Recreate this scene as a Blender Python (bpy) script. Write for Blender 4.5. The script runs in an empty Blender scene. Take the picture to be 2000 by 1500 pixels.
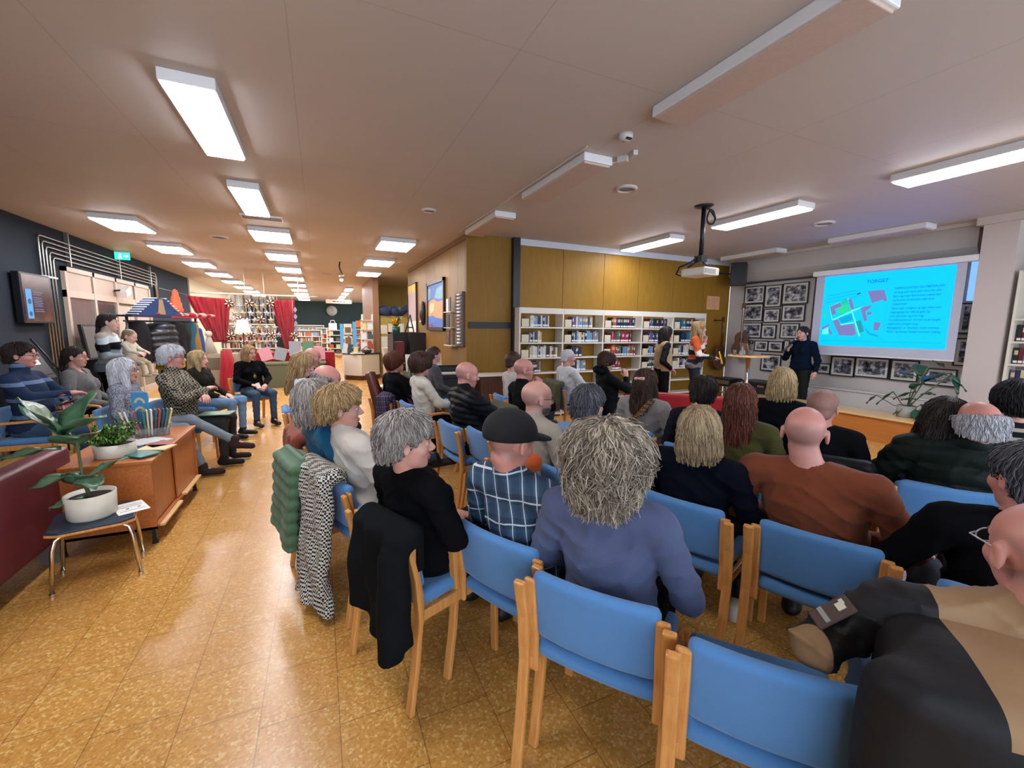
import bpy, math, random
import numpy as np
from mathutils import Matrix, Vector, Quaternion

# ------------------------------------------------------------------ camera, world, exposure
SC = bpy.context.scene
COL = SC.collection
CAMZ = 1.62
YAW, PITCH, ROLL, FPX = 0.427148, 0.130105, 0.0111, 826.77
def _axes():
    cy, sy = math.cos(YAW), math.sin(YAW); cp, sp = math.cos(PITCH), math.sin(PITCH)
    cr, sr = math.cos(ROLL), math.sin(ROLL)
    f = np.array([sy*cp, cy*cp, -sp]); r = np.array([cy, -sy, 0.0]); u = np.cross(r, f)
    return r*cr+u*sr, -r*sr+u*cr, f
AR, AU, AF = _axes()
cd = bpy.data.cameras.new('camera'); cd.sensor_width = 36; cd.lens = 36*FPX/2000; cd.clip_start = .05
cam = bpy.data.objects.new('camera', cd); COL.objects.link(cam)
cam.matrix_world = Matrix(((AR[0], AU[0], -AF[0], 0), (AR[1], AU[1], -AF[1], 0), (AR[2], AU[2], -AF[2], CAMZ), (0, 0, 0, 1)))
SC.camera = cam
SC.view_settings.view_transform = 'Standard'; SC.view_settings.look = 'None'
SC.view_settings.gamma = 1; SC.view_settings.use_curve_mapping = False
SC.view_settings.exposure = 1.85
SC.cycles.max_bounces = 6; SC.cycles.diffuse_bounces = 4; SC.cycles.glossy_bounces = 3; SC.cycles.transmission_bounces = 4; SC.cycles.adaptive_threshold = .02
wd = bpy.data.worlds.new('world'); SC.world = wd; wd.use_nodes = True
wd.node_tree.nodes['Background'].inputs[0].default_value = (.72, .84, 1, 1)
wd.node_tree.nodes['Background'].inputs[1].default_value = 1.5
LAMP_ON = 10.5      # emission of lit diffusers
HC = 3.2            # ceiling height

def W(px, py, X=None, Y=None, Z=None, D=None):
    """point where the sight line of a photo pixel meets a real plane (or depth D)"""
    d = AR*(px-1000)/FPX-AU*(py-750)/FPX+AF
    if X is not None: t = X/d[0]
    elif Y is not None: t = Y/d[1]
    elif Z is not None: t = (Z-CAMZ)/d[2]
    else: t = D
    return np.array([d[0]*t, d[1]*t, CAMZ+d[2]*t])

# ------------------------------------------------------------------ materials
def lin(c):
    if isinstance(c, str):
        c = [int(c[i:i+2], 16)/255 for i in (0, 2, 4)]
        c = [x/12.92 if x <= .04045 else ((x+.055)/1.055)**2.4 for x in c]
    return (c[0], c[1], c[2], 1)
MATS = {}
class NT:
    def __init__(s, name):
        s.m = bpy.data.materials.new(name); s.m.use_nodes = True
        s.t = s.m.node_tree; s.b = s.t.nodes['Principled BSDF']
    def n(s, typ, **kw):
        nd = s.t.nodes.new(typ)
        for k, v in kw.items():
            if k.startswith('i_'):
                key = k[2:]
                key = int(key) if key.isdigit() else key
                nd.inputs[key].default_value = v
            else: setattr(nd, k, v)
        return nd
    def l(s, a, b): s.t.links.new(a, b)
    def co(s, scale=(1, 1, 1), rot=(0, 0, 0), loc=(0, 0, 0), kind='Object'):
        tc = s.n('ShaderNodeTexCoord'); mp = s.n('ShaderNodeMapping')
        mp.inputs['Scale'].default_value = scale; mp.inputs['Rotation'].default_value = rot; mp.inputs['Location'].default_value = loc
        s.l(tc.outputs[kind], mp.inputs[0]); return mp.outputs[0]
    def noise(s, vec, scale, detail=2, rough=.5):
        nz = s.n('ShaderNodeTexNoise'); s.l(vec, nz.inputs['Vector'])
        nz.inputs['Scale'].default_value = scale; nz.inputs['Detail'].default_value = detail; nz.inputs['Roughness'].default_value = rough
        return nz.outputs['Fac']
    def ramp(s, fac, stops, const=False):
        r = s.n('ShaderNodeValToRGB'); s.l(fac, r.inputs[0]); e = r.color_ramp
        if const: e.interpolation = 'CONSTANT'
        while len(e.elements) < len(stops): e.elements.new(.5)
        for el, (p, c) in zip(e.elements, stops): el.position = p; el.color = lin(c)
        return r.outputs[0]
    def math(s, op, a, b=None, c=None):
        m = s.n('ShaderNodeMath', operation=op)
        for i, v in enumerate((a, b, c)):
            if v is None: continue
            if isinstance(v, (int, float)): m.inputs[i].default_value = v
            else: s.l(v, m.inputs[i])
        return m.outputs[0]
    def mix(s, fac, a, b):
        m = s.n('ShaderNodeMix', data_type='RGBA')
        if isinstance(fac, (int, float)): m.inputs[0].default_value = fac
        else: s.l(fac, m.inputs[0])
        for i, v in ((6, a), (7, b)):
            if isinstance(v, (str, tuple, list)): m.inputs[i].default_value = lin(v)
            else: s.l(v, m.inputs[i])
        return m.outputs[2]
    def xyz(s, vec):
        x = s.n('ShaderNodeSeparateXYZ'); s.l(vec, x.inputs[0]); return x.outputs
    def bump(s, h, strength=.3, dist=.01):
        b = s.n('ShaderNodeBump'); b.inputs['Strength'].default_value = strength; b.inputs['Distance'].default_value = dist
        s.l(h, b.inputs['Height']); s.l(b.outputs[0], s.b.inputs['Normal'])
    def col(s, c):
        if isinstance(c, (str, tuple)): s.b.inputs['Base Color'].default_value = lin(c)
        else: s.l(c, s.b.inputs['Base Color'])
    def done(s, rough=.6, spec=.4, metal=0):
        s.b.inputs['Roughness'].default_value = rough; s.b.inputs['Specular IOR Level'].default_value = spec; s.b.inputs['Metallic'].default_value = metal
        return s.m
def mat(name, c, rough=.6, spec=.4, metal=0, var=None, bump=None, stretch=(1, 1, 1), sheen=0):
    """plain procedural material: colour with mild mottling (var=(scale, other colour)), bump=(scale, strength)"""
    if name in MATS: return MATS[name]
    s = NT(name); v = s.co(stretch)
    if var: s.col(s.mix(s.noise(v, var[0], 3), c, var[1]))
    else: s.col(c)
    if bump: s.bump(s.noise(v, bump[0], 3), bump[1], .004)
    if sheen: s.b.inputs['Sheen Weight'].default_value = sheen
    MATS[name] = s.done(rough, spec, metal); return MATS[name]
def emit(name, c, strength):
    if name in MATS: return MATS[name]
    s = NT(name); s.col((0, 0, 0)); s.b.inputs['Emission Color'].default_value = lin(c); s.b.inputs['Emission Strength'].default_value = strength
    MATS[name] = s.done(.6, .2); return MATS[name]

def m_floor():
    s = NT('cork_tiles'); v = s.co(); X = s.xyz(v)
    px = s.math('DIVIDE', s.math('ADD', X[0], .29), .3)
    ci = s.math('FLOOR', px)
    off = s.math('MULTIPLY', s.math('FRACT', s.math('MULTIPLY', ci, .37)), 1.0)
    py = s.math('ADD', s.math('DIVIDE', X[1], .3), off); ri = s.math('FLOOR', py)
    fx = s.math('ABSOLUTE', s.math('SUBTRACT', s.math('FRACT', px), .5)); fy = s.math('ABSOLUTE', s.math('SUBTRACT', s.math('FRACT', py), .5))
    seam = s.math('GREATER_THAN', s.math('MAXIMUM', fx, fy), .4925)
    cv = s.n('ShaderNodeCombineXYZ'); s.l(ci, cv.inputs[0]); s.l(ri, cv.inputs[1])
    wn = s.n('ShaderNodeTexWhiteNoise'); s.l(cv.outputs[0], wn.inputs['Vector'])
    vo = s.n('ShaderNodeTexVoronoi'); vo.inputs['Scale'].default_value = 95; s.l(v, vo.inputs['Vector'])
    grain = s.xyz(vo.outputs['Color'])[0]
    base = s.ramp(grain, [(0, 'b37f3c'), (.3, 'c69346'), (.75, 'd3a052'), (1, 'ebc582')])
    base = s.mix(s.math('MULTIPLY', s.noise(v, 45, 4, .7), .5), base, 'a06c33')
    base = s.mix(s.math('MULTIPLY', wn.outputs['Value'], .28), base, 'ab733a')
    base = s.mix(s.math('MULTIPLY', seam, .6), base, '6b4420')
    s.col(base)
    r = s.math('ADD', s.math('MULTIPLY', s.noise(v, 6, 3), .12), .2)
    s.l(r, s.b.inputs['Roughness'])
    s.bump(s.math('SUBTRACT', s.math('MULTIPLY', s.noise(v, 30, 4), .25), seam), .18, .002)
    s.b.inputs['Specular IOR Level'].default_value = .5
    return s.m
def m_wood(name, c1, c2, scale=6, axis=2, rough=.35):
    if name in MATS: return MATS[name]
    st = [14, 14, 14]; st[axis] = .8
    s = NT(name); v = s.co(tuple(st)); n = s.noise(v, scale, 5, .6)
    s.col(s.ramp(n, [(.25, c1), (.7, c2)])); s.bump(n, .06, .002)
    MATS[name] = s.done(rough, .4); return MATS[name]
def m_plaid(name, base, mid, line, dark, cell=.11):
    s = NT(name); v = s.co(rot=(0, .12, 0)); X = s.xyz(v)
    wob = s.math('MULTIPLY', s.noise(v, 7, 2), .02)
    ax = s.math('FRACT', s.math('DIVIDE', s.math('ADD', s.math('ADD', X[0], s.math('MULTIPLY', X[1], .75)), wob), cell*.62))
    az = s.math('FRACT', s.math('DIVIDE', s.math('ADD', X[2], wob), cell))
    wx = s.math('LESS_THAN', s.math('ABSOLUTE', s.math('SUBTRACT', ax, .5)), .04)
    wz = s.math('LESS_THAN', s.math('ABSOLUTE', s.math('SUBTRACT', az, .5)), .03)
    bx = s.math('LESS_THAN', s.math('ABSOLUTE', s.math('SUBTRACT', ax, .5)), .22)
    bz = s.math('LESS_THAN', s.math('ABSOLUTE', s.math('SUBTRACT', az, .55)), .22)
    c = s.mix(s.math('MULTIPLY', bx, .55), base, mid); c = s.mix(s.math('MULTIPLY', bz, .5), c, dark)
    c = s.mix(s.math('MULTIPLY', s.noise(v, 60, 3), .35), c, mid)
    c = s.mix(s.math('MULTIPLY', s.math('MAXIMUM', wx, wz), .85), c, line)
    s.col(c); s.bump(s.noise(v, 300, 2), .3, .002); return s.done(.9, .15)
def m_stripes(name, c1, c2, period, duty=.5, axis=2, rough=.9, soft=None):
    s = NT(name); v = s.co(); X = s.xyz(v)
    a = s.math('FRACT', s.math('DIVIDE', s.math('ADD', X[axis], s.math('MULTIPLY', s.noise(v, 5, 2), .015)), period))
    s.col(s.mix(s.math('LESS_THAN', a, duty), c1, c2)); s.bump(s.noise(v, 250, 2), .3, .002); return s.done(rough, .2)
def m_check(name, c1, c2, size, rough=.9):
    s = NT(name); v = s.co(rot=(.2, .1, .5)); ck = s.n('ShaderNodeTexChecker'); s.l(v, ck.inputs[0])
    ck.inputs['Scale'].default_value = 1/size; ck.inputs[1].default_value = lin(c1); ck.inputs[2].default_value = lin(c2)
    s.col(ck.outputs[0]); s.bump(s.noise(v, 200, 2), .3, .002); return s.done(rough, .15)
def m_knit(name, c1, c2, scale=90, fac=.5, stretch=(1, 1, .5)):
    s = NT(name); v = s.co(stretch); vo = s.n('ShaderNodeTexVoronoi'); vo.inputs['Scale'].default_value = scale; s.l(v, vo.inputs['Vector'])
    n = s.xyz(vo.outputs['Color'])[0]
    s.col(s.ramp(n, [(fac, c1), (min(1, fac+.12), c2)])); s.bump(vo.outputs['Distance'], .5, .004); return s.done(.95, .15)
def m_hair(name, dark, mid, light):
    if name in MATS: return MATS[name]
    s = NT(name); v = s.co((1, 1, .16)); n = s.noise(v, 130, 4, .7); n2 = s.noise(s.co((1, 1, .5)), 14, 2)
    at = s.n('ShaderNodeAttribute', attribute_name='tint')
    f = s.math('ADD', s.math('ADD', s.math('MULTIPLY', n, .6), s.math('MULTIPLY', n2, .35)), s.math('MULTIPLY', s.math('SUBTRACT', at.outputs['Fac'], .4), .5))
    s.col(s.ramp(f, [(.22, dark), (.5, mid), (.85, light)])); s.bump(n, .5, .004)
    MATS[name] = s.done(.5, .3); return MATS[name]
def m_skin(name, c, c2):
    if name in MATS: return MATS[name]
    s = NT(name); v = s.co(); at = s.n('ShaderNodeAttribute', attribute_name='tint'); s.col(s.mix(s.math('MULTIPLY', at.outputs['Fac'], .5), s.mix(s.noise(v, 14, 3), c, c2), '77605a')); s.bump(s.noise(v, 220, 2), .12, .001)
    MATS[name] = s.done(.45, .4); return MATS[name]
def m_photo(name, seed, tone=('181a20', '5c5f66', 'c9cbd0')):
    s = NT(name); v = s.co((1, 1, 1.3), loc=(seed*3.1, seed*1.7, seed)); n = s.noise(v, 9, 5, .65)
    s.col(s.ramp(n, [(.36, tone[0]), (.5, tone[1]), (.64, tone[2])])); return s.done(.25, .4)

# ------------------------------------------------------------------ mesh helpers
class G:
    def __init__(s): s.v = []; s.f = []; s.m = []; s.sm = []
    def add(s, vs, fs, m=0, smooth=False):
        o = len(s.v); s.v += [tuple(p) for p in vs]
        s.f += [tuple(i+o for i in f) for f in fs]; s.m += [m]*len(fs); s.sm += [smooth]*len(fs); return s
    def box(s, c, d, m=0, rz=0, R=None):
        hx, hy, hz = d[0]/2, d[1]/2, d[2]/2
        vs = [(sx*hx, sy*hy, sz*hz) for sz in (-1, 1) for sy in (-1, 1) for sx in (-1, 1)]
        M = R if R is not None else Matrix.Rotation(rz, 3, 'Z')
        vs = [tuple(M @ Vector(p)+Vector(c)) for p in vs]
        return s.add(vs, [(0, 2, 3, 1), (4, 5, 7, 6), (0, 1, 5, 4), (2, 6, 7, 3), (0, 4, 6, 2), (1, 3, 7, 5)], m)
    def bx(s, x0, x1, y0, y1, z0, z1, m=0):
        return s.box(((x0+x1)/2, (y0+y1)/2, (z0+z1)/2), (abs(x1-x0), abs(y1-y0), abs(z1-z0)), m)
    def tube(s, pts, r, n=8, m=0, sec=None, up=(0, 0, 1), smooth=True):
        """swept tube; r a number or list; sec=(w,h) makes a rectangular section"""
        P = [Vector(p) for p in pts]; k = len(P); rs = r if isinstance(r, (list, tuple)) else [r]*k
        vs = []; U = Vector(up)
        nn = 4 if sec else n
        for i, p in enumerate(P):
            t = (P[min(i+1, k-1)]-P[max(i-1, 0)]).normalized()
            a = t.cross(U)
            if a.length < 1e-3: a = t.cross(Vector((1, 0, 0)))
            a.normalize(); b = a.cross(t).normalized()
            if not sec: U = b
            if sec:
                w, h = sec[0]/2, sec[1]/2
                for qx, qy in ((-w, -h), (w, -h), (w, h), (-w, h)): vs.append(p+a*qx+b*qy)
            else:
                for j in range(n):
                    an = 2*math.pi*j/n; vs.append(p+(a*math.cos(an)+b*math.sin(an))*rs[i])
        fs = [(i*nn+j, i*nn+(j+1) % nn, (i+1)*nn+(j+1) % nn, (i+1)*nn+j) for i in range(k-1) for j in range(nn)]
        s.add(vs, fs, m, smooth and not sec)
        o = len(s.v)-len(vs)
        s.f += [tuple(o+j for j in reversed(range(nn))), tuple(o+(k-1)*nn+j for j in range(nn))]; s.m += [m, m]; s.sm += [False, False]
        return s
    def lathe(s, prof, c=(0, 0, 0), n=24, m=0, smooth=True, ax='z'):
        vs = []; k = len(prof)
        for r, z in prof:
            for j in range(n):
                a = 2*math.pi*j/n; p = (r*math.cos(a), r*math.sin(a), z)
                if ax == 'x': p = (p[2], p[0], p[1])
                if ax == 'y': p = (p[0], p[2], p[1])
                vs.append((p[0]+c[0], p[1]+c[1], p[2]+c[2]))
        fs = [(i*n+j, i*n+(j+1) % n, (i+1)*n+(j+1) % n, (i+1)*n+j) for i in range(k-1) for j in range(n)]
        s.add(vs, fs, m, smooth)
        return s
    def cyl(s, c, r, h, n=20, m=0, ax='z'):
        return s.lathe([(1e-4, 0), (r, 0), (r, h), (1e-4, h)], c, n, m, False, ax)
    def ball(s, c, r, n=12, m=0):
        r = (r, r, r) if isinstance(r, (int, float)) else r
        vs = []; k = n//2+1
        for i in range(k):
            t = math.pi*i/(k-1); t = min(max(t, .02), math.pi-.02)
            for j in range(n):
                a = 2*math.pi*j/n; vs.append((c[0]+r[0]*math.sin(t)*math.cos(a), c[1]+r[1]*math.sin(t)*math.sin(a), c[2]-r[2]*math.cos(t)))
        return s.add(vs, [(i*n+j, i*n+(j+1) % n, (i+1)*n+(j+1) % n, (i+1)*n+j) for i in range(k-1) for j in range(n)], m, True)
    def prism(s, poly, a, b, ax='z', m=0):
        """extrude 2-D polygon between a and b along ax"""
        def P(u, v, w): return {'z': (u, v, w), 'x': (w, u, v), 'y': (u, w, v)}[ax]
        n = len(poly); vs = [P(u, v, a) for u, v in poly]+[P(u, v, b) for u, v in poly]
        fs = [tuple(reversed(range(n))), tuple(range(n, 2*n))]+[(i, (i+1) % n, n+(i+1) % n, n+i) for i in range(n)]
        return s.add(vs, fs, m)
    def quad(s, a, b, c, d, m=0): return s.add([a, b, c, d], [(0, 1, 2, 3)], m)
    def grid(s, fn, nu, nv, m=0, thick=0):
        vs = [fn(i/nu, j/nv) for i in range(nu+1) for j in range(nv+1)]
        fs = [(i*(nv+1)+j, (i+1)*(nv+1)+j, (i+1)*(nv+1)+j+1, i*(nv+1)+j+1) for i in range(nu) for j in range(nv)]
        return s.add(vs, fs, m, True)
def mk(name, g, mats, parent=None, loc=None, rz=None, bevel=0, solid=0, recalc=False):
    me = bpy.data.meshes.new(name)
    me.from_pydata(g.v, [], g.f)
    for m in (mats if isinstance(mats, (list, tuple)) else [mats]): me.materials.append(m)
    me.polygons.foreach_set('material_index', g.m); me.polygons.foreach_set('use_smooth', g.sm); me.update()
    return mo(name, me, parent, loc, rz, bevel, solid)
def mo(name, me, parent=None, loc=None, rz=None, bevel=0, solid=0):
    o = bpy.data.objects.new(name, me); COL.objects.link(o)
    if parent: o.parent = parent
    if loc is not None: o.location = loc
    if rz is not None: o.rotation_euler = (0, 0, rz)
    if solid:
        q = o.modifiers.new('solid', 'SOLIDIFY'); q.thickness = solid; q.offset = 0
    if bevel:
        q = o.modifiers.new('bevel', 'BEVEL'); q.width = bevel; q.segments = 2; q.limit_method = 'ANGLE'
    return o
def tag(o, label, cat, group=None, kind=None):
    o['label'] = label; o['category'] = cat
    if group: o['group'] = group
    if kind: o['kind'] = kind
    return o
def thing(name, label, cat, loc=(0, 0, 0), rz=0, group=None):
    o = bpy.data.objects.new(name, None); COL.objects.link(o); o.empty_display_size = .1
    o.location = tuple(loc); o.rotation_euler = (0, 0, rz); return tag(o, label, cat, group)
def struct(name, g, mats, parent=None, bevel=0):
    o = mk(name, g, mats, parent, bevel=bevel)
    if not parent: o['kind'] = 'structure'
    return o
def dup(o, loc=None, rz=None, label=None, group=None, name=None):
    def cp(a, par):
        c = a.copy(); COL.objects.link(c); c.parent = par
        for ch in a.children: cp(ch, c)
        return c
    c = cp(o, None)
    if loc is not None: c.location = tuple(loc)
    if rz is not None: c.rotation_euler = (0, 0, rz)
    if label: c['label'] = label
    if group: c['group'] = group
    return c
def np_mesh(name, V, F, mats, mi=None, tint=None, smooth=True):
    me = bpy.data.meshes.new(name); nv, nf = len(V), len(F)
    me.vertices.add(nv); me.vertices.foreach_set('co', np.ascontiguousarray(V, dtype=np.float32).ravel())
    me.loops.add(nf*4); me.loops.foreach_set('vertex_index', np.ascontiguousarray(F, dtype=np.int32).ravel())
    me.polygons.add(nf); me.polygons.foreach_set('loop_start', np.arange(0, nf*4, 4, dtype=np.int32))
    me.polygons.foreach_set('use_smooth', np.full(nf, smooth))
    for m in mats: me.materials.append(m)
    if mi is not None: me.polygons.foreach_set('material_index', np.ascontiguousarray(mi, dtype=np.int32))
    if tint is not None:
        at = me.attributes.new('tint', 'FLOAT', 'POINT'); at.data.foreach_set('value', np.ascontiguousarray(tint, dtype=np.float32))
    me.update(calc_edges=True); me.validate(); return me

# ------------------------------------------------------------------ implicit surfaces
def cap(P, a, b, ra, rb=None):
    rb = ra if rb is None else rb
    ax, ay, az = a; dx, dy, dz = b[0]-ax, b[1]-ay, b[2]-az
    L = dx*dx+dy*dy+dz*dz+1e-12; X, Y, Z = P[0]-ax, P[1]-ay, P[2]-az
    t = np.clip((X*dx+Y*dy+Z*dz)/L, 0, 1)
    return np.sqrt((X-dx*t)**2+(Y-dy*t)**2+(Z-dz*t)**2)-(ra+(rb-ra)*t)
def ell(P, c, r):
    X, Y, Z = P[0]-c[0], P[1]-c[1], P[2]-c[2]
    k0 = np.sqrt((X/r[0])**2+(Y/r[1])**2+(Z/r[2])**2); k1 = np.sqrt((X/r[0]**2)**2+(Y/r[1]**2)**2+(Z/r[2]**2)**2)+1e-9
    return k0*(k0-1)/k1
def rbox(P, c, h, r):
    q = [np.abs(P[i]-c[i])-(h[i]-r) for i in range(3)]
    return np.sqrt(sum(np.maximum(a, 0)**2 for a in q))+np.minimum(np.maximum(np.maximum(q[0], q[1]), q[2]), 0)-r
def smin(a, b, k=.03):
    h = np.clip(.5+.5*(b-a)/k, 0, 1); return b*(1-h)+a*h-k*h*(1-h)
def smax(a, b, k=.01): return -smin(-a, -b, k)
def axis(lo, hi, step, fine=None, fs=None):
    if fine is None: return np.arange(lo, hi+step, step)
    a = np.arange(lo, fine[0]-step*.3, step); b = np.arange(fine[0], fine[1], fs); c = np.arange(fine[1], hi+step, step)
    return np.concatenate([a, b, c])
def snet(fn, xs, ys, zs):
    xs, ys, zs = [np.asarray(a, dtype=np.float32) for a in (xs, ys, zs)]
    P = np.meshgrid(xs, ys, zs, indexing='ij'); v = fn(P).astype(np.float32)
    v[0], v[-1], v[:, 0], v[:, -1], v[:, :, 0], v[:, :, -1] = (1e-3,)*6 if False else (np.maximum(v[0], 1e-3), np.maximum(v[-1], 1e-3), np.maximum(v[:, 0], 1e-3), np.maximum(v[:, -1], 1e-3), np.maximum(v[:, :, 0], 1e-3), np.maximum(v[:, :, -1], 1e-3))
    s = v < 0; nx, ny, nz = v.shape
    cnt = np.zeros((nx-1, ny-1, nz-1), np.int8)
    for i in (0, 1):
        for j in (0, 1):
            for k in (0, 1): cnt += s[i:nx-1+i, j:ny-1+j, k:nz-1+k]
    act = (cnt > 0) & (cnt < 8); I, J, K = np.nonzero(act)
    idx = -np.ones(act.shape, np.int64); idx[I, J, K] = np.arange(len(I))
    acc = np.zeros((len(I), 3)); num = np.zeros(len(I))
    for ax in range(3):
        for p in (0, 1):
            for q in (0, 1):
                o = [0, 0, 0]; oth = [a for a in range(3) if a != ax]; o[oth[0]] = p; o[oth[1]] = q
                e = list(o); e[ax] = 1
                a = v[I+o[0], J+o[1], K+o[2]]; b = v[I+e[0], J+e[1], K+e[2]]
                cr = (a < 0) != (b < 0); t = np.where(cr, a/(a-b+1e-20), 0)
                pos = np.stack([I+o[0], J+o[1], K+o[2]], 1).astype(float); pos[:, ax] += t
                acc[cr] += pos[cr]; num[cr] += 1
    acc /= np.maximum(num, 1)[:, None]
    V = np.stack([np.interp(acc[:, 0], np.arange(nx), xs), np.interp(acc[:, 1], np.arange(ny), ys), np.interp(acc[:, 2], np.arange(nz), zs)], 1)
    F = []
    a, b = s[:-1, 1:-1, 1:-1], s[1:, 1:-1, 1:-1]; i, j, k = np.nonzero(a != b); j += 1; k += 1; fl = s[i, j, k]
    q = np.stack([idx[i, j-1, k-1], idx[i, j, k-1], idx[i, j, k], idx[i, j-1, k]], 1); q[~fl] = q[~fl][:, ::-1]; F.append(q)
    a, b = s[1:-1, :-1, 1:-1], s[1:-1, 1:, 1:-1]; i, j, k = np.nonzero(a != b); i += 1; k += 1; fl = s[i, j, k]
    q = np.stack([idx[i-1, j, k-1], idx[i-1, j, k], idx[i, j, k], idx[i, j, k-1]], 1); q[~fl] = q[~fl][:, ::-1]; F.append(q)
    a, b = s[1:-1, 1:-1, :-1], s[1:-1, 1:-1, 1:]; i, j, k = np.nonzero(a != b); i += 1; j += 1; fl = s[i, j, k]
    q = np.stack([idx[i-1, j-1, k], idx[i, j-1, k], idx[i, j, k], idx[i-1, j, k]], 1); q[~fl] = q[~fl][:, ::-1]; F.append(q)
    return V, np.concatenate(F)
def join(parts):
    Vs, Fs, off = [], [], 0
    for V, F in parts: Vs.append(V); Fs.append(F+off); off += len(V)
    return np.concatenate(Vs), np.concatenate(Fs)
def sdf_obj(name, fn, lo, hi, step, mats, parent=None, **kw):
    V, F = snet(fn, *[axis(a-step*2, b+step*2, step) for a, b in zip(lo, hi)])
    return mo(name, np_mesh(name, V, F, mats if isinstance(mats, list) else [mats]), parent, **kw)
R_ = math.radians
XL, XR, YB, YF, YN, XW = -3.98, 8.75, 7.05, 30.0, -2.6, 2.335
# ------------------------------------------------------------------ surfaces of the room
def m_ceiling():
    s = NT('painted_ceiling'); v = s.co(); X = s.xyz(v)
    f = s.math('ABSOLUTE', s.math('SUBTRACT', s.math('FRACT', s.math('DIVIDE', s.math('ADD', X[0], .08), 1.2)), .5))
    g = s.math('ABSOLUTE', s.math('SUBTRACT', s.math('FRACT', s.math('DIVIDE', X[1], 2.4)), .5))
    seam = s.math('MAXIMUM', s.math('GREATER_THAN', f, .4965), s.math('GREATER_THAN', g, .4985))
    c = s.mix(s.noise(v, .8, 3), 'c6bcb4', 'bdb2aa'); s.col(s.mix(s.math('MULTIPLY', seam, .22), c, '6f5f52'))
    s.bump(s.noise(v, 90, 3), .1, .002); return s.done(.55, .3)
M_floor = m_floor(); M_ceil = m_ceiling()
M_white = mat('white_paint', 'cfcac6', .5, var=(3, 'c4beb8')); M_lamp_body = mat('lamp_housing', 'dcdcde', .4)
M_grey = mat('screen_wall_paint', 'c2bdb8', .7, var=(2, 'b5afaa'), bump=(40, .15))
M_slate = mat('slate_wall_paint', '262f38', .85, .2, var=(2, '222a33'), bump=(60, .2)); M_green = mat('dark_green_wall_paint', '2f403f', .8, var=(1, '283837'))
M_cream = mat('cream_wall_paint', 'c9bfa4', .7); M_yellow = mat('yellow_wall_board', 'b8a55e', .7, var=(1.5, 'ab9852'))
M_black = mat('black_paint', '14141a', .45); M_dark = mat('dark_plastic', '1c1c1e', .4, bump=(80, .1)); M_metal = mat('galvanised_metal', 'a0a09c', .35, metal=.9)
M_steel = mat('polished_steel', 'd8cfc0', .2, metal=1); M_beige = mat('beige_laminate', 'cdc4b2', .45); M_shelf = mat('white_shelf', 'd8d2c4', .45)
M_paper = mat('paper', 'e6e4de', .6); M_card = mat('cardboard_back', 'b98a3a', .8)
M_beech = m_wood('beech_wood', 'b9763a', 'd39a58', 5); M_teak = m_wood('teak_veneer', '9c5423', 'b76c33', 5, 1, .4); M_dkwood = m_wood('dark_brown_wood', '3a2014', '5a3320', 5)
M_light = m_wood('light_oak', 'c99d63', 'dfba84', 5, 1)
def m_panel(name, c1, c2, axis, rough=.5):
    s = NT(name); st = [3, 3, .35]; n = s.noise(s.co(tuple(st)), 9, 5, .65); fine = s.noise(s.co((1, 1, 1)), 160, 3)
    s.col(s.mix(s.math('MULTIPLY', fine, .25), s.ramp(n, [(.3, c1), (.7, c2)]), '6b4a1c')); s.bump(fine, .12, .002); return s.done(rough, .22)
M_hess = m_panel('mustard_hessian_panel', '91681f', '9a7426', 0, .5); M_veneer = m_panel('wood_veneer_panel', '7d5c30', '93703e', 1, .4)
M_veneer2 = m_panel('darker_hessian_panel', '84601d', '8d6a24', 0, .5)  # darker mustard tone for the end panel

struct('floor', G().bx(XL-.1, XR+.1, YN-.1, YF+.1, -.1, 0), M_floor)
struct('ceiling', G().bx(XL-.1, XR+.1, YN-.1, YF+.1, HC, HC+.1), M_ceil)
g = G().bx(XL-.1, XL, YN, 18, 0, HC).bx(XL, XL+.012, 14.9, 17.9, 2.62, 2.635, 1); struct('wall_left', g, [M_slate, M_black])
g = G().bx(XL-.1, XL, 18, YF, 0, HC).bx(XL-.1, XL+.04, 17.95, 18.05, 0, HC); struct('wall_left_far', g, M_cream)
struct('wall_back', G().bx(XL, XR, YF, YF+.1, 0, HC), M_green)
g = G().bx(XL, XR, YN-.1, YN, 0, .5).bx(XL, XR, YN-.1, YN, 2.9, HC)
for x in (XL, -1.9, .2, 2.3, 4.4, 6.5, XR-.1): g.bx(x, x+.1, YN-.1, YN, .5, 2.9)
struct('wall_near', g, mat('warm_white_paint', 'b9ab98', .7))   # unseen front behind the camera, openings added to let in fill light
# hessian wall behind the bookcases with real joints between its boards
g = G(); xs = [3.3, 4.24, 5.18, 6.05, 7.0, 7.9, XR]
for a, b in zip(xs[:-1], xs[1:]): g.bx(a+.004, b-.004, YB, YB+.1, 0, HC)
g.bx(3.2, XR, YB+.06, YB+.1, 0, HC, 1); struct('wall_bookcase', g, [M_hess, M_dkwood])
struct('trim_1', G().bx(3.3, XR, YB-.05, YB, HC-.11, HC), mat('pale_cornice', 'c9ccd2', .5))
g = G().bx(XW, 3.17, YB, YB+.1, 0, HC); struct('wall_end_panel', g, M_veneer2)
struct('trim_2', G().bx(XW+.03, 3.17, YB-.02, YB, 1.62, 1.73), M_black)
struct('pillar', G().bx(3.17, 3.3, YB-.1, YB+.02, 0, HC), mat('black_steel_post', '17171c', .35))
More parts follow.
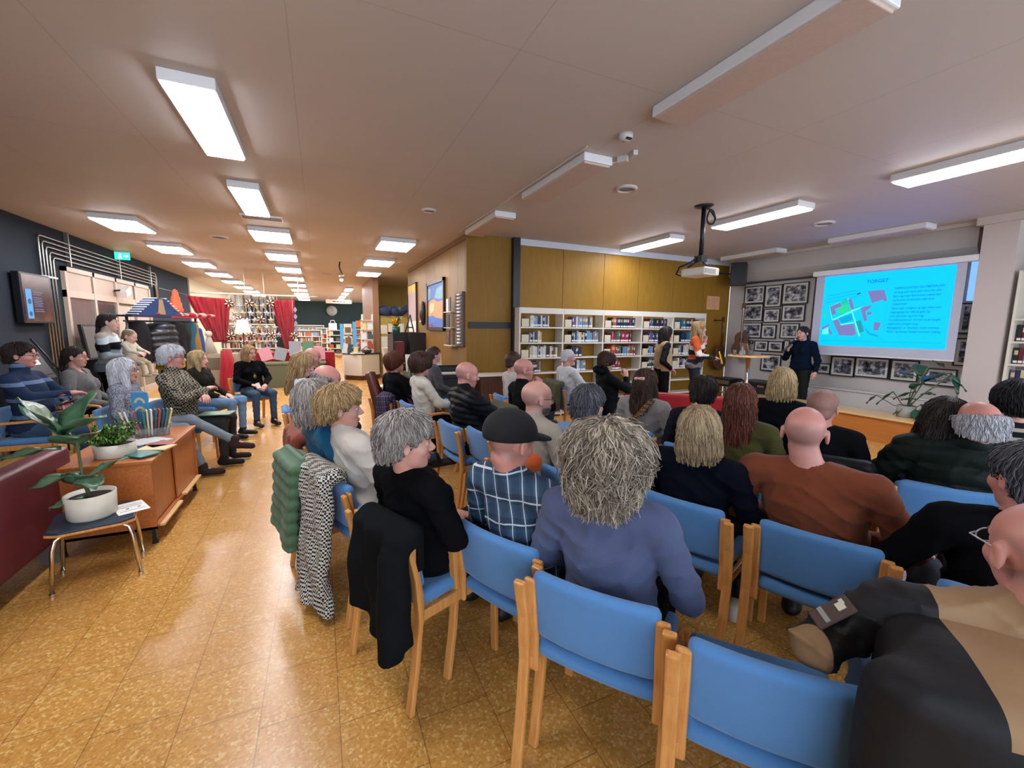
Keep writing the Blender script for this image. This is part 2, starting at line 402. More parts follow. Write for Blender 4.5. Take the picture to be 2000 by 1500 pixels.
# veneered wall along the aisle
g = G(); ys = [YB+.1, 7.55, 8.05, 8.62, 9.2, 9.95, 10.7, 11.4, 12.1]
for a, b in zip(ys[:-1], ys[1:]): g.bx(XW, XW+.08, a+.003, b-.003, 0, HC)
g.bx(XW+.03, XW+.1, YB+.1, 12.1, 0, HC, 1); struct('wall_veneer', g, [M_veneer, M_dkwood])
struct('trim_3', G().bx(XW-.02, XW, YB, 12.1, HC-.09, HC), mat('brown_cornice', '7d5a3a', .5))
g = G().bx(XW, 5.2, 12.1, 12.2, 0, HC).bx(5.1, 5.2, 12.2, 17.6, 0, HC); struct('wall_alcove_side', g, M_yellow)
g = G().bx(1.78, 3.1, 17.6, 17.7, 0, HC).bx(3.11, 5.2, 17.6, 17.7, 0, HC); struct('wall_alcove', g, M_yellow)
g = G().bx(1.6, 1.78, 14.2, 17.6, 0, HC); struct('pillar_wood', g, m_panel('pillar_veneer', '8c6a52', 'a07d5f', 1))
# screen wall: flat wall, deeper head strip, column and shelf recess
g = G().bx(XR, XR+.1, YN, YB, 0, HC); struct('wall_screen', g, M_grey)
g = G(); g.prism([(XR, 2.72), (XR-.16, 2.84), (XR-.16, HC), (XR, HC)], 2.9, YB-.02, 'y'); 
struct('wall_screen_head', G().prism([(XR, 2.70), (XR-.14, 2.86), (XR-.14, HC), (XR, HC)], 2.95, YB-.05, 'y'), M_grey)
struct('column', G().bx(XR-.35, XR, 2.5, 2.84, 0, HC).bx(XR-.4, XR, 2.3, 2.9, HC-.1, HC), mat('column_paint', 'c3b9b3', .6, bump=(60, .2)))
struct('trim_4', G().bx(XR-.22, XR-.14, 2.95, YB-.1, HC-.05, HC), M_white)
struct('window_1', G().bx(XR-.03, XR, 2.86, 3.02, 2.1, 2.72).bx(XR-.05, XR-.03, 2.86, 3.02, 2.68, 2.86, 1), [emit('window_daylight', '7fb4ff', .35), M_black])
# ledge, radiator under the photographs
lx = 8.05
t = thing('radiator', 'long white radiator standing under the framed photographs', 'radiator', (XR-.12, 4.2, 0))
g = G().bx(-.06, .05, -1.15, 1.0, .14, .58)
mk('panel', g, M_white, t, bevel=.01); mk('foot', G().bx(-.03, .03, -.9, -.86, 0, .14), M_white, t); mk('foot', G().bx(-.03, .03, .7, .74, 0, .14), M_white, t); mk('top_grille', G().bx(-.08, .07, -1.17, 1.02, .58, .61), M_white, t)
pa, pb = W(1500, 782, Z=.33), W(1770, 832, Z=.33)
t = thing('window_bench', 'low wooden bench cabinet with pale top in front of the radiator', 'bench', (7.75, 4.1, 0))
mk('top', G().bx(-.28, .28, -1.5, 1.4, .36, .39), M_light, t, bevel=.004); mk('body', G().bx(-.25, .27, -1.47, 1.37, 0, .36), m_wood('bench_front', 'a5632a', 'b97536', 5, 1), t)

# ------------------------------------------------------------------ glazed partition, pipes, sign and screen on the left wall
M_frame = mat('cream_frame_paint', 'b9a899', .5); M_glass = NT('glass'); M_glass.col('dfe8e6'); M_glass.b.inputs['Transmission Weight'].default_value = .92; M_glass = M_glass.done(.05, .5)
t = bpy.data.objects.new('door_1', None); COL.objects.link(t); t.location = (XL, 9.95, 0); t['kind'] = 'structure'
g = G(); L = 4.07
for y in (0, 1.0, 2.0, 3.05, L-.07): g.bx(0, .06, y, y+.08, 0, 2.6)
g.bx(0, .06, 0, L, 2.52, 2.6); g.bx(0, .055, 0, L, 2.08, 2.2).bx(0, .05, 0, L, 0, .12)
mk('frame', g, M_frame, t)
g = G()
for k in range(4): g.bx(.005, .035, .1+k*1.01, .98+k*1.01, 2.2, 2.52)
mk('transom_panels', g, mat('transom_board', 'b2a093', .6), t)
mk('pane', G().bx(.02, .03, .08, 1.0, .1, 2.08).bx(.02, .03, 1.08, 2.0, .1, 2.08), M_glass, t)
mk('backing', G().bx(.004, .01, .08, L, .1, 2.08), mat('room_behind_glass', '8d8474', .8, var=(1, '6d6558')), t)
mk('panel', G().bx(.012, .02, 1.1, 1.98, 1.75, 2.02).bx(.012, .02, 2.1, 3.0, 1.0, 2.02, 1).bx(.012, .02, 1.1, 1.98, .6, 1.7, 1).bx(.012, .02, 3.1, 3.95, .4, 2.02, 1), [mat('chalk_green', '2b4a44', .6), mat('notice_board', 'b3a99b', .7)], t)
t = thing('conduit_run', 'bundle of galvanised pipes bending over the cream glazed partition', 'pipes', (XL, 9.3, 0))
for k in range(5):
    z = 3.0-k*.075; y = .02+k*.09
    mk('pipe', G().tube([(.04, y, .9), (.04, y, z-.06), (.04, y+.02, z-.015), (.04, y+.06, z), (.04, 5.3-k*.03, z-.02), (.04, 5.36-k*.03, z-.1), (.04, 5.38-k*.03, 2.2)], .014, 8), M_metal, t)
for y, z0, z1 in ((.9, 2.62, 3.2), (3.0, 2.6, 3.1), (4.9, 2.6, 3.12)): mk('bracket', G().bx(.0, .06, y, y+.03, z0, z1), M_metal, t)
mk('bracket', G().bx(.0, .06, -.04, .42, 2.35, 2.38), M_metal, t)
t = thing('exit_sign', 'small green lit exit sign hanging from ceiling over the left wall', 'sign', (-3.8, 12.1, HC))
t.scale = (.8, 1, .8)
mk('housing', G().bx(-.15, .15, -.03, .03, -.05, 0), M_white, t)
gs = mk('sign_face', G().bx(-.16, .16, -.012, .012, -.24, -.05), emit('exit_green', '2fd0a8', .7), t)
gg = G(); gg.box((-.04, -.014, -.1), (.03, .004, .03)); gg.box((-.045, -.014, -.15), (.05, .004, .06)); gg.box((-.07, -.014, -.2), (.015, .004, .06)); gg.box((-.02, -.014, -.2), (.015, .004, .06)); gg.prism([(.03, -.14), (.08, -.1), (.08, -.125), (.13, -.125), (.13, -.155), (.08, -.155), (.08, -.18)], -.016, -.012, 'y')
mk('running_figure', gg, emit('exit_white', 'e8fff8', .9), t)
a, b = W(22, 535, X=XL+.12), W(72, 540, X=XL+.12)
t = thing('wall_screen', 'portrait information screen glowing dark red on the slate wall', 'screen', (XL+.03, 8.93, 1.62))
mk('bezel', G().bx(0, .09, -.38, .38, 0, .74), M_dark, t, bevel=.01)
g = G().bx(.09, .094, -.35, .35, .03, .71)
scr = NT('info_screen_image'); v = scr.co(); n = scr.noise(v, 5, 3); scr.col((0, 0, 0)); scr.l(scr.ramp(n, [(.35, '250a12'), (.55, '3f1119'), (.75, '6b3323')]), scr.b.inputs['Emission Color']); scr.b.inputs['Emission Strength'].default_value = .3
mk('display', g, scr.done(.2, .5), t)
g = G().bx(.095, .098, -.30, -.16, .07, .5)
mk('display_panel', g, emit('info_blue', '5f9fd6', .35), t)
g = G().lathe([(1e-3, 0), (.04, 0), (.04, .003), (1e-3, .003)], (.098, -.23, .32), 16, 0, False, 'x').lathe([(1e-3, 0), (.035, 0), (.035, .003), (1e-3, .003)], (.098, -.23, .14), 16, 0, False, 'x')
mk('display_mark', g, emit('info_navy', '123a5c', .8), t)
g = G()
for k, (z, w) in enumerate([(.46, .24), (.43, .2), (.38, .2), (.355, .22), (.33, .21), (.305, .23), (.28, .2), (.255, .22), (.21, .22), (.18, .24)]): g.bx(.095, .098, -.12, -.12+w, z-.004, z+.004)
mk('display_text_lines', g, emit('info_text', '7f92c0', .28), t)

# ------------------------------------------------------------------ ceiling fittings
M_lit = emit('lit_diffuser', 'fbf8fa', LAMP_ON); M_lit_low = emit('lit_diffuser_soft', 'fff6ec', LAMP_ON*.4); M_lit_cool = emit('lit_diffuser_cool', 'eef2ff', LAMP_ON)
M_off = mat('unlit_diffuser', 'c9b3a6', .5, var=(60, 'bba497'))
def lamp(x, y, dx, dy, lit, label, group, mt=None):
    on = lit; t = thing('ceiling_lamp', label, 'lamp', (x, y, HC), 0, group)
    mk('housing', G().bx(-dx/2, dx/2, -dy/2, dy/2, -.075, -.0), M_lamp_body, t, bevel=.008)
    mk('diffuser', G().bx(-dx/2+.015, dx/2-.015, -dy/2+.02, dy/2-.02, -.09, -.07), (mt or M_lit) if on else M_off, t, bevel=.006)
    return t
ORD = ['nearest', 'second', 'third', 'fourth', 'fifth', 'sixth', 'seventh', 'eighth', 'ninth', 'tenth', 'eleventh', 'twelfth']
lamp(-.69, 4.13, .31, 1.28, 1, 'large glowing ceiling lamp hanging nearest over the left aisle', 'lit strip lamps over the aisle', M_lit_cool)
lamp(-.69, 6.35, .31, 1.28, 1, 'glowing strip lamp beyond the nearest one over the aisle', 'lit strip lamps over the aisle')
lamp(-.69, 1.9, .31, 1.28, 1, 'glowing strip lamp above and behind the photographer', 'lit strip lamps over the aisle')
for k in range(9):
    y = 8.55+2.35*k
    lamp(-.66, y, .6, .9, 1, f'glowing wide ceiling lamp, {ORD[k]} in the middle row over the aisle', 'wide lamps in the middle row')
for k in range(8):
    y = 8.65+2.3*k
    lamp(-2.65, y, .56, .9, 1, f'glowing wide ceiling lamp, {ORD[k]} in the row beside the slate wall', 'wide lamps in the left row')
for k in range(3):
    lamp(1.38, 8.42+2.35*k, .62, .9, 1, f'glowing wide ceiling lamp, {ORD[k]} in the row beside the veneered wall', 'wide lamps in the right row', M_lit_low)
for k in range(4): lamp(1.2, 19+2.4*k, .3, 1.2, 1, f'far glowing lamp beyond the wooden pillar, {ORD[k]} of its row', 'far lamps beyond the pillar')
for k, y in enumerate((1.9, 4.05, 6.17)):
    lamp(2.39, y, .31, 1.3, 0, ['large unlit ceiling lamp nearest the camera at top right', 'unlit ceiling lamp with loose wires at its end', 'unlit ceiling lamp above the corner of the veneered wall'][k], 'unlit lamps over the audience')
for k, y in enumerate((1.9, 4.07, 6.13)):
    lamp(5.48, y, .33, 1.27, 1, ['long glowing lamp at the right edge over the audience', 'glowing lamp beside the projector pole', 'glowing lamp in front of the mustard wall above the bookcases'][k], 'lit lamps over the audience', M_lit_cool)
lamp(8.12, 3.94, .3, 1.3, 0, 'unlit lamp above the projection screen', 'unlit lamps by the screen wall'); lamp(8.12, 6.1, .3, 1.25, 0, 'unlit lamp near the corner above the black loudspeaker', 'unlit lamps by the screen wall')
lamp(3.6, 14.6, .3, 1.2, 1, 'glowing lamp inside the yellow alcove', 'alcove lamp')
t = thing('ceiling_wires', 'loose white connectors and wires on the ceiling beside an unlit lamp', 'wires', (2.62, 3.35, HC))
mk('connector', G().box((0, 0, -.025), (.05, .09, .05), 0, .5), M_white, t); mk('connector', G().box((.02, -.13, -.02), (.04, .08, .04), 0, -.3), M_white, t); mk('wire', G().tube([(0, .03, -.03), (-.07, .1, -.04), (-.2, .1, -.01)], .006, 6), M_white, t)
tag(mk('cable_duct', G().bx(2.19, 2.2, 3.3, 7.0, HC-.012, HC), M_white), 'thin cable strip running along the ceiling beside the unlit lamps', 'cable')
t = thing('smoke_detector', 'small white smoke detector between two unlit lamps', 'smoke detector', (2.35, 2.98, HC))
mk('base', G().lathe([(1e-3, 0), (.06, 0), (.058, -.03), (.04, -.05), (1e-3, -.052)], n=20), M_white, t); mk('slot', G().box((0, -.04, -.045), (.05, .02, .012)), M_dark, t)
for (x, y, r, l) in ((3.22, 4.03, .12, 'round ceiling loudspeaker between the two unlit lamps'), (6.78, 3.98, .14, 'round ceiling vent in front of the projection screen'), (1.43, 5.92, .1, 'round ceiling vent above the aisle corner'), (-1.55, 9.35, .15, 'dark round ceiling vent over the left rows'), (-.7, 18.2, .15, 'far round ceiling vent'), (.3, 14.3, .12, 'round ceiling vent beyond the curtain')):
    t = thing('ceiling_vent', l, 'vent', (x, y, HC), 0, 'round ceiling vents')
    mk('rim', G().lathe([(r, 0), (r*1.02, -.012), (r*.8, -.03), (r*.72, -.015), (r*.72, 0)], n=28), M_white, t); mk('grille', G().lathe([(1e-3, -.012), (r*.7, -.012), (r*.7, 0)], n=28), mat('vent_grey', '9a8d84', .6) if x > 0 else M_dark, t)
t = thing('air_grille', 'small rectangular grille on the ceiling between two aisle lamps', 'vent', (-.68, 7.42, HC))
mk('plate', G().bx(-.27, .27, -.14, .14, -.02, 0), M_lamp_body, t); mk('slats', G().bx(-.25, .25, -.1, -.07, -.028, -.02).bx(-.25, .25, -.03, 0, -.028, -.02).bx(-.25, .25, .04, .07, -.028, -.02), mat('vent_grey', '9a8d84', .6), t)
# projector on its pole
t = thing('projector', 'white projector on a black pole hanging from the ceiling', 'projector', (4.55, 4.14, HC))
mk('mount_plate', G().lathe([(1e-3, -.02), (.11, -.015), (.12, 0), (1e-3, 0)], n=20), M_black, t); mk('pole', G().tube([(0, 0, 0), (0, 0, -.62)], .028, 14), M_black, t)
mk('bracket', G().box((0, 0, -.66), (.1, .12, .08)).tube([(-.0, 0, -.68), (-.12, .1, -.76)], .015).tube([(0, 0, -.68), (.12, -.05, -.76)], .015), M_dark, t)
pb_ = mk('body', G().box((0, 0, -.83), (.30, .36, .10), 0, R_(5)), mat('projector_white', 'd9d4c8', .4), t, bevel=.02)
mk('lens', G().lathe([(1e-3, 0), (.035, 0), (.04, .03), (1e-3, .03)], (.15, -.09, -.83), 18, 0, True, 'x'), M_dark, t); mk('vent_panel', G().box((-.02, -.182, -.83), (.2, .01, .06), 0, R_(5)), mat('vent_grey2', 'a09c92', .6), t)
mk('cable', G().tube([(-.02, 0, -.62), (-.1, .06, -.7), (-.2, .16, -.76), (-.2, .2, -.84), (-.12, .18, -.86)], .014, 8), M_black, t)
g = G(); ring = [(.14+.07*math.cos(a), .01*math.sin(2*a), -.12+.09*math.sin(a)) for a in np.linspace(0, 4*math.pi, 34)]
mk('coiled_cable', g.tube([(0, 0, -.03), (.1, 0, -.03)]+ring, .012, 6), M_black, t)
# pendant spot far away
t = thing('spotlight', 'small clamp spotlight hanging from ceiling before the wooden pillar', 'spotlight', (.55, 11.5, HC))
mk('arm', G().tube([(0, 0, 0), (-.02, 0, -.12), (.04, 0, -.3)], .018, 8), M_dark, t); mk('shade', G().lathe([(.02, 0), (.05, .02), (.065, .14), (.06, .14)], (.02, 0, -.42), 16), mat('brushed_alu', 'b5aa98', .3, metal=.8), t); mk('bulb', G().ball((.02, 0, -.43), .04), emit('spot_bulb', 'fff0cc', 4), t)

# ------------------------------------------------------------------ projection screen with the slide
SX = XR-.3
def sp(px, py): return W(px, py, X=SX)
tl, tr, bl, br = sp(1608, 541), sp(1870, 517), sp(1603, 673), sp(1846, 684)
ya, yb_ = (tl[1]+bl[1])/2, (tr[1]+br[1])/2; zt, zb = (tl[2]+tr[2])/2, (bl[2]+br[2])/2
y0, y1 = sp(1590, 600)[1], sp(1878, 600)[1]
t = thing('projection_screen', 'pull-down projection screen showing a cyan slide titled TORGET', 'screen', (SX, (ya+yb_)/2, zb))
h = zt-zb; w = ya-yb_; c0 = (ya+yb_)/2
mk('housing', G().bx(-.05, .05, y1-c0-.12, y0-c0+.05, h+.02, h+.11), M_lamp_body, t, bevel=.01)
mk('sheet', G().bx(0, .006, y1-c0, y0-c0, -.15, h+.05), mat('screen_sheet', 'b9bccb', .8), t)
mk('bottom_bar', G().bx(-.012, .018, y1-c0, y0-c0, -.17, -.15), M_lamp_body, t)
E1 = 1.0
cy = emit('slide_cyan', (0, .185, 1.0), 1.0); cy.node_tree.nodes['Principled BSDF'].inputs['Emission Color'].default_value = (0, .19, .9, 1); cy.node_tree.nodes['Principled BSDF'].inputs['Emission Strength'].default_value = 1.0
sl = mk('slide', G().bx(-.002, 0, -w/2, w/2, 0, h), emit('slide_cyan', '00d8ff', 0.362), t)
# slide map: u from left (0..1), v from top (0..1) in slide space
def sv(u, v, d=-.004): return (d, w/2-u*w, h-v*h)
def poly(name, pts, m, d=-.004):
    g = G(); n = len(pts); g.add([sv(u, v, d) for u, v in pts]+[sv(u, v, d+.001) for u, v in pts], [tuple(range(n)), tuple(reversed(range(n, 2*n)))]+[(i, n+i, n+(i+1) % n, (i+1) % n) for i in range(n)])
    return mk(name, g, m, sl)
mpl = emit('slide_mauve', '7f7fc0', 0.290); mgr = emit('slide_green', '24d6a0', 0.319); mbl = emit('slide_blue', '00a8dc', 0.319); mtl = emit('slide_teal', '1fa0b4', 0.290); mwh = emit('slide_pale', '66ffe8', 0.348); mnv = emit('slide_navy', '08589c', 0.232)
U = lambda x, y: ((x-95)/1790+.0*(y), (y-(205-175*(x-95)/1835))/(920+150*(x-95)/1835*1.25))
def PM(name, l, m, d=-.004): return poly(name, [U(x, y) for x, y in l], m, d)
PM('map_area', [(150, 470), (640, 390), (1110, 350), (1060, 700), (1020, 1000), (120, 985)], emit('slide_cyan2', '00c4ee', 0.348), -.0035)
PM('map_building', [(225, 600), (390, 535), (415, 590), (310, 630), (345, 690), (270, 715)], mpl, -.006)
PM('map_building', [(510, 495), (560, 480), (625, 620), (575, 635)], mpl, -.006)
PM('map_building', [(795, 378), (1030, 358), (1085, 500), (1060, 520), (1020, 490), (875, 540)], mpl, -.006)
PM('map_building', [(715, 605), (860, 568), (875, 590), (795, 655), (840, 775), (795, 790)], mpl, -.006)
PM('map_building', [(820, 665), (885, 650), (890, 690), (830, 700)], mpl, -.006)
PM('map_building', [(940, 795), (1035, 795), (1030, 840), (1005, 905), (945, 905)], mpl, -.006)
PM('map_building', [(295, 790), (385, 765), (440, 850), (640, 820), (695, 960), (650, 985), (430, 985)], mpl, -.006)
PM('map_building', [(125, 880), (245, 830), (260, 850), (130, 915)], mpl, -.006); PM('map_building', [(235, 905), (265, 895), (320, 975), (275, 980)], mpl, -.006)
PM('map_lawn', [(345, 610), (500, 545), (560, 650), (430, 700), (370, 680)], mgr, -.0045); PM('map_lawn', [(400, 540), (480, 480), (530, 560), (450, 590)], emit('slide_green2', '19c8a8', 0.304), -.0042)
PM('map_lawn', [(140, 700), (160, 680), (190, 740), (140, 755)], mgr, -.0045); PM('map_lawn', [(140, 920), (230, 880), (250, 970), (140, 975)], mwh, -.0045)
PM('map_plaza', [(390, 750), (590, 690), (620, 770), (450, 830)], mbl, -.0045); PM('map_plaza', [(640, 800), (740, 770), (810, 920), (740, 950)], mtl, -.0045)
PM('map_path', [(500, 480), (515, 480), (760, 985), (735, 985)], mwh, -.0052); PM('map_path', [(290, 770), (620, 630), (740, 590), (740, 600), (625, 650), (300, 785)], mwh, -.0052)
PM('map_path', [(220, 600), (390, 530), (392, 540), (232, 605), (290, 770), (280, 775)], mwh, -.0052); PM('map_path', [(430, 830), (640, 800), (650, 812), (440, 845)], mwh, -.0052)
for a in (460, 500, 545): PM('map_road', [(160, a), (640, a-95), (640, a-88), (160, a+9)], mbl, -.0045)
PM('map_road', [(780, 850), (900, 940), (1020, 970), (1020, 995), (880, 960)], mbl, -.0045); PM('map_marker', [(640, 415), (690, 400), (695, 415), (645, 435)], mnv, -.006)
def text(body, u, v, size, m, align='LEFT', name='slide_text'):
    cu = bpy.data.curves.new(name, 'FONT'); cu.body = body; cu.size = size; cu.align_x = align; cu.align_y = 'CENTER'; cu.extrude = .0005
    o = bpy.data.objects.new(name, cu); COL.objects.link(o); dg = bpy.context.evaluated_depsgraph_get()
    me = bpy.data.meshes.new_from_object(o.evaluated_get(dg)); bpy.data.objects.remove(o); me.materials.clear(); me.materials.append(m)
    return me
def slide_text(body, u, v, size, m, align='LEFT', sx=1.0):
    me = text(body, u, v, size, m, align); o = mo('slide_text', me, sl)
    p = sv(u, v, -.006); o.location = p
    o.matrix_local = Matrix.Translation(p) @ Matrix(((0, 0, -1, 0), (-1, 0, 0, 0), (0, 1, 0, 0), (0, 0, 0, 1))) @ Matrix.Diagonal((sx, 1, 1, 1)); return o
slide_text('TORGET', .46, .12, .078, mnv, 'CENTER')
LN = [('OPPHOLDSSTED OG MØTEPLASS', .60, .235, .74), ('Et torg som bare skal være for alle', .60, .285, .8), ('Barn og unge skal kunne møtes der', .597, .335, .83), ('og få plass til aktivitet hele året', .597, .385, .83), ('innbydende', .595, .435, .63), ('Åpne opp mulighet og lage ulike rom', .595, .49, .78), ('tilgjengelige for alle på gata og', .59, .54, .8), ('som snarveier og tverrveg', .585, .59, .7), ('Fra biblioteket ser du rett ut på torget', .585, .64, .82), ('opplevelse på eget torg', .58, .69, .7), ('Bebyggelsen er rammen rundt rommet', .58, .74, .81), ('Gater og plasser henger sammen tydelig', .58, .79, .81)]
for b, u, v, e in LN: slide_text(b, u, v, .044, mnv, 'LEFT', .92)
mk('slide_rule', G().add([sv(.02, .925, -.004), sv(.97, .925, -.004), sv(.97, .93, -.004), sv(.02, .93, -.004)], [(0, 1, 2, 3)]), mbl, sl)
# ------------------------------------------------------------------ framed photographs
FX = XR-.02
M_fr = mat('black_frame', '1a1c24', .4); M_mount = mat('photo_mount', 'c9c6bf', .7)
def frame(px0, py0, px1, py1, label, X=FX, k=[0]):
    k[0] += 1; a = W(px0, py0, X=X); b = W(px1, py1, X=X)
    w, h = abs(a[1]-b[1]), abs(a[2]-b[2]); c = (a+b)/2
    t = thing('framed_photograph', label, 'photograph', (X, c[1], c[2]), 0, 'framed black and white photographs')
    f = .018; g = G().bx(-.02, .0, -w/2, w/2, h/2-f, h/2).bx(-.02, .0, -w/2, w/2, -h/2, -h/2+f).bx(-.02, .0, -w/2, -w/2+f, -h/2+f, h/2-f).bx(-.02, 0, w/2-f, w/2, -h/2+f, h/2-f)
    mk('frame', g, M_fr, t); mk('mount', G().bx(-.008, -.002, -w/2+f, w/2-f, -h/2+f, h/2-f), M_mount, t)
    mk('print', G().bx(-.011, -.007, -w/2+f+.04, w/2-f-.04, -h/2+f+.035, h/2-f-.035), m_photo('old_photo_%d' % k[0], k[0]), t)
def z2(x, y): return 1440+x*160/1200, 540+y*200/1500
FL = [((120, 155), (395, 390), 'photograph of a street, top left of the frames by the corner'), ((420, 135), (645, 445), 'upright portrait photograph in the top row of frames'), ((680, 105), (1035, 395), 'wide group photograph in the top row beside the screen'),
 ((95, 410), (370, 650), 'photograph of a long building, second row by the corner'), ((395, 475), (620, 675), 'smaller photograph in the middle of the second row'), ((665, 420), (985, 655), 'photograph of people working, second row beside the screen'),
 ((75, 675), (350, 905), 'photograph of a crowd, third row by the corner'), ((365, 705), (565, 915), 'pale photograph in the middle of the third row'), ((640, 685), (900, 915), 'photograph half hidden by the speaking woman'),
 ((60, 930), (235, 985), 'small photograph partly hidden behind the laptop at the left'), ((260, 935), (450, 1100), 'small photograph just behind the laptop'), ((460, 945), (665, 1110), 'small portrait photograph right of the laptop'), ((690, 930), (760, 1110), 'small photograph beside the elbow of the speaking woman'), ((360, 1130), (630, 1400), 'large dark photograph above the black amplifier')]
for a, b, l in FL: frame(*z2(*a), *z2(*b), l)
frame(1590, 708, 1622, 731, 'small photograph under the lower left corner of the screen'); frame(1625, 695, 1668, 737, 'dark upright photograph under the screen'); frame(1672, 697, 1735, 741, 'wide harbour photograph under the middle of the screen'); frame(1742, 702, 1792, 747, 'photograph behind the big-leaved plant under the screen'); frame(1808, 718, 1867, 757, 'photograph low on the wall behind the plant leaves'); frame(1876, 592, 1900, 652, 'narrow photograph between screen and column'); frame(1868, 660, 1893, 716, 'photograph low between screen and column')
struct('trim_5', G().bx(XR-.05, XR, 5.16, 6.9, 2.655, 2.69).bx(XR-.05, XR, 5.12, 5.16, .9, 2.69), mat('board_edge', '3a3338', .5))
# loudspeaker in the corner
c = W(1453, 535, X=8.35)
t = thing('loudspeaker', 'black loudspeaker mounted high in the corner beside the screen wall', 'loudspeaker', (8.35, 6.55, c[2]-.24), R_(35))
mk('cabinet', G().prism([(-.15, -.15), (.15, -.15), (.1, .15), (-.1, .15)], 0, .48, 'z'), M_black, t, bevel=.012)
mk('grille', G().bx(-.13, .13, -.165, -.15, .03, .45), M_dark, t); mk('bracket', G().tube([(0, .12, .25), (.05, .4, .3)], .015), M_black, t)
# orange poster in the corner
tag(mk('poster', G().bx(8.02, 8.42, YB-.012, YB-.004, 2.1, 2.4), mat('orange_poster', 'c9824f', .35, var=(9, 'e6b98f'))), 'small glossy orange poster on the mustard wall near the corner', 'poster')
for i, (z, l) in enumerate(((1.72, 'cream paper notice highest beside the end bookcase'), (1.45, 'cream paper notice in the middle beside the end bookcase'), (1.12, 'cream paper notice lowest beside the end bookcase'))): tag(mk('notice', G().bx(7.86, 8.0, YB-.01, YB-.004, z, z+.16), M_paper), l, 'notice')
# slim shelf at the right edge
t = thing('bookshelf', 'white wall bookshelf at the right edge behind the column', 'bookshelf', (8.55, 2.2, .9))
mk('side_panel', G().bx(-.12, .15, .22, .25, 0, 1.55), M_shelf, t); mk('side_panel', G().bx(-.12, .15, -1.2, -1.17, 0, 1.55), M_shelf, t)
for z in (0, .3, .6, .9, 1.5): mk('shelf', G().bx(-.12, .15, -1.17, .22, z, z+.025), M_shelf, t)
# ------------------------------------------------------------------ upholstered chair
def m_fabric(name, c, c2):
    s = NT(name); v = s.co(); s.col(s.mix(s.noise(v, 5, 3), c, c2)); s.bump(s.noise(v, 420, 2), .35, .002); s.b.inputs['Sheen Weight'].default_value = .25; return s.done(.95, .15)
M_blue = m_fabric('blue_wool_fabric', '4a7bb0', '5585ba')
def seat_sdf(P):
    X, Y, Z = P; zz = Z-.455+.05*np.maximum(0, Y-.13)**2*10; back = .22*(X**2)*4
    d = rbox((X, Y-back*.25, zz), (0, .0, 0), (.235, .225, .034), .03); return d
def back_sdf(P):
    X, Y, Z = P; yb = Y+.215+.45*X**2*-1+.16*(Z-.5)
    edge = .235-.02*((Z-.65)/.15)**2; zl = Z-.645
    return rbox((X, yb, zl), (0, 0, 0), (.233, .027, .135), .026)
ME_seat = np_mesh('seat', *snet(seat_sdf, axis(-.26, .26, .012), axis(-.26, .28, .012), axis(.39, .53, .012)), [M_blue])
ME_back = np_mesh('backrest', *snet(back_sdf, axis(-.26, .26, .012), axis(-.32, -.08, .01), axis(.48, .81, .012)), [M_blue])
CH = []
def chair(x, y, head, label, group='blue upholstered audience chairs', arms=False, name='chair'):
    rz = R_(head-90)
    key = 1 if arms else 0
    if CH and CH[key] is not None:
        return dup(CH[key], (x, y, 0), rz, label, group)
    if not CH: CH.extend([None, None])
    t = thing(name, label, 'chair', (x, y, 0), rz, group)
    for o_ in (mo('seat', ME_seat, t), mo('backrest', ME_back, t)): o_.scale = (.93, 1, 1)
    for s in (-1, 1):
        if arms:
            mk('leg', G().tube([(s*.252, -.27, 0), (s*.252, -.24, .3), (s*.252, -.25, .62), (s*.252, -.27, .76)], 0, sec=(.024, .042), up=(1, 0, 0)), M_beech, t, bevel=.006)
            mk('leg', G().tube([(s*.252, .24, 0), (s*.252, .23, .3), (s*.252, .235, .58), (s*.252, .2, .645), (s*.252, .1, .665), (s*.252, -.15, .655), (s*.252, -.25, .63)], 0, sec=(.024, .038), up=(1, 0, 0)), M_beech, t, bevel=.006)
        else:
            mk('leg', G().tube([(s*.249, -.29, 0), (s*.249, -.255, .22), (s*.249, -.235, .42), (s*.249, -.25, .6), (s*.249, -.285, 0.748)], 0, sec=(.024, .042), up=(1, 0, 0)), M_beech, t, bevel=.006)
            mk('leg', G().tube([(s*.245, .22, 0), (s*.245, .21, .43)], 0, sec=(.024, .04), up=(1, 0, 0)), M_beech, t, bevel=.006)
        mk('back_support', G().tube([(s*.225, -.215, .37), (s*.225, -.215, .5), (s*.225, -.235, .62), (s*.225, -.249, 0.748)], 0, sec=(.022, .045), up=(1, 0, 0)), M_beech, t, bevel=.008)
        mk('side_rail', G().tube([(s*.232, -.23, .405), (s*.232, .2, .405)], 0, sec=(.022, .05), up=(0, 0, 1)), M_beech, t, bevel=.005)
    mk('cross_rail', G().tube([(-.24, .12, .4), (.24, .12, .4)], 0, sec=(.02, .04)), M_beech, t)
    CH[key] = t; return t

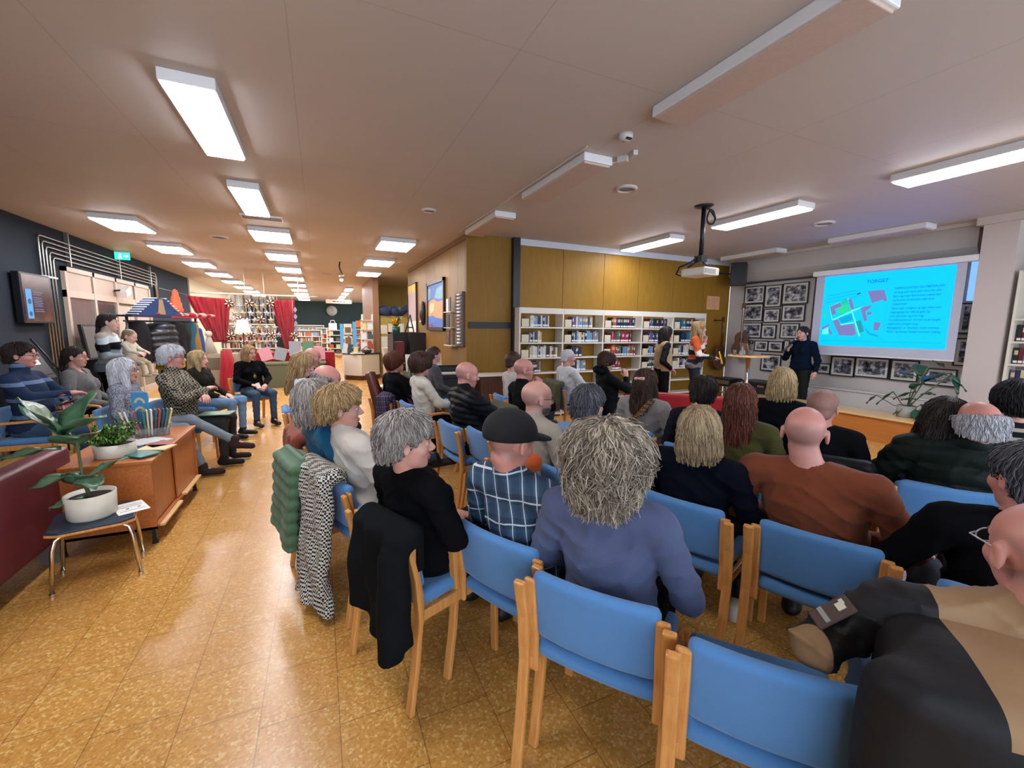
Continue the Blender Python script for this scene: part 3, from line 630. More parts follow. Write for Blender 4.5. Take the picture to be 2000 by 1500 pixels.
# ------------------------------------------------------------------ bookcases on the mustard wall
BY = 6.76
ux = [W(p, 600, Y=BY)[0] for p in (1016, 1101, 1180, 1256, 1317, 1380)]
zs = [W(1016, p, Y=BY)[2] for p in (638, 669, 699, 729)]+[.58, .3, .06]; ztop = W(1016, 600, Y=BY)[2]
rnd = random.Random(7)
BC = {k: mat('book_'+k, c, .45, var=(30, c2)) for k, c, c2 in (('navy blue', '27344f', '1d2740'), ('black', '1c1c20', '2a2a30'), ('white', 'd6d2ca', 'bdb8b0'), ('grey', '8d8f94', '70737a'), ('light blue', '7da3c4', '5f87ad'), ('teal', '3f6f80', '2f5a6c'), ('crimson', 'a3263f', '871d33'), ('dark red', '6d2428', '561a1e'), ('brown', '6d5140', '564033'), ('cream', 'cbbf9d', 'b4a884'), ('green', '4b7a58', '38603f'), ('orange', 'c75a2c', 'a8481f'), ('purple', '6b5a8c', '544674'), ('pink', 'c98a94', 'b5727e'))}
BN = list(BC)
def book(x, y, z, w, h, d, col, label, group, lean=0, sx=1):
    g = G().bx(-w/2, w/2, 0, d, 0, h).bx(-w/2+.003, w/2-.003, .004, d-.004, h-.001, h+.001, 1)
    g.bx(-w/2+.001, w/2-.001, -.001, .001, .015, .045, 2).bx(-w/2+.002, w/2-.002, -.001, .001, h*.55, h*.82, 3)
    o = mk('book', g, [BC[col], M_paper, M_paper, BC['cream'] if rnd.random() < .3 else BC['white'] if rnd.random() < .3 else BC[col]])
    o.location = (x, y, z); o.rotation_euler = (0, lean, 0)
    return tag(o, label, 'book', group)
runs = {0: [(.12, .72), (.12, .78), (.14, 1.0), (.12, .86), (.3, .98)], 1: [(.1, .52), (.14, .93), (.14, .78), (.12, .85), (.3, .9)],
        2: [(.12, .95), (.1, .52), (.14, .97), (.12, .8), (.14, .6)], 3: [(.1, .5), (.12, .62), (.1, .55), (.12, .5), (.1, .6)]}
bay_cols = [['navy blue', 'light blue', 'black', 'cream', 'brown', 'white', 'grey'], ['grey', 'brown', 'navy blue', 'black', 'white', 'light blue', 'purple'], ['teal', 'crimson', 'crimson', 'orange', 'black', 'light blue', 'green', 'navy blue'], ['navy blue', 'purple', 'dark red', 'teal', 'light blue', 'black'], ['light blue', 'navy blue', 'teal', 'grey', 'white', 'dark red']]
BAYN = ['leftmost bay', 'second bay', 'middle bay', 'fourth bay', 'rightmost bay']; ROWN = ['top shelf', 'second shelf', 'third shelf', 'fourth shelf']
ORDS = ['first', 'second', 'third', 'fourth', 'fifth', 'sixth', 'seventh', 'eighth', 'ninth', 'tenth', 'eleventh', 'twelfth', '13th', '14th', '15th', '16th', '17th', '18th', '19th', '20th', '21st', '22nd']
for b in range(5):
    x0, x1 = ux[b], ux[b+1]; w = x1-x0
    t = thing('bookcase', f'white metal bookcase on the mustard wall, {BAYN[b]}' + (' beside the black steel post' if b == 0 else ''), 'bookcase', (x0, BY, 0), 0, 'white bookcase bays on the mustard wall')
    mk('side_panel', G().bx(-.015, .015, 0, .27, 0, ztop), M_shelf, t)
    if b == 4: mk('side_panel', G().bx(w-.015, w+.015, 0, .27, 0, ztop), M_shelf, t)
    mk('header', G().bx(.015, w-.015, -.005, .01, ztop-.1, ztop), M_shelf, t)
    for z in zs: mk('shelf', G().bx(.015, w-.015, -.01, .27, z-.025, z), M_shelf, t)
    for r in range(4):
        z = zs[r]; mk('sign_holder', G().bx(.03, .17, -.014, -.010, z+.005, z+.14), mat('cream_sign', 'd3caae', .6), t)
        f0, f1 = runs[r][b]; x = x0+.17+f0*.3; xe = x0+.03+f1*(w-.06); n = 0; last = None
        zn = (zs[r-1] if r else ztop-.09)-z; hh = .21 if r else .23
        while x < xe and n < 17:
            bw = rnd.uniform(.026, .05); h = min(zn-.045, rnd.uniform(.82, 1.05)*hh); 
            c = last if (last and rnd.random() < .35) else rnd.choice(bay_cols[b]); last = c
            lean = 0
            if x+bw > xe: break
            book(x+bw/2, BY+.012+rnd.uniform(0, .02), z, bw-.003, h, rnd.uniform(.14, .18), c, f'{c} book, {ORDS[n]} from the left on the {ROWN[r]} of the {BAYN[b]}', f'books on the {ROWN[r]} of the {BAYN[b]}', lean)
            x += bw; n += 1
# low white shelf along the end panel
t = thing('piano_shelf', 'long low white shelf board over a dark wooden cabinet below the end panel', 'shelf', (2.36, 6.72, 0))
mk('board', G().bx(.1, .86, 0, .3, .80, .84), M_shelf, t); mk('cabinet', G().bx(.12, .84, .02, .3, 0, .8), M_dkwood, t)

# right-edge books
for k in range(11):
    r = k//4; c = rnd.choice(['navy blue', 'purple', 'dark red', 'grey', 'black', 'cream']); z = .9+.025+(2-r)*.3
    o = book(8.5, 2.38-(k % 4)*.045, z, .04, .22, .15, c, f'{c} book, {ORDS[k % 4]} from the column on the {["upper","middle","lower"][r]} shelf at the right edge', 'books at the right edge'); o.rotation_euler = (0, 0, R_(-90))

# ------------------------------------------------------------------ left foreground: sofa, cabinet, stool, plants
M_leather = NT('oxblood_leather'); v = M_leather.co(); M_leather.col(M_leather.mix(M_leather.noise(v, 4, 3), '561f27', '6a2a32')); M_leather.bump(M_leather.noise(v, 160, 3), .2, .002); M_leather = M_leather.done(.42, .4)
M_leather2 = mat('bright_red_leather', 'a3222c', .35, var=(3, '8c1a24'), bump=(120, .15))
def sofa(name, label, loc, rz, L, m, D=.75, H=.76):
    t = thing(name, label, 'sofa', loc, rz)
    sdf_obj('backrest', lambda P: rbox(P, (0, 0, (H+.17)/2), (L/2, .07, (H-.17)/2), .03), (-L/2, -.08, .15), (L/2, .08, H+.02), .02, m, t)
    sdf_obj('seat', lambda P: rbox(P, (0, D/2, .3), (L/2-.01, D/2-.03, .12), .05), (-L/2, 0, .15), (L/2, D, .45), .025, m, t)
    for sx in (-1, 1):
        sdf_obj('armrest', lambda P: rbox(P, (sx*(L/2-.06), D/2, .4), (.07, D/2, .2), .04), (sx*(L/2-.06)-.1, -.02, .15), (sx*(L/2-.06)+.1, D+.02, .62), .025, m, t)
        for yy in (0.0, D-.08): mk('leg', G().bx(sx*(L/2-.22)-.02, sx*(L/2-.22)+.02, yy-.05, yy+.06, 0, .2), mat('grey_metal_leg', '84807c', .4, metal=.5), t)
    return t
sofa('leather_sofa', 'oxblood leather sofa seen from behind at the left edge', (-1.72, 2.98, 0), R_(90), 2.0, M_leather)
# teak cabinet
CX0, CX1, CY0, CY1 = -1.72, -1.15, 3.78, 4.98
t = thing('sideboard', 'teak sideboard with two sliding doors beside the sofa back', 'cabinet', ((CX0+CX1)/2, (CY0+CY1)/2, 0))
hx, hy = (CX1-CX0)/2, (CY1-CY0)/2
g = G().bx(-hx, hx, -hy, -hy+.022, .12, .625).bx(-hx, hx, hy-.022, hy, .12, .625).bx(-hx, hx, -hy, hy, .12, .14).bx(-hx, -hx+.015, -hy, hy, .12, .62)
mk('carcass', g, M_teak, t); mk('top', G().bx(-hx-.005, hx+.012, -hy-.01, hy+.01, .62, .645), M_teak, t, bevel=.004)
for y0_, y1_, x_ in ((-hy+.022, .02, hx-.03), (-.02, hy-.022, hx-.012)): mk('door', G().bx(x_-.012, x_, y0_, y1_, .15, .61), m_wood('teak_door', 'a65b28', 'bd7538', 4, 2), t)
mk('rail', G().bx(hx-.01, hx+.03, -hy+.06, -.06, .115, .135), M_light, t, bevel=.004); mk('rail', G().bx(hx-.01, hx+.03, .06, hy-.03, .135, .155), M_light, t, bevel=.004)
for sx in (-1, 1):
    for sy in (-1, 1): mk('leg', G().box((sx*(hx-.03), sy*(hy-.04), .06), (.025, .025, .12)).cyl((sx*(hx-.03), sy*(hy-.04), 0), .02, .02, m=0), M_dark, t)
# stool
M_ply = mat('navy_seat_top', '233040', .45)
t = thing('low_stool', 'low stool with dark blue square seat and bent chrome legs', 'stool', (-1.36, 3.46, 0), R_(14))
mk('seat', G().prism([(-.2, -.16), (-.14, -.2), (.14, -.2), (.2, -.16), (.2, .16), (.14, .2), (-.14, .2), (-.2, .16)], .385, .4), M_ply, t, bevel=.006)
mk('seat_edge', G().prism([(-.203, -.162), (-.142, -.203), (.142, -.203), (.203, -.162), (.203, .162), (.142, .203), (-.142, .203), (-.203, .162)], .372, .386), M_beech, t)
for sx in (-1, 1):
    for sy in (-1, 1): mk('leg', G().tube([(sx*.06, sy*.12, .362), (sx*.13, sy*.13, .36), (sx*.165, sy*.14, .335), (sx*.18, sy*.15, .28), (sx*.2, sy*.16, .02)], .0115, 10).cyl((sx*.2, sy*.16, 0), .015, .02), M_steel, t)
# leaf helpers
def m_leaf(name, c1, c2, vein):
    s = NT(name); v = s.co(kind='UV'); n = s.noise(s.co(), 12, 3); X = s.xyz(v)
    s.col(s.mix(s.math('MULTIPLY', n, .9), c1, c2)); s.b.inputs['Subsurface Weight'].default_value = 0; return s.done(.3, .5)
M_leaf = m_leaf('glossy_leaf', '2f5340', '5c7a58', 'a'); M_leaf2 = m_leaf('small_leaf', '3f6a2c', '6c9240', 'a'); M_leaf3 = m_leaf('dark_leaf', '1b3c30', '2f5a46', 'a'); M_stem = mat('plant_stem', '55603a', .6)
def leaf(g, base, tip, width, up=(0, 0, 1), droop=.15, fold=.25, nu=8, m=0):
    b, t = Vector(base), Vector(tip); ax = t-b; L = ax.length; d = ax.normalized(); side = d.cross(Vector(up)).normalized(); nrm = side.cross(d)
    def fn(u, w):
        s = (w-.5)*2; ww = width*math.sin(math.pi*min(1, u*.96+.02))**.75*(1-.25*u)
        p = b+ax*u-Vector((0, 0, 1))*droop*L*u*u+side*s*ww+nrm*(abs(s)*ww*fold+.012*math.sin(u*9+s*2))
        return tuple(p)
    return g.grid(fn, nu, 4, m)
def leaf_obj(parent, base, tip, width, m, droop=.15, fold=.25, label=None):
    return mk('leaf', leaf(G(), base, tip, width, droop=droop, fold=fold), m, parent, solid=.002)
def pot(t, c, r, h, m, soil=True):
    mk('pot', G().lathe([(1e-3, 0), (r*.88, 0), (r*.95, h*.08), (r, h), (r*.94, h), (r*.9, h*.82), (1e-3, h*.82)], c, 32), m, t)
    mk('soil', G().lathe([(1e-3, h*.83), (r*.9, h*.83), (r*.89, h*.8)], c, 20), mat('soil', '2e2018', .95, bump=(60, .6)), t)
M_pot = mat('white_ceramic', 'cbc4b4', .35)
# big-leaved plant on the stool; leaf tips taken from sight lines at the plant's own distance
bp = (-1.37, 3.46, .4); t = thing('potted_plant', 'tall fiddle-leaved plant in a white pot on the stool', 'plant', bp)
pot(t, (0, 0, 0), .125, .155, M_pot)
def LP(px, py, dy=0): p = W(px, py, Y=bp[1]+dy); return tuple(p-np.array(bp))
stem_top = LP(150, 860); stem_mid = LP(160, 925)
mk('stem', G().tube([(0, 0, .12), LP(165, 945), stem_mid, stem_top, LP(140, 845)], [.012, .011, .009, .008, .004], 8), M_stem, t)
for (a, b, wd_, dy, dr) in (((125, 850), (30, 778), .1, -.05, .0), ((125, 855), (185, 765), .1, .12, .0), ((120, 850), (208, 800), .085, -.1, .12), ((120, 875), (0, 892), .06, -.08, .08), ((145, 870), (155, 830), .1, -.15, .3), ((160, 925), (55, 950), .075, -.1, .1), ((160, 935), (190, 948), .06, -.12, .1), ((165, 935), (250, 885), .05, .05, .1), ((150, 950), (128, 915), .06, -.06, .2), ((168, 970), (95, 990), .035, -.08, .1), ((140, 860), (35, 790), .05, .1, .02)):
    p0 = LP(*a); p1 = LP(*b, dy); leaf_obj(t, p0, p1, wd_*1.35, M_leaf, dr)
# bushy plant on the sideboard
bp2 = (-1.42, 4.02, .645); t = thing('bushy_plant', 'small bushy green plant in a pale bowl on the sideboard', 'plant', bp2)
pot(t, (0, 0, 0), .125, .1, M_pot); g = G(); rr = random.Random(3)
gs_ = G()
for k in range(26):
    a = rr.uniform(0, 6.28); r = rr.uniform(.02, .2); h = rr.uniform(.12, .27); tip = (r*math.cos(a), r*math.sin(a), h); gs_.tube([(tip[0]*.2, tip[1]*.2, .08), (tip[0]*.7, tip[1]*.7, h*.75), tip], .0025, 4)
    for q in range(12):
        f = rr.uniform(.35, 1); p = (tip[0]*f, tip[1]*f, .08+(h-.08)*f); a2 = rr.uniform(0, 6.28); l = rr.uniform(.025, .045)
        leaf(g, p, (p[0]+l*math.cos(a2), p[1]+l*math.sin(a2), p[2]+rr.uniform(-.005, .03)), l*.36, nu=3)
mk('stems', gs_, M_stem, t); mk('foliage', g, M_leaf2, t)
# leaflets, brochure holder, magazines on the sideboard
zt_ = .646
M_acr = NT('clear_acrylic'); M_acr.col('e8ecec'); M_acr.b.inputs['Transmission Weight'].default_value = .9; M_acr = M_acr.done(.08, .5)
t = thing('brochure_holder', 'clear acrylic leaflet holder packed with brochures on the sideboard', 'leaflet holder', (-1.42, 4.66, zt_), R_(20))
mk('tray', G().bx(-.15, .15, -.08, -.074, 0, .07).bx(-.15, .15, .06, .066, 0, .12).bx(-.15, .15, -.08, .066, 0, .006).bx(-.15, -.145, -.08, .066, 0, .1).bx(.145, .15, -.08, .066, 0, .1), M_acr, t)
BR = [mat('brochure_'+n, c, .4, var=(12, c2)) for n, c, c2 in (('teal', '3a7d78', '2b5f5c'), ('cream', 'dcc894', 'c9b070'), ('white', 'e0dfda', 'b9bcc0'), ('dark', '2f3a44', '4a5058'), ('red', 'a94438', '7d332b'), ('navy', '2b4560', '1c3048'))]
for k in range(14):
    a = -.28+.04*k; x = -.13+.02*k
    o = tag(mk('brochure', G().box((0, 0, .11), (.012, .1, .22)), [BR[k % 6]]), f'{["teal","cream","white","dark grey","red","navy"][k % 6]} brochure, {ORDS[k]} from the left in the clear leaflet holder', 'brochure', 'brochures in the clear holder')
    o.matrix_world = t.matrix_basis @ Matrix.Translation((x, 0, .008)) @ Matrix.Rotation(a, 4, 'Y')
t = thing('standing_flyer', 'tall blue flyer with cream arches standing behind the brochures', 'flyer', tuple(W(275, 800, X=-1.5)), R_(-25))
mk('sheet', G().bx(-.075, .075, -.004, .004, -.12, .16), mat('flyer_blue', '4f9fd0', .4), t); 
for z in (.06, -.02): mk('arch_print', G().prism([(.05*math.cos(a), z+.05*math.sin(a)) for a in np.linspace(0, math.pi, 12)]+[(.03*math.cos(a), z+.03*math.sin(a)) for a in np.linspace(math.pi, 0, 12)], -.006, -.0045, 'y'), mat('flyer_cream', 'e3c9a3', .5), t)
mk('foot', G().bx(-.06, .06, -.02, .05, -.16, -.12).bx(-.01, .01, -.006, .006, -.45, -.12), M_acr, t)
MAGS = [('white booklet lying at the back of the magazine pile', 'white', -1.3, 4.42, 0, .1), ('blue and white booklet on the sideboard', 'white', -1.36, 4.33, .012, -.05), ('dark magazine under the pink one', 'navy', -1.27, 4.16, 0, .3), ('red leaflet at the edge of the sideboard', 'red', -1.22, 4.22, .01, -.2), ('cream leaflet nearest the sideboard corner', 'cream', -1.2, 4.1, .01, .5), ('dark leaflet nearest the bowl plant', 'dark', -1.3, 4.0, 0, .2), ('teal leaflet at the front of the pile', 'teal', -1.25, 3.95, .008, .05)]
for l, c, x, y, dz, a in MAGS: tag(mk('magazine', G().box((0, 0, .005), (.15, .21, .009)), BR[['teal', 'cream', 'white', 'dark', 'red', 'navy'].index(c)], loc=(x, y, zt_+dz), rz=a+.8), l, 'magazine', 'magazines on the sideboard')
t = tag(mk('form_sheet', G().box((0, 0, 0), (.16, .22, .002)), M_paper, loc=(-1.2, 3.52, .402), rz=.5), 'white printed form lying on the stool beside the pot', 'paper')
mk('print', G().box((0, .05, .0015), (.13, .004, .0006)).box((0, .02, .0015), (.13, .004, .0006)).box((-.02, -.02, .0015), (.015, .015, .0006)).box((.04, -.02, .0015), (.015, .015, .0006)).box((0, -.06, .0015), (.13, .004, .0006)), M_dark, t)
# dark red chair corner at the bottom edge
t = thing('maroon_seat_corner', 'rounded maroon padded corner at the bottom left edge', 'armchair', (-.82, 1.30, 0), R_(20))
sdf_obj('armrest', lambda P: smin(rbox(P, (0, 0, .3), (.2, .09, .05), .045), cap(P, (.12, 0, .33), (.2, 0, .335), .05), .04), (-.25, -.12, .2), (.28, .12, .42), .015, M_leather, t)
mk('leg', G().bx(-.15, -.12, -.03, .03, 0, .26), M_dark, t)

# ------------------------------------------------------------------ red sofa in front of the bookcases
a = W(1285, 742, Z=.82); b = W(1440, 782, Z=.76)
sofa('red_sofa', 'bright red leather sofa with a rolled back before the bookcases', (4.8, 4.35, 0), R_(-48), 1.9, M_leather2, .75, .72)
# presenter's table, laptop, glasses
tx, ty = 7.15, 4.95
c = W(1455, 694, D=1.0); d_ = c-np.array([0, 0, CAMZ]); 
pt = W(1462, 694, X=7.2); tx, ty, tz = pt
t = thing('standing_table', 'round pale bar table holding a laptop beside the speaker', 'table', (tx, ty, 0))
mk('tabletop', G().lathe([(1e-3, tz-.03), (.34, tz-.03), (.35, tz-.015), (.34, tz), (1e-3, tz)], n=36), M_light, t); mk('column', G().tube([(0, 0, 0), (0, 0, tz-.03)], .035, 14), M_steel, t); mk('base', G().lathe([(1e-3, 0), (.28, 0), (.27, .015), (1e-3, .03)], n=28), M_steel, t)
t = thing('laptop', 'open pinkish silver laptop on the round table', 'laptop', (tx+.05, ty-.02, tz), R_(-120))
M_lap = mat('rose_aluminium', '93776f', .35, metal=.4); mk('base', G().bx(-.15, .15, -.1, .11, 0, .015), M_lap, t, bevel=.003); mk('lid', G().box((0, -.13, .115), (.3, .008, .21), 0, R=Matrix.Rotation(R_(14), 3, 'X')), M_lap, t)
mk('emblem', G().lathe([(1e-3, 0), (.014, 0), (1e-3, .001)], (0, -.1355, .115), 12, 0, False, 'y'), mat('laptop_mark', '5c4944', .3), t)
for (x, y, l) in ((-.22, .12, 'drinking glass at the left edge of the round table'), (-.12, -.12, 'drinking glass beside the laptop on the round table')):
    tag(mk('drinking_glass', G().lathe([(1e-3, 0), (.03, 0), (.036, .1), (.034, .1), (.028, .005), (1e-3, .005)], n=20), M_acr, loc=(tx+x, ty+y, tz)), l, 'glass', 'glasses on the round table')
tag(mk('carafe', G().lathe([(1e-3, 0), (.05, 0), (.055, .06), (.02, .13), (.022, .17), (.018, .17), (.016, .13), (1e-3, .01)], n=20), M_acr, loc=(tx-.17, ty+.0, tz)), 'clear water carafe on the round table', 'carafe')
# amplifier, guitars
t = thing('amplifier', 'large black amplifier cabinet behind the round table', 'amplifier', (8.15, 5.55, 0))
mk('cabinet', G().bx(-.25, .25, -.55, .45, 0, .62), M_dark, t, bevel=.02); mk('grille', G().bx(-.26, -.25, -.5, .4, .06, .5), mat('speaker_cloth', '2a2c30', .9, bump=(200, .5)), t); mk('badge', G().bx(-.265, -.258, -.12, .02, .52, .56), M_steel, t)
t = thing('mixer_case', 'black equipment case with knobs on a small stand by the guitars', 'case', (8.0, 6.35, 0))
mk('case', G().bx(-.2, .2, -.22, .22, .45, .62), M_dark, t, bevel=.01); mk('stand', G().tube([(-.15, -.18, 0), (.15, .18, .45)], .012).tube([(.15, -.18, 0), (-.15, .18, .45)], .012), M_steel, t); mk('panel', G().bx(-.205, -.2, -.2, .2, .5, .58), M_steel, t)
M_guitar = m_wood('guitar_wood', '3d2412', '5f3a1c', 6)
def guitar(x, y, z, label, rz):
    t = thing('guitar', label, 'guitar', (x, y, z), rz, 'guitars hung on the corner wall')
    def f(P):
        X, Y, Z = P; d = smin(np.sqrt(X**2+(Z-.2)**2)-.19, np.sqrt(X**2+(Z-.45)**2)-.14, .08); return smax(d, np.abs(Y)-.045, .01)
    sdf_obj('body', f, (-.2, -.05, 0), (.2, .05, .6), .014, M_guitar, t)
    mk('neck', G().box((0, -.045, .82), (.05, .02, .55)), M_dkwood, t); mk('headstock', G().box((0, -.045, 1.14), (.075, .018, .14)).tube([(-.05, -.045, 1.1), (.05, -.045, 1.1)], .006).tube([(-.05, -.045, 1.16), (.05, -.045, 1.16)], .006), M_dkwood, t)
    mk('wall_hook', G().tube([(0, -.045, 1.12), (0, .02, 1.14), (0, .24 if rz else .2, 1.14)], .012), M_dark, t); mk('sound_hole', G().lathe([(1e-3, 0), (.045, 0), (1e-3, .002)], (0, -.048, .42), 18, 0, False, 'y'), M_black, t); mk('strings', G().bx(-.012, .012, -.06, -.058, .16, 1.1), M_steel, t)
guitar(8.3, 6.85, .72, 'brown acoustic guitar on a stand nearest the bookcases', 0); guitar(8.55, 6.5, 1.02, 'dark acoustic guitar hanging higher in the corner', R_(-60))
# monstera on the window bench
bp3 = W(1768, 815, X=7.85); bp3[2] = .39; t = thing('monstera_plant', 'sprawling dark green leafy plant in a pot under the screen', 'plant', tuple(bp3))
pot(t, (0, 0, 0), .11, .17, mat('stone_pot', '8b8a80', .7))
def MP(px, py, dx=0): return tuple(W(px, py, X=bp3[0]+dx)-bp3)
for (a, b, wd_, dx) in (((1790, 765), (1745, 775), .07, -.05), ((1795, 740), (1752, 720), .08, -.1), ((1800, 735), (1790, 705), .09, .05), ((1800, 750), (1830, 725), .08, .1), ((1805, 745), (1860, 722), .07, .0), ((1855, 735), (1888, 760), .05, .05), ((1860, 730), (1872, 765), .04, -.05), ((1790, 780), (1760, 778), .055, .0), ((1780, 790), (1745, 805), .05, -.1), ((1800, 790), (1825, 800), .07, -.05), ((1790, 800), (1800, 825), .07, -.1), ((1745, 765), (1712, 785), .02, .0), ((1712, 772), (1692, 785), .025, 0), ((1820, 705), (1845, 715), .06, .1), ((1780, 760), (1800, 745), .07, -.05), ((1800, 770), (1828, 768), .06, 0)):
    p0 = MP(*a); p1 = MP(*b, dx); mk('stem', G().tube([(0, 0, .14), (p0[0]*.4, p0[1]*.4, p0[2]*.55), p0], .006, 6), M_stem, t); leaf_obj(t, p0, p1, wd_*1.5, M_leaf3, .15, .2)

# ------------------------------------------------------------------ veneered wall: paintings, mask, rack, dark shelf, desk
def wall_pic(px0, py0, px1, py1, py2, label, name='painting', fr=.05, cat='painting'):
    a = W(px0, py0, X=XW); b = W(px1, py1, X=XW); c = W(px1, py2, X=XW)
    y0, y1 = min(a[1], b[1]), max(a[1], b[1]); z1 = (a[2]+b[2])/2; z0 = c[2]
    t = thing(name, label, cat, (XW, (y0+y1)/2, (z0+z1)/2)); w, h = y1-y0, z1-z0
    mk('frame', G().bx(-.05, 0, -w/2, w/2, h/2-fr, h/2).bx(-.05, 0, -w/2, w/2, -h/2, -h/2+fr).bx(-.05, 0, -w/2, -w/2+fr, -h/2, h/2).bx(-.05, 0, w/2-fr, w/2, -h/2, h/2), m_wood('frame_wood', '2a211d', '4a3d35', 6), t)
    return t, w-2*fr, h-2*fr
def shape(t, name, pts, w, h, m, d):   # u toward the viewer's right (-Y), v down
    g = G(); P = [(0, w/2-u*w, h/2-v*h) for u, v in pts]; n = len(P); g.add([(-d, y, z) for _, y, z in P]+[(-d+.004, y, z) for _, y, z in P], [tuple(range(n)), tuple(reversed(range(n, 2*n)))]+[(i, n+i, n+(i+1) % n, (i+1) % n) for i in range(n)])
    return mk(name, g, m, t)
t, w, h = wall_pic(836, 553, 870, 542, 646, 'large dark-framed abstract painting in orange and blue', fr=.07)
shape(t, 'canvas', [(0, 0), (1, 0), (1, 1), (0, 1)], w, h, mat('paint_orange', 'd9895a', .5, var=(6, 'e3b48c')), .02)
pb1 = mat('paint_blue', '3a66c8', .5, var=(8, '5b8ad6')); shape(t, 'paint_field', [(0, 0), (1, 0), (1, .4), (.62, .42), (.4, .33), (.1, .38), (0, .42)], w, h, pb1, .024)
shape(t, 'paint_field', [(.6, .12), (1, .08), (1, .36), (.7, .37), (.45, .31)], w, h, mat('paint_sky', '8fc3d6', .5, var=(8, '6fa8c8')), .028); shape(t, 'paint_field', [(0, .08), (.22, .06), (.2, .3), (0, .36)], w, h, mat('paint_pale', '7fa9cc', .5), .028)
shape(t, 'paint_field', [(0, .74), (.3, .72), (.55, .78), (1, .82), (1, 1), (0, 1)], w, h, pb1, .024); shape(t, 'paint_field', [(.1, .93), (.25, .9), (.35, .98), (.1, 1)], w, h, mat('paint_red', 'a8443f', .5), .028)
shape(t, 'paint_field', [(.2, .42), (.45, .44), (.4, .62), (.15, .68), (.1, .5)], w, h, mat('paint_cream', 'ecd3a8', .5), .024)
t, w, h = wall_pic(798, 558, 815, 551, 650, 'narrow tall poster in mauve with a yellow crown edge', fr=.02, cat='poster', name='tall_poster')
shape(t, 'sheet', [(0, 0), (1, 0), (1, 1), (0, 1)], w, h, mat('poster_mauve', 'b9a0a8', .5), .02); shape(t, 'yellow_band', [(0, 0), (1, 0), (1, .14), (.85, .2), (.75, .1), (.6, .2), (.48, .1), (.32, .22), (.2, .11), (0, .2)], w, h, mat('poster_yellow', 'e3c65c', .5), .024)
shape(t, 'white_band', [(0, .8), (1, .76), (1, 1), (0, 1)], w, h, M_paper, .024)
c = W(829, 612, X=XW); t = thing('wall_mask', 'dark carved mask hanging between the two pictures', 'mask', tuple(c))
sdf_obj('face', lambda P: smin(ell(P, (-.04, 0, 0), (.06, .12, .3)), ell(P, (-.09, 0, -.03), (.03, .03, .1)), .03), (-.16, -.14, -.32), (.03, .14, .32), .02, mat('dark_carving', '2b2224', .4), t); mk('inlay', G().ball((-.1, 0, -.2), (.02, .07, .03)), mat('inlay', 'cfc3b4', .5), t)
c0_ = W(878, 575, X=XW); c1_ = W(905, 672, X=XW)
t = thing('leaflet_rack', 'wall rack of grey slots holding white leaflets at the corner', 'rack', (XW, 7.65, 1.3))
mk('back', G().bx(-.05, 0, -.5, -.08, 0, .95), mat('rack_grey', '5d5650', .5), t)
for k in range(15): mk('leaflet', G().box((-.075, -.38, .06+k*.06), (.03, .14, .028)), [M_paper, mat('leaflet_pink', 'c79a8e', .6)][1 if 4 < k < 8 else 0], t); mk('leaflet', G().box((-.065, -.2, .06+k*.06), (.02, .12, .028)), mat('rack_brown', '6e5a4a', .6), t)
for z, l in ((.0, 0), (.33, 0), (.62, 0)): mk('ledge', G().bx(-.14, 0, -.12, .38, z-.015, z), M_shelf, t)
for k, (y, z, w_, h_, c_, l) in enumerate(((.18, .0, .2, .28, 'dark', 'dark booklet with a red figure on the lowest rack ledge'), (.2, .33, .18, .24, 'navy', 'dark booklet on the middle rack ledge'), (.22, .62, .15, .24, 'white', 'pale booklet on the top rack ledge'), (.06, .62, .08, .26, 'dark', 'narrow dark booklet on the top rack ledge'))):
    o = tag(mk('booklet', G().bx(-.11, -.095, -w_/2, w_/2, 0, h_), BR[['teal', 'cream', 'white', 'dark', 'red', 'navy'].index(c_)], loc=(XW, 7.65+y, 1.3+z)), l, 'booklet')
    if k == 0: mk('figure', G().ball((-.112, 0, .19), (.004, .04, .05)).ball((-.112, .02, .08), (.004, .03, .05)), mat('figure_red', 'b8503c', .5), o)
# dark cube shelf with binders, plant, easel
t = thing('dark_shelf', 'tall black-brown cube shelf beside the tall poster', 'shelf', (1.98, 10.6, 0)); M_bb = mat('black_brown_board', '1d1716', .4)
mk('carcass', G().bx(-.4, .34, -.02, 0, 0, 1.5).bx(-.4, -.36, 0, .4, 0, 1.5).bx(.3, .34, 0, .4, 0, 1.5).bx(-.4, .34, 0, .4, 1.46, 1.5).bx(-.4, .34, 0, .4, .95, .98).bx(-.4, .34, 0, .4, .45, .48).bx(-.4, -.4+.02, -.36, 0, 0, 1.5).bx(-.4, .34, .38, .4, 0, 1.5), M_bb, t)
mk('side', G().bx(-.02, .34, -.46, -.02, 0, 1.5), M_bb, t)
for k in range(4): tag(mk('binder', G().box((0, 0, .15), (.22, .05, .3)), [BC['white'], BC['grey'], BC['white'], BC['dark red']][k], loc=(1.74, 10.22-.08*k+.35, .98)), f'{["white","grey","white thin","dark red"][k]} binder in the black cube shelf, {ORDS[k]} from the poster', 'binder')
bp4 = (1.75, 10.8, 1.5); t = thing('yellow_flower_pot', 'yellow flowers in a dark green pot on the black shelf', 'plant', bp4); pot(t, (0, 0, 0), .1, .14, mat('green_glaze', '1f5a48', .3)); g = G(); rr = random.Random(5)
for k in range(40): leaf(g, (0, 0, .14), (rr.uniform(-.17, .17), rr.uniform(-.17, .17), rr.uniform(.2, .45)), .03, nu=3, m=0 if rr.random() < .4 else 1)
mk('flowers', g, [M_leaf2, mat('yellow_petal', 'd9a92c', .6)], t)
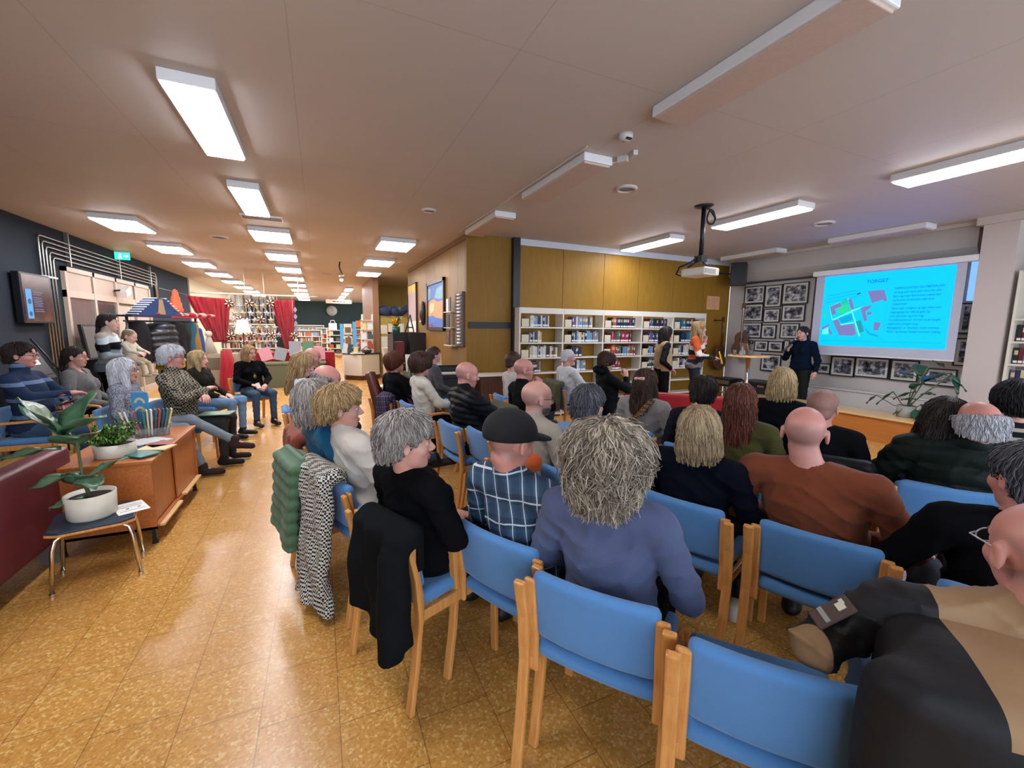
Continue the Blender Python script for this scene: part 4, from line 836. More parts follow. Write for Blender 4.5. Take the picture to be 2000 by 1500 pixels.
t = thing('small_easel', 'small black table easel on the dark shelf', 'easel', (1.98, 10.3, 1.5)); mk('legs', G().tube([(-.12, -.1, 0), (.02, .0, .42)], .014).tube([(.12, .08, 0), (.02, 0, .42)], .014).tube([(-.06, -.05, .12), (.1, .06, .12)], .014), M_black, t)
# alcove: counter wall with notices, blue bags, office chair, printer
t = thing('notice_partition', 'pale yellow partition with pinned papers inside the alcove', 'partition', (2.35, 14.3, 0)); mk('board', G().bx(-.52, .9, 0, .06, 0, 1.95), M_yellow, t); mk('cap', G().bx(-.54, .92, -.02, .08, 1.95, 1.98), mat('partition_cap', 'a08a4a', .5), t)
for (x, z, l) in ((-.42, 1.55, 'white sheet top left on the yellow partition'), (-.18, 1.6, 'white sheet top right on the yellow partition'), (-.42, 1.18, 'white sheet below left on the yellow partition'), (-.12, 1.2, 'tilted white sheet on the yellow partition'), (.12, 1.6, 'small pale sheet on the yellow partition'), (-.42, .9, 'lowest white sheet on the yellow partition')): tag(mk('notice', G().box((0, 0, 0), (.2, .006, .28), 0, 0), M_paper, loc=(2.35+x, 14.29, z)), l, 'notice', 'papers on the partition')
M_bag = mat('navy_bag', '26365a', .6, bump=(20, .4))
for (x, sx_, rot, l) in ((1.98, .2, 0, 'dark blue bundled bag at the left on the yellow partition'), (2.32, .16, 0, 'rounded dark blue bag in the middle on the partition'), (2.7, .1, 35, 'blue cylindrical roll leaning on the partition')):
    o = tag(sdf_obj('blue_bag', (lambda P: smin(ell(P, (0, 0, .16), (sx_*1.25, .15, .17)), ell(P, (sx_*.4, 0, .1), (sx_*.8, .13, .12)), .05)) if not rot else (lambda P: smax(cap(P, (-.2, 0, .12), (.22, 0, .42), .11), np.abs(P[0])-.3, .02)), (-.42, -.2, -.05), (.42, .2, .6), .025, M_bag, loc=(x, 14.35, 1.98)), l, 'bag')
t = thing('office_chair', 'dark office chair in front of the yellow partition', 'chair', (2.0, 12.3, 0)); M_of = m_fabric('charcoal_fabric', '3a3e44', '44484e')
sdf_obj('backrest', lambda P: rbox(P, (0, .2, .85), (.22, .04, .28), .035), (-.24, .14, .55), (.24, .26, 1.15), .02, M_of, t); sdf_obj('seat', lambda P: rbox(P, (0, 0, .5), (.25, .24, .05), .045), (-.26, -.26, .43), (.26, .26, .57), .02, M_of, t)
g = G().tube([(0, 0, .08), (0, 0, .45)], .03)
for k in range(5): a = k*1.2566; g.tube([(0, 0, .1), (.3*math.cos(a), .3*math.sin(a), .06)], .02).ball((.3*math.cos(a), .3*math.sin(a), .03), .03)
mk('base', g, M_dark, t)
t = thing('self_service_desk', 'beige office pedestal beside the wooden pillar', 'desk', (1.93, 13.4, 0)); mk('body', G().bx(-.15, .15, -.2, .2, 0, .95), M_beige, t); mk('top', G().bx(-.18, .18, -.23, .23, .95, 1.0), mat('cream_top', 'cfc6b6', .5), t)
# black media desk with white frame and records
t = thing('media_desk', 'black desk with a white tube frame below the leaflet rack', 'desk', (1.72, 7.25, 0))
mk('top', G().bx(-.3, .6, -.3, .8, .72, .76), M_black, t); mk('front', G().bx(-.3, .58, .76, .78, .05, .72).bx(.56, .58, -.28, .78, .05, .72).bx(-.28, .58, -.27, -.25, .05, .72), M_dark, t)
mk('tube_frame', G().tube([(-.32, -.34, 0), (-.32, -.34, .82), (-.28, -.34, .86), (.55, -.34, .86), (.6, -.34, .82), (.6, -.34, 0)], .025, 10), M_shelf, t)
t = thing('record_box', 'open black box on the media desk', 'box', (2.0, 7.15, .76)); mk('walls', G().bx(-.25, .28, -.2, -.19, 0, .2).bx(-.25, -.24, -.2, .2, 0, .2).bx(.27, .28, -.2, .2, 0, .2).bx(-.25, .28, .19, .2, 0, .2).bx(-.25, .28, -.2, .2, 0, .01), M_black, t)
for k in range(9): o = tag(mk('record_sleeve', G().box((0, 0, .13), (.02, .24, .26)), [BC['green'], BC['white'], BC['teal'], BC['grey']][k % 4], loc=(1.5+.035*k-.05, 7.6+.0*k, .76)), f'{["green","white","teal","grey"][k % 4]} upright file, {ORDS[k]} from the left on the black desk', 'file', 'files on the media desk')
for (x, y, z, c_, l) in ((1.62, 8.35, .76, 'white', 'small picture stand with pale card near the veneered wall'), (2.12, 8.3, .76, 'white', 'tablet-like white framed card leaning on the veneered wall')):
    t = thing('card_stand', l, 'card', (x, y, z)); mk('card', G().box((0, 0, .17), (.2, .015, .34), 0, R=Matrix.Rotation(R_(-12), 3, 'X')), M_paper, t); mk('foot', G().bx(-.06, .06, 0, .1, 0, .015), M_dark, t)
tag(mk('card_table', G().bx(1.45, 2.3, 8.15, 8.6, .70, .76).bx(1.5, 1.55, 8.2, 8.25, 0, .7).bx(2.2, 2.25, 8.2, 8.25, 0, .7).bx(1.5, 1.55, 8.5, 8.55, 0, .7).bx(2.2, 2.25, 8.5, 8.55, 0, .7), M_dkwood), 'dark narrow side table under the abstract painting', 'table')
# red and black toy coffee stand next to the white-sweater woman
rx, ry = 1.05, 7.6
t = thing('red_stand', 'red and cream drinks stand with a small blue display', 'stand', (rx+.1, ry, 0)); M_red = mat('red_plastic', 'b3262e', .4)
mk('body', G().bx(-.14, .14, -.14, .14, 0, .55), M_red, t, bevel=.02); mk('top', G().lathe([(1e-3, .55), (.26, .56), (.26, .6), (1e-3, .6)], n=24), M_beige, t); mk('tower', G().lathe([(.11, .6), (.12, .78), (.1, .92), (.13, 1.02), (1e-3, 1.03)], (.02, .05, 0), 18), M_red, t)
mk('monitor', G().bx(-.3, -.15, -.16, -.1, .38, .6), M_black, t, bevel=.01); mk('display', G().bx(-.27, -.18, -.165, -.16, .44, .5), emit('display_cyan', '29c8e8', 2), t)
tag(mk('paper_cup', G().lathe([(1e-3, 0), (.03, 0), (.04, .1), (1e-3, .1)], n=16), M_paper, loc=(rx+.15, ry+.05, 1.03)), 'white cup on top of the red stand', 'cup')
t = thing('guitar_case', 'narrow brown leather strap case standing upright behind the audience', 'case', tuple(W(745, 800, Y=5.3)*np.array([1, 1, 0])), R_(10))
tp = W(722, 725, Y=5.3); bs = W(745, 800, Y=5.3)
mk('case', G().tube([(0, 0, 0), (0, 0, bs[2]), (tp[0]-bs[0], 0, tp[2]-.02), (tp[0]-bs[0], 0, tp[2])], [.08, .085, .06, .02], 4), mat('brown_case', '55291d', .4), t)
# kiosk with leaning rack
t = thing('information_kiosk', 'angular white kiosk desk with dark top and plinth before the wooden pillar', 'desk', (1.15, 14.3, 0))
pl = [(-.5, -.05), (-.47, -.35), (0, -.75), (.56, -.4), (.6, -.12)]; sc = lambda k: [(x*k, -.4+(y+.4)*k) for x, y in pl]
mk('plinth', G().prism(sc(.95), 0, .14), M_dkwood, t); mk('body', G().prism(pl, .14, .78), M_beige, t); mk('top', G().prism(sc(1.05), .78, .81), M_black, t)
t = thing('display_rack', 'white leaning rack of booklets on the kiosk against the pillar', 'rack', (1.5, 13.98, .81)); mk('upright', G().tube([(0, 0, 0), (.06, .1, 1.2)], 0, sec=(.05, .03)).tube([(-.3, 0, 0), (-.24, .1, 1.2)], 0, sec=(.05, .03)), M_shelf, t)
for k in range(4): mk('ledge', G().box((-.13, .02+.02*k, .12+.3*k), (.36, .12, .02)), M_shelf, t)
for k in range(6): tag(mk('display_booklet', G().box((0, 0, .12), (.17, .02, .24), 0, R=Matrix.Rotation(R_(-15), 3, 'X')), [BR[2], BR[4], BR[2], BR[3], BR[1], BR[2]][k], loc=(1.3+.2*(k % 2)-.02, 13.98+.03*(k//2), .94+.3*(k//2))), f'{["white","red","pale","dark","cream","white upper"][k]} booklet on the leaning kiosk rack, {["lowest","lowest","middle","middle","top","top"][k]} ledge', 'booklet')
for (x, y, c_, h_, l) in ((.72, 14.0, 'white', .3, 'white booklet standing at the left end of the kiosk top'), (.86, 14.0, 'dark', .28, 'dark stack of cards on the kiosk'), (1.02, 13.85, 'cream', .2, 'cream folded leaflet on the kiosk')): tag(mk('kiosk_booklet', G().box((0, 0, h_/2), (.12, .05, h_), 0, R=Matrix.Rotation(.15, 3, 'Y')), BR[['teal', 'cream', 'white', 'dark', 'red', 'navy'].index(c_)], loc=(x, y, .81)), l, 'booklet')
tag(mk('open_papers', G().box((0, 0, .01), (.4, .22, .02)), M_paper, loc=(1.05, 13.72, .81)), 'open white papers lying flat on the kiosk', 'papers')
tag(mk('black_basket', G().lathe([(1e-3, 0), (.12, 0), (.16, .1), (.15, .1), (.11, .01)], n=16).tube([(-.15, 0, .1), (0, 0, .22), (.15, 0, .1)], .01), M_dark, loc=(1.32, 13.75, .81)), 'small black wire basket on the kiosk', 'basket')
tag(mk('red_vase', G().lathe([(1e-3, 0), (.06, 0), (.08, .15), (.03, .3), (.05, .5), (1e-3, .5)], n=16), M_red, loc=(1.22, 14.1, .95)), 'red vase-like ornament in the kiosk rack', 'ornament')
# white wicker display shelf far away
t = thing('wire_display_shelf', 'small cream display shelf with baskets, far down the aisle', 'shelf', (.78, 24.6, 0)); g = G()
for sx in (-.38, .38):
    for sy in (-.15, .15): g.bx(sx-.02, sx+.02, sy-.02, sy+.02, 0, 1.5)
mk('posts', g, M_shelf, t)
for z in (.15, .45, .8, 1.15, 1.42): mk('shelf', G().bx(-.38, .38, -.16, .16, z, z+.03), M_shelf, t)
for k in range(7): tag(mk('display_item', G().bx(-.1, .1, -.08, .08, 0, .2), [BC['cream'], BC['brown'], BC['orange'], BC['cream'], BC['white'], BC['brown'], BC['cream']][k], loc=(.6+.33*(k % 2), 24.6, [.18, .48, .83, 1.18][k//2])), f'{["cream","brown","orange","tan","white","dark brown","beige"][k]} box on the far cream display shelf', 'box', 'boxes on the far display shelf')
t = thing('paper_bag', 'white handled paper bag on top of the far display shelf', 'bag', (.7, 24.6, 1.45)); mk('bag', G().bx(-.2, .2, -.08, .08, 0, .35), mat('paper_bag', 'cfd3d0', .7), t); mk('handle', G().tube([(-.12, 0, .35), (-.08, 0, .5), (.08, 0, .5), (.12, 0, .35)], .02, 6), mat('paper_bag', 'cfd3d0', .7), t)
for k, (x0_, x1_, y_, h_, l) in enumerate(((-3.6, -1.7, 20.5, 1.7, 'far white bookcase behind the left curtain'), (-1.4, .1, 24, 1.45, 'far white bookcase behind the right red curtain'), (-.1, .6, 28, 1.55, 'farthest white bookcase near the green wall'), (-1.6, .3, 28.5, 1.7, 'farthest wide bookcase under the green wall'), (1.3, 2.4, 28.5, 1.5, 'far bookcase behind the kiosk'))):
    t = thing('far_bookcase', l, 'bookcase', (x0_, y_, 0)); w_ = x1_-x0_
    mk('frame', G().bx(-.03, 0, 0, .3, 0, h_).bx(w_, w_+.03, 0, .3, 0, h_).bx(0, w_, .28, .3, 0, h_).bx(0, w_, 0, .3, h_-.04, h_), M_shelf, t); gb = G()
    for r in range(5):
        z = .08+r*(h_-.15)/5; mk('shelf', G().bx(0, w_, -.01, .3, z-.03, z), M_shelf, t); x = .02
        while x < w_-.06:
            bw = rnd.uniform(.03, .07)
            if rnd.random() < .85: gb.bx(x, x+bw-.004, .03, .2, z, z+rnd.uniform(.16, .24), rnd.randrange(8))
            x += bw
    o = mk('shelved_books', gb, [BC[k_] for k_ in ('white', 'grey', 'cream', 'brown', 'light blue', 'orange', 'black', 'dark red')], loc=(x0_, y_, 0)); tag(o, 'rows of far away books on the ' + l[4:] if l.startswith('far ') else 'rows of tiny books on the ' + l, 'books', None, 'stuff')
t = thing('blue_banner_stand', 'blue and white display stand with orange top beside the pillar', 'display', (1.25, 20.5, 0)); mk('banner', G().bx(-.38, -.24, 0, .03, .6, 1.75).bx(.15, .3, 0, .03, .6, 1.85), mat('banner_blue', '4aa0d8', .5), t); mk('board', G().bx(-.22, .12, 0, .03, 1.3, 1.75).bx(-.2, .12, 0, .03, .75, 1.2), mat('banner_white', 'cfc7b8', .6), t); mk('picture', G().bx(-.17, .08, -.01, 0, 1.35, 1.6).bx(-.17, .08, -.01, 0, .8, 1.15), mat('banner_pic', '6b5a4e', .6), t); mk('top', G().bx(.3, .5, 0, .05, 1.6, 1.9), mat('banner_orange', 'd86a3a', .5), t); mk('post', G().bx(-.05, 0, 0, .03, 0, 1.3), M_steel, t)
t = thing('wall_clock', 'round pale clock high on the far green wall', 'clock', (W(648, 607, Y=YF-.06))); mk('rim', G().lathe([(1e-3, 0), (.3, 0), (.32, -.05), (1e-3, -.05)], n=28, ax='y'), mat('clock_face', 'b9b4a8', .5), t); mk('hands', G().box((0, -.06, .08), (.02, .01, .18)).box((.06, -.06, 0), (.14, .01, .02)), M_dark, t)
t = thing('hanging_sign', 'long pale sign board hanging before the far green wall', 'sign', (W(662, 589, Y=24))); mk('board', G().bx(-.62, .62, -.02, .02, -.1, .1), mat('sign_beige', 'd8b8a4', .5), t); mk('letters', G().bx(-.3, -.14, -.026, -.02, -.03, .03).bx(-.12, 0, -.026, -.02, -.03, .03).bx(.02, .14, -.026, -.02, -.03, .03).bx(.16, .3, -.026, -.02, -.03, .03), M_dkwood, t); [mk('wire', G().tube([(x_, 0, .1), (x_, 0, HC-W(662, 589, Y=24)[2])], .01, 4), M_white, t) for x_ in (-.5, .5)]
# ------------------------------------------------------------------ curtain screen with paper stars
CYY = 14.3; M_cur = NT('red_velvet'); v = M_cur.co((1, 1, .2)); n = M_cur.noise(v, 12, 3); M_cur.col(M_cur.ramp(n, [(.3, '7d0a19'), (.7, 'a01325')])); M_cur.b.inputs['Sheen Weight'].default_value = .15; M_cur = M_cur.done(.7, .3)
def curtain(pl_top, pr_top, pl_bot, pr_bot, label, waves, amp=.035):
    a, b, c, d = [W(*p, Y=CYY) for p in (pl_top, pr_top, pl_bot, pr_bot)]
    t = thing('red_curtain', label, 'curtain', (a[0], CYY, c[2]), 0, 'red curtains')
    def fn(u, v):
        top = a+(b-a)*u; bot = c+(d-c)*u; p = bot+(top-bot)*(v if True else 0); bul = .0
        return (p[0]-a[0], amp*math.sin(u*waves*6.28+.4*math.sin(v*5))+.02*math.sin(v*9+u*20), p[2]-c[2])
    mk('drape', G().grid(fn, waves*9, 22), M_cur, t, solid=.012); return t
curtain((362, 577), (450, 584), (415, 668), (444, 668), 'red velvet curtain at the left of the hanging stars', 8)
curtain((530, 586), (575, 586), (557, 682), (574, 682), 'red velvet curtain at the right of the hanging stars', 6)
a = W(372, 577, Y=CYY); b = W(620, 584, Y=CYY); t = thing('curtain_rail', 'white rail hanging from the ceiling that carries the red curtains', 'rail', (a[0], CYY-.06, 0))
mk('rail', G().tube([(0, 0, 2.5), (b[0]-a[0], 0, 2.5)], .02, 8), M_shelf, t)
for px in (478, 515, 582): x = W(px, 560, Y=CYY)[0]-a[0]; mk('hanger', G().tube([(x, 0, 2.5), (x, 0, HC)], .015, 6), M_shelf, t)
M_star = mat('burgundy_paper', '4a1526', .6); M_starw = mat('cream_paper_star', 'cfc2a4', .6); M_starg = mat('grey_card_disc', '8f8fa0', .5)
def star(px, py, r, label, m=None, m2=None, lobes=6, y=CYY):
    c = W(px, py, Y=y); t = thing('paper_star', label, 'star', tuple(c), 0, 'paper stars hanging between the curtains'); g = G(); pts = []
    for k in range(lobes*2):
        a_ = math.pi*k/lobes+.26; rr_ = r if k % 2 == 0 else r*.55; pts.append((rr_*math.cos(a_), rr_*math.sin(a_)))
    n_ = len(pts); g.add([(x, 0, z) for x, z in pts]+[(0, -.06, 0), (0, .06, 0)], [(i, (i+1) % n_, n_) for i in range(n_)]+[((i+1) % n_, i, n_+1) for i in range(n_)]); mk('body', g, m or M_star, t)
    g = G()
    for k in range(lobes):
        a_ = 2*math.pi*k/lobes+.26; ca, sa = math.cos(a_), math.sin(a_); q = r*.85; w_ = r*.13
        g.add([(.15*q*ca, -.07, .15*q*sa), (.55*q*ca-w_*sa, -.05, .55*q*sa+w_*ca), (q*ca, -.02, q*sa), (.55*q*ca+w_*sa, -.05, .55*q*sa-w_*ca)], [(0, 1, 2, 3)])
    mk('petals', g, m2 or M_starw, t); mk('string', G().tube([(0, 0, .05), (0, 0, 2.5-c[2])], .003, 4), M_paper, t)
for px, py, l in ((448, 592, 'burgundy paper star at the top beside the left curtain'), (487, 592, 'burgundy paper star at the top middle'), (528, 592, 'burgundy paper star at the top beside the right curtain'), (469, 624, 'burgundy paper star in the middle row at left'), (510, 624, 'burgundy paper star in the middle row at right'), (452, 656, 'burgundy paper star at the lower left'), (491, 655, 'burgundy paper star low in the middle'), (531, 655, 'burgundy paper star low at the right'), (574, 655, 'burgundy paper star right of the right curtain')): star(px, py, .16, l)
rr = random.Random(9)
k = 0
for j in range(6):
    for i in range(7):
        px, py = 452+i*15.5+(j % 2)*7, 598+j*14; c_ = rr.choice([('cream', M_starw, M_starg), ('tan', mat('tan_paper', 'a88f68', .6), M_starw), ('grey', M_starg, M_paper)])
        if px > 541+j*1.5: continue
        k += 1; star(px, py, .1, f'small {c_[0]} paper rosette, {ORDS[i]} from left in row {["one","two","three","four","five","six"][j]} from the rail', c_[1], c_[2], 5, CYY+.1)
t = thing('paper_garland', 'string of small grey paper stars right of the right curtain', 'garland', tuple(W(577, 615, Y=CYY)))
for z in (.15, -.05, -.25, -.45): mk('star', G().add([(0, 0, z+.09), (.05, -.03, z), (0, 0, z-.09), (-.05, -.03, z)], [(0, 1, 2, 3)]), M_starg, t)
# lamp shade, red cloth table, display table
c = W(475, 650, Y=13.7); t = thing('table_lamp', 'table lamp with a cream cone shade before the stars', 'lamp', (c[0], 13.7, .78)); mk('shade', G().lathe([(.2, .65), (.12, 1.0), (.11, 1.0), (.19, .65)], n=24), mat('linen_shade', 'e2d8b8', .8), t); mk('stem', G().tube([(0, 0, 0), (0, 0, .8)], .015), M_dark, t)
t = thing('red_cloth_table', 'table under a bright red cloth before the star screen', 'table', (-.35, 13.55, 0)); mk('cloth', G().bx(-1.5, .75, -.3, .3, 0, .9), M_cur, t, bevel=.02)
t = thing('red_cloth_stool', 'narrow pedestal draped in red cloth at the left curtain', 'pedestal', tuple(W(443, 700, Y=12.6)*np.array([1, 1, 0]))); mk('cloth', G().lathe([(.22, 0), (.16, .6), (.12, 1.0), (1e-3, 1.02)], n=20), M_cur, t)
t = thing('display_table', 'low green-grey display table with books behind the turtleneck woman', 'table', (-.55, 12.9, 0)); M_dt = mat('moss_green_laminate', '5b5f48', .5); mk('top', G().bx(-.95, .7, -.3, .3, .62, .66), mat('moss_green_top', '6f735c', .4), t); mk('front', G().bx(-.93, .68, -.27, -.25, .0, .62).bx(-.93, -.9, -.27, .25, 0, .62).bx(.65, .68, -.27, .25, 0, .62), M_dt, t)
for k, (x, c_, l) in enumerate(((-.05, 'grey', 'pale grey book on the left of the clear stand'), (.27, 'green', 'green book on the right of the clear stand'), (-.4, 'grey', 'tilted white and grey book beside the stand'), (-.75, 'pink', 'pink and blue picture book on the display table'), (.55, 'pink', 'pinkish card at the right end of the display table'))):
    o = tag(mk('display_book', G().box((0, 0, .2), (.28, .02, .4 if k < 2 else .34), 0, R=Matrix.Rotation(R_(-14), 3, 'X') @ Matrix.Rotation([0, 0, .25, -.3, 0][k], 3, 'Y')), BC[c_], loc=(-.55+x, 12.85, .68+(.14 if k < 2 else 0))), l, 'book')
t = thing('book_stand', 'clear acrylic book stand on the display table', 'stand', (-.45, 12.85, .66)); mk('stand', G().bx(-.2, .5, -.06, .1, 0, .14), M_acr, t)
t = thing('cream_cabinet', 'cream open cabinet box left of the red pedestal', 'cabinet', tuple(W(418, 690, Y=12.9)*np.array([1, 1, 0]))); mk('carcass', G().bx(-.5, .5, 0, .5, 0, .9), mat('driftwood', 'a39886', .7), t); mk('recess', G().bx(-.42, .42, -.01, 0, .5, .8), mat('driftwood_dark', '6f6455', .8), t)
t = thing('doll_ornament', 'grey felt angel ornament standing on the cream cabinet', 'ornament', tuple(W(405, 668, Y=12.9)*np.array([1, 1, 0])+np.array([0, .2, .9]))); mk('gown', G().lathe([(1e-3, 0), (.17, 0), (.05, .42), (1e-3, .46)], n=16), mat('felt_grey', 'a8a49a', .9), t); mk('head', G().ball((0, 0, .5), .08), mat('felt_pale', 'c9b8a4', .9), t)
# ------------------------------------------------------------------ coat rack with coats, hats and shoes of fabric
A_ = W(236, 612, Z=1.90); B_ = W(392, 616, Z=1.90)
A_ = np.array([-2.95, 7.9, 0]); pA = W(240, 612, X=-2.9); pB = W(385, 613, Y=10.2)
vA, vB = Vector((pA[0], pA[1], 0)), Vector((pB[0], pB[1], 0)); dv = (vB-vA); LR = dv.length; ang = math.atan2(dv.y, dv.x); zr = pA[2]-.02
t = thing('coat_rack', 'long coat rack with a hat shelf crowded with coats', 'coat rack', vA, ang); M_rk = mat('rack_steel', '55555a', .4, metal=.6)
mk('hat_shelf', G().bx(0, LR*.5, -.16, .16, zr-.03, zr), mat('navy_board', '262c48', .5), t); mk('hat_shelf', G().bx(LR*.5, LR, -.16, .16, zr-.03, zr), mat('crimson_board', '9c2a36', .5), t)
mk('rail', G().tube([(0, 0, zr-.1), (LR, 0, zr-.1)], .015), M_rk, t)
for x in (.05, LR-.05): mk('post', G().tube([(x, 0, 0), (x, 0, zr)], .02), M_rk, t); mk('foot', G().tube([(x, -.28, .03), (x, .28, .03)], .02), M_rk, t)
def coat(x, w, top, bot, m, label, puff=0, d=.14, seed=0):
    p = vA+dv*(x/LR)
    def f(P):
        X, Y, Z = P; s = np.clip((top-Z)/(top-bot), 0, 1); hw = w*(.45+.55*np.minimum(1, s*4))
        q = np.sqrt((X/hw)**2+(Y/d)**2)-1; dd = q*np.minimum(hw, d)*.8
        dd = dd+.012*np.sin(X*38+seed)*s+.008*np.sin(X*17+Z*6+seed)
        if puff: dd = dd-.02*np.abs(np.sin((Z+.25*X*X)*math.pi/puff))+.01
        return smax(smax(dd, Z-top, .05), bot+.02*np.sin(X*20)-Z, .02)
    o = sdf_obj('hanging_coat', f, (-w-.04, -d-.04, bot-.03), (w+.04, d+.04, top+.02), .022, m, None, loc=(p.x, p.y, 0), rz=ang); return tag(o, label, 'coat', 'coats on the coat rack')
M_puf = mat('black_puffer_nylon', '2c2e34', .35); M_coatb = mat('black_wool_coat', '16171b', .9, bump=(90, .3))
ct = zr-.1
coat(.2, .2, ct, .95, M_coatb, 'black coat hanging at the left end of the rack', seed=1); coat(.62, .3, ct-.03, .95, M_puf, 'large dark grey puffer jacket on the coat rack', .11, .24, 2); coat(.95, .16, ct, .8, mat('olive_jacket', '4a4a33', .8), 'olive jacket behind the grey puffer jacket', seed=3)
coat(1.25, .16, ct, .85, mat('ochre_coat', '8f6a35', .85), 'ochre coat in the middle of the rack', seed=4); coat(LR*.62, .25, ct-.02, .7, mat('black_fur', '121216', 1, bump=(40, .8)), 'shaggy black coat under the red half of the shelf', d=.2, seed=5); coat(LR*.74, .16, ct, .8, mat('dark_green_coat', '23332b', .85), 'dark green coat beside the shaggy black coat', seed=6); coat(LR*.84, .14, ct, .75, mat('teal_coat', '25566a', .8), 'teal coat near the right end of the rack', seed=7); coat(LR*.93, .14, ct-.1, .6, mat('blue_coat', '284a86', .8), 'blue coat at the right end of the rack', seed=8)
coat(.75, .14, 1.05, .82, mat('yellow_vest', '9a942a', .6), 'yellow safety vest low on the coat rack', d=.26, seed=9)
p = vA+dv*(.55/LR); t = thing('boat_model', 'navy tent-shaped model with white notched edges on the rack shelf', 'model', (p.x, p.y, zr), ang)
mk('hull', G().prism([(-.42, 0), (.42, 0), (.25, .14), (.1, .3), (-.08, .3), (-.25, .16)], -.12, .12, 'y'), mat('navy_satin', '232f5c', .35, var=(8, '2f4f7c')), t); g = G()
for k in range(8): a_ = k/7; g.box((-.42+.34*a_, -.0, .02+.28*a_), (.03, .27, .014)); g.box((.42-.32*a_, 0, .02+.28*a_), (.03, .27, .014))
mk('white_edge', g, M_paper, t); mk('front_flap', G().prism([(-.06, .02), (.08, .02), (.04, .28), (-.02, .28)], -.13, -.12, 'y'), mat('tan_flap', '9a7f5c', .7), t)
p = vA+dv*.72; t = thing('hat_pile', 'heap of red and white knitted hats and scarves on the rack shelf', 'hats', (p.x, p.y, zr), ang); rr = random.Random(4)
g = [G(), G()]
for k in range(16): x = -.7+1.4*k/15; g[k % 2].ball((x, rr.uniform(-.05, .05), .03), (.07, .1, rr.uniform(.03, .06)), 10)
mk('red_hats', g[0], mat('red_wool', 'a3262e', .95, bump=(90, .5)), t); mk('white_hats', g[1], mat('pinkish_wool', 'c49a92', .95, bump=(90, .5)), t)
p = vA+dv*.69; tag(mk('orange_cone_hat', G().lathe([(1e-3, .42), (.03, .4), (.05, .34), (.05, .3), (.07, .26), (.07, .2), (.09, .16), (.09, .08), (.11, .05), (.1, 0)], n=18), mat('orange_stripe', 'd8562e', .6), loc=(p.x, p.y, zr+.08)), 'tall orange spiral cone on the rack shelf', 'ornament')
# display stand with brochures against the slate wall, boom arm, folding chair back, bench
t = thing('magazine_stand', 'black sloping magazine stand with white brochures by the slate wall', 'stand', (-3.5, 7.55, 0)); mk('frame', G().bx(-.2, .2, -.25, .25, 0, .95).box((.1, 0, 1.12), (.03, .5, .5), 0, R=Matrix.Rotation(R_(-25), 3, 'Y')), M_dark, t)
for k in range(3): mk('brochure', G().box((.16-.05*k, .0, 1.0+.13*k), (.015, .22, .11), 0, R=Matrix.Rotation(R_(-25), 3, 'Y')), M_paper, t)
tag(mk('microphone_boom', G().tube([tuple(W(60, 662, X=-3.3)), tuple(W(115, 722, X=-3.0))], .012).tube([tuple(W(115, 722, X=-3.0)), tuple(W(115, 722, X=-3.0)*np.array([1, 1, 0]))], .012), M_black), 'thin black boom arm slanting behind the two seated people', 'boom stand')
t = thing('grey_monitor', 'grey flat monitor leaning at the glazed partition', 'monitor', (-3.72, 10.15, 1.0)); mk('panel', G().box((0, 0, .3), (.05, .75, .62), 0, R=Matrix.Rotation(R_(-6), 3, 'Y')), M_dark, t); mk('screen', G().box((.03, 0, .3), (.01, .68, .55), 0, R=Matrix.Rotation(R_(-6), 3, 'Y')), mat('screen_grey', '5c5c60', .25), t); mk('stand', G().bx(-.1, .12, -.2, .2, -.98, .0), M_dark, t)
t = thing('swivel_lamp', 'white spotlight on a short arm on the glazed partition', 'lamp', tuple(W(222, 568, X=XL+.06))); mk('arm', G().tube([(0, 0, 0), (.1, .05, .02)], .02), M_black, t); mk('shade', G().box((.16, .14, .0), (.1, .28, .14), 0, R=Matrix.Rotation(.4, 3, 'X')), M_lamp_body, t)
t = thing('cello_like_board', 'grey tall standing board leaning at the left edge behind the seated man', 'board', (-3.7, 7.0, 0)); mk('board', G().box((0, 0, .85), (.05, .35, 1.7), 0, R=Matrix.Rotation(R_(-5), 3, 'Y')), mat('pale_board', '9fa8ae', .6), t); mk('edge', G().box((.04, .22, .83), (.04, .05, 1.66), 0, R=Matrix.Rotation(R_(-5), 3, 'Y')), mat('tan_edge', '8d7a68', .6), t)
c = W(296, 700, X=-1.6); t = thing('white_shell_chair', 'white moulded plastic chair back behind the grey-haired woman', 'chair', (-2.3, 7.75, 0), R_(-60))
sdf_obj('shell', lambda P: smin(smax(ell(P, (0, -.18, .85), (.2, .035, .32)), -ell(P, (0, -.1, .95), (.05, .2, .03)), .01), ell(P, (0, 0, .5), (.22, .22, .04)), .06), (-.25, -.26, .42), (.25, .26, 1.2), .02, mat('white_shell', 'd8cfbf', .35), t)
for sx in (-1, 1):
    for sy in (-1, 1): mk('leg', G().tube([(sx*.1, sy*.1, .47), (sx*.2, sy*.2, 0)], .012), M_steel, t)
# paper cup on the floor under the second row
c = W(1432, 1210, Z=0); t = thing('paper_cup', 'white paper cup on the floor under the second row', 'cup', tuple(c)); mk('cup', G().lathe([(1e-3, 0), (.028, 0), (.036, .1), (1e-3, .1)], n=20), M_paper, t); mk('lid', G().lathe([(.039, .1), (.039, .108), (.03, .115), (1e-3, .115)], n=20), M_shelf, t)
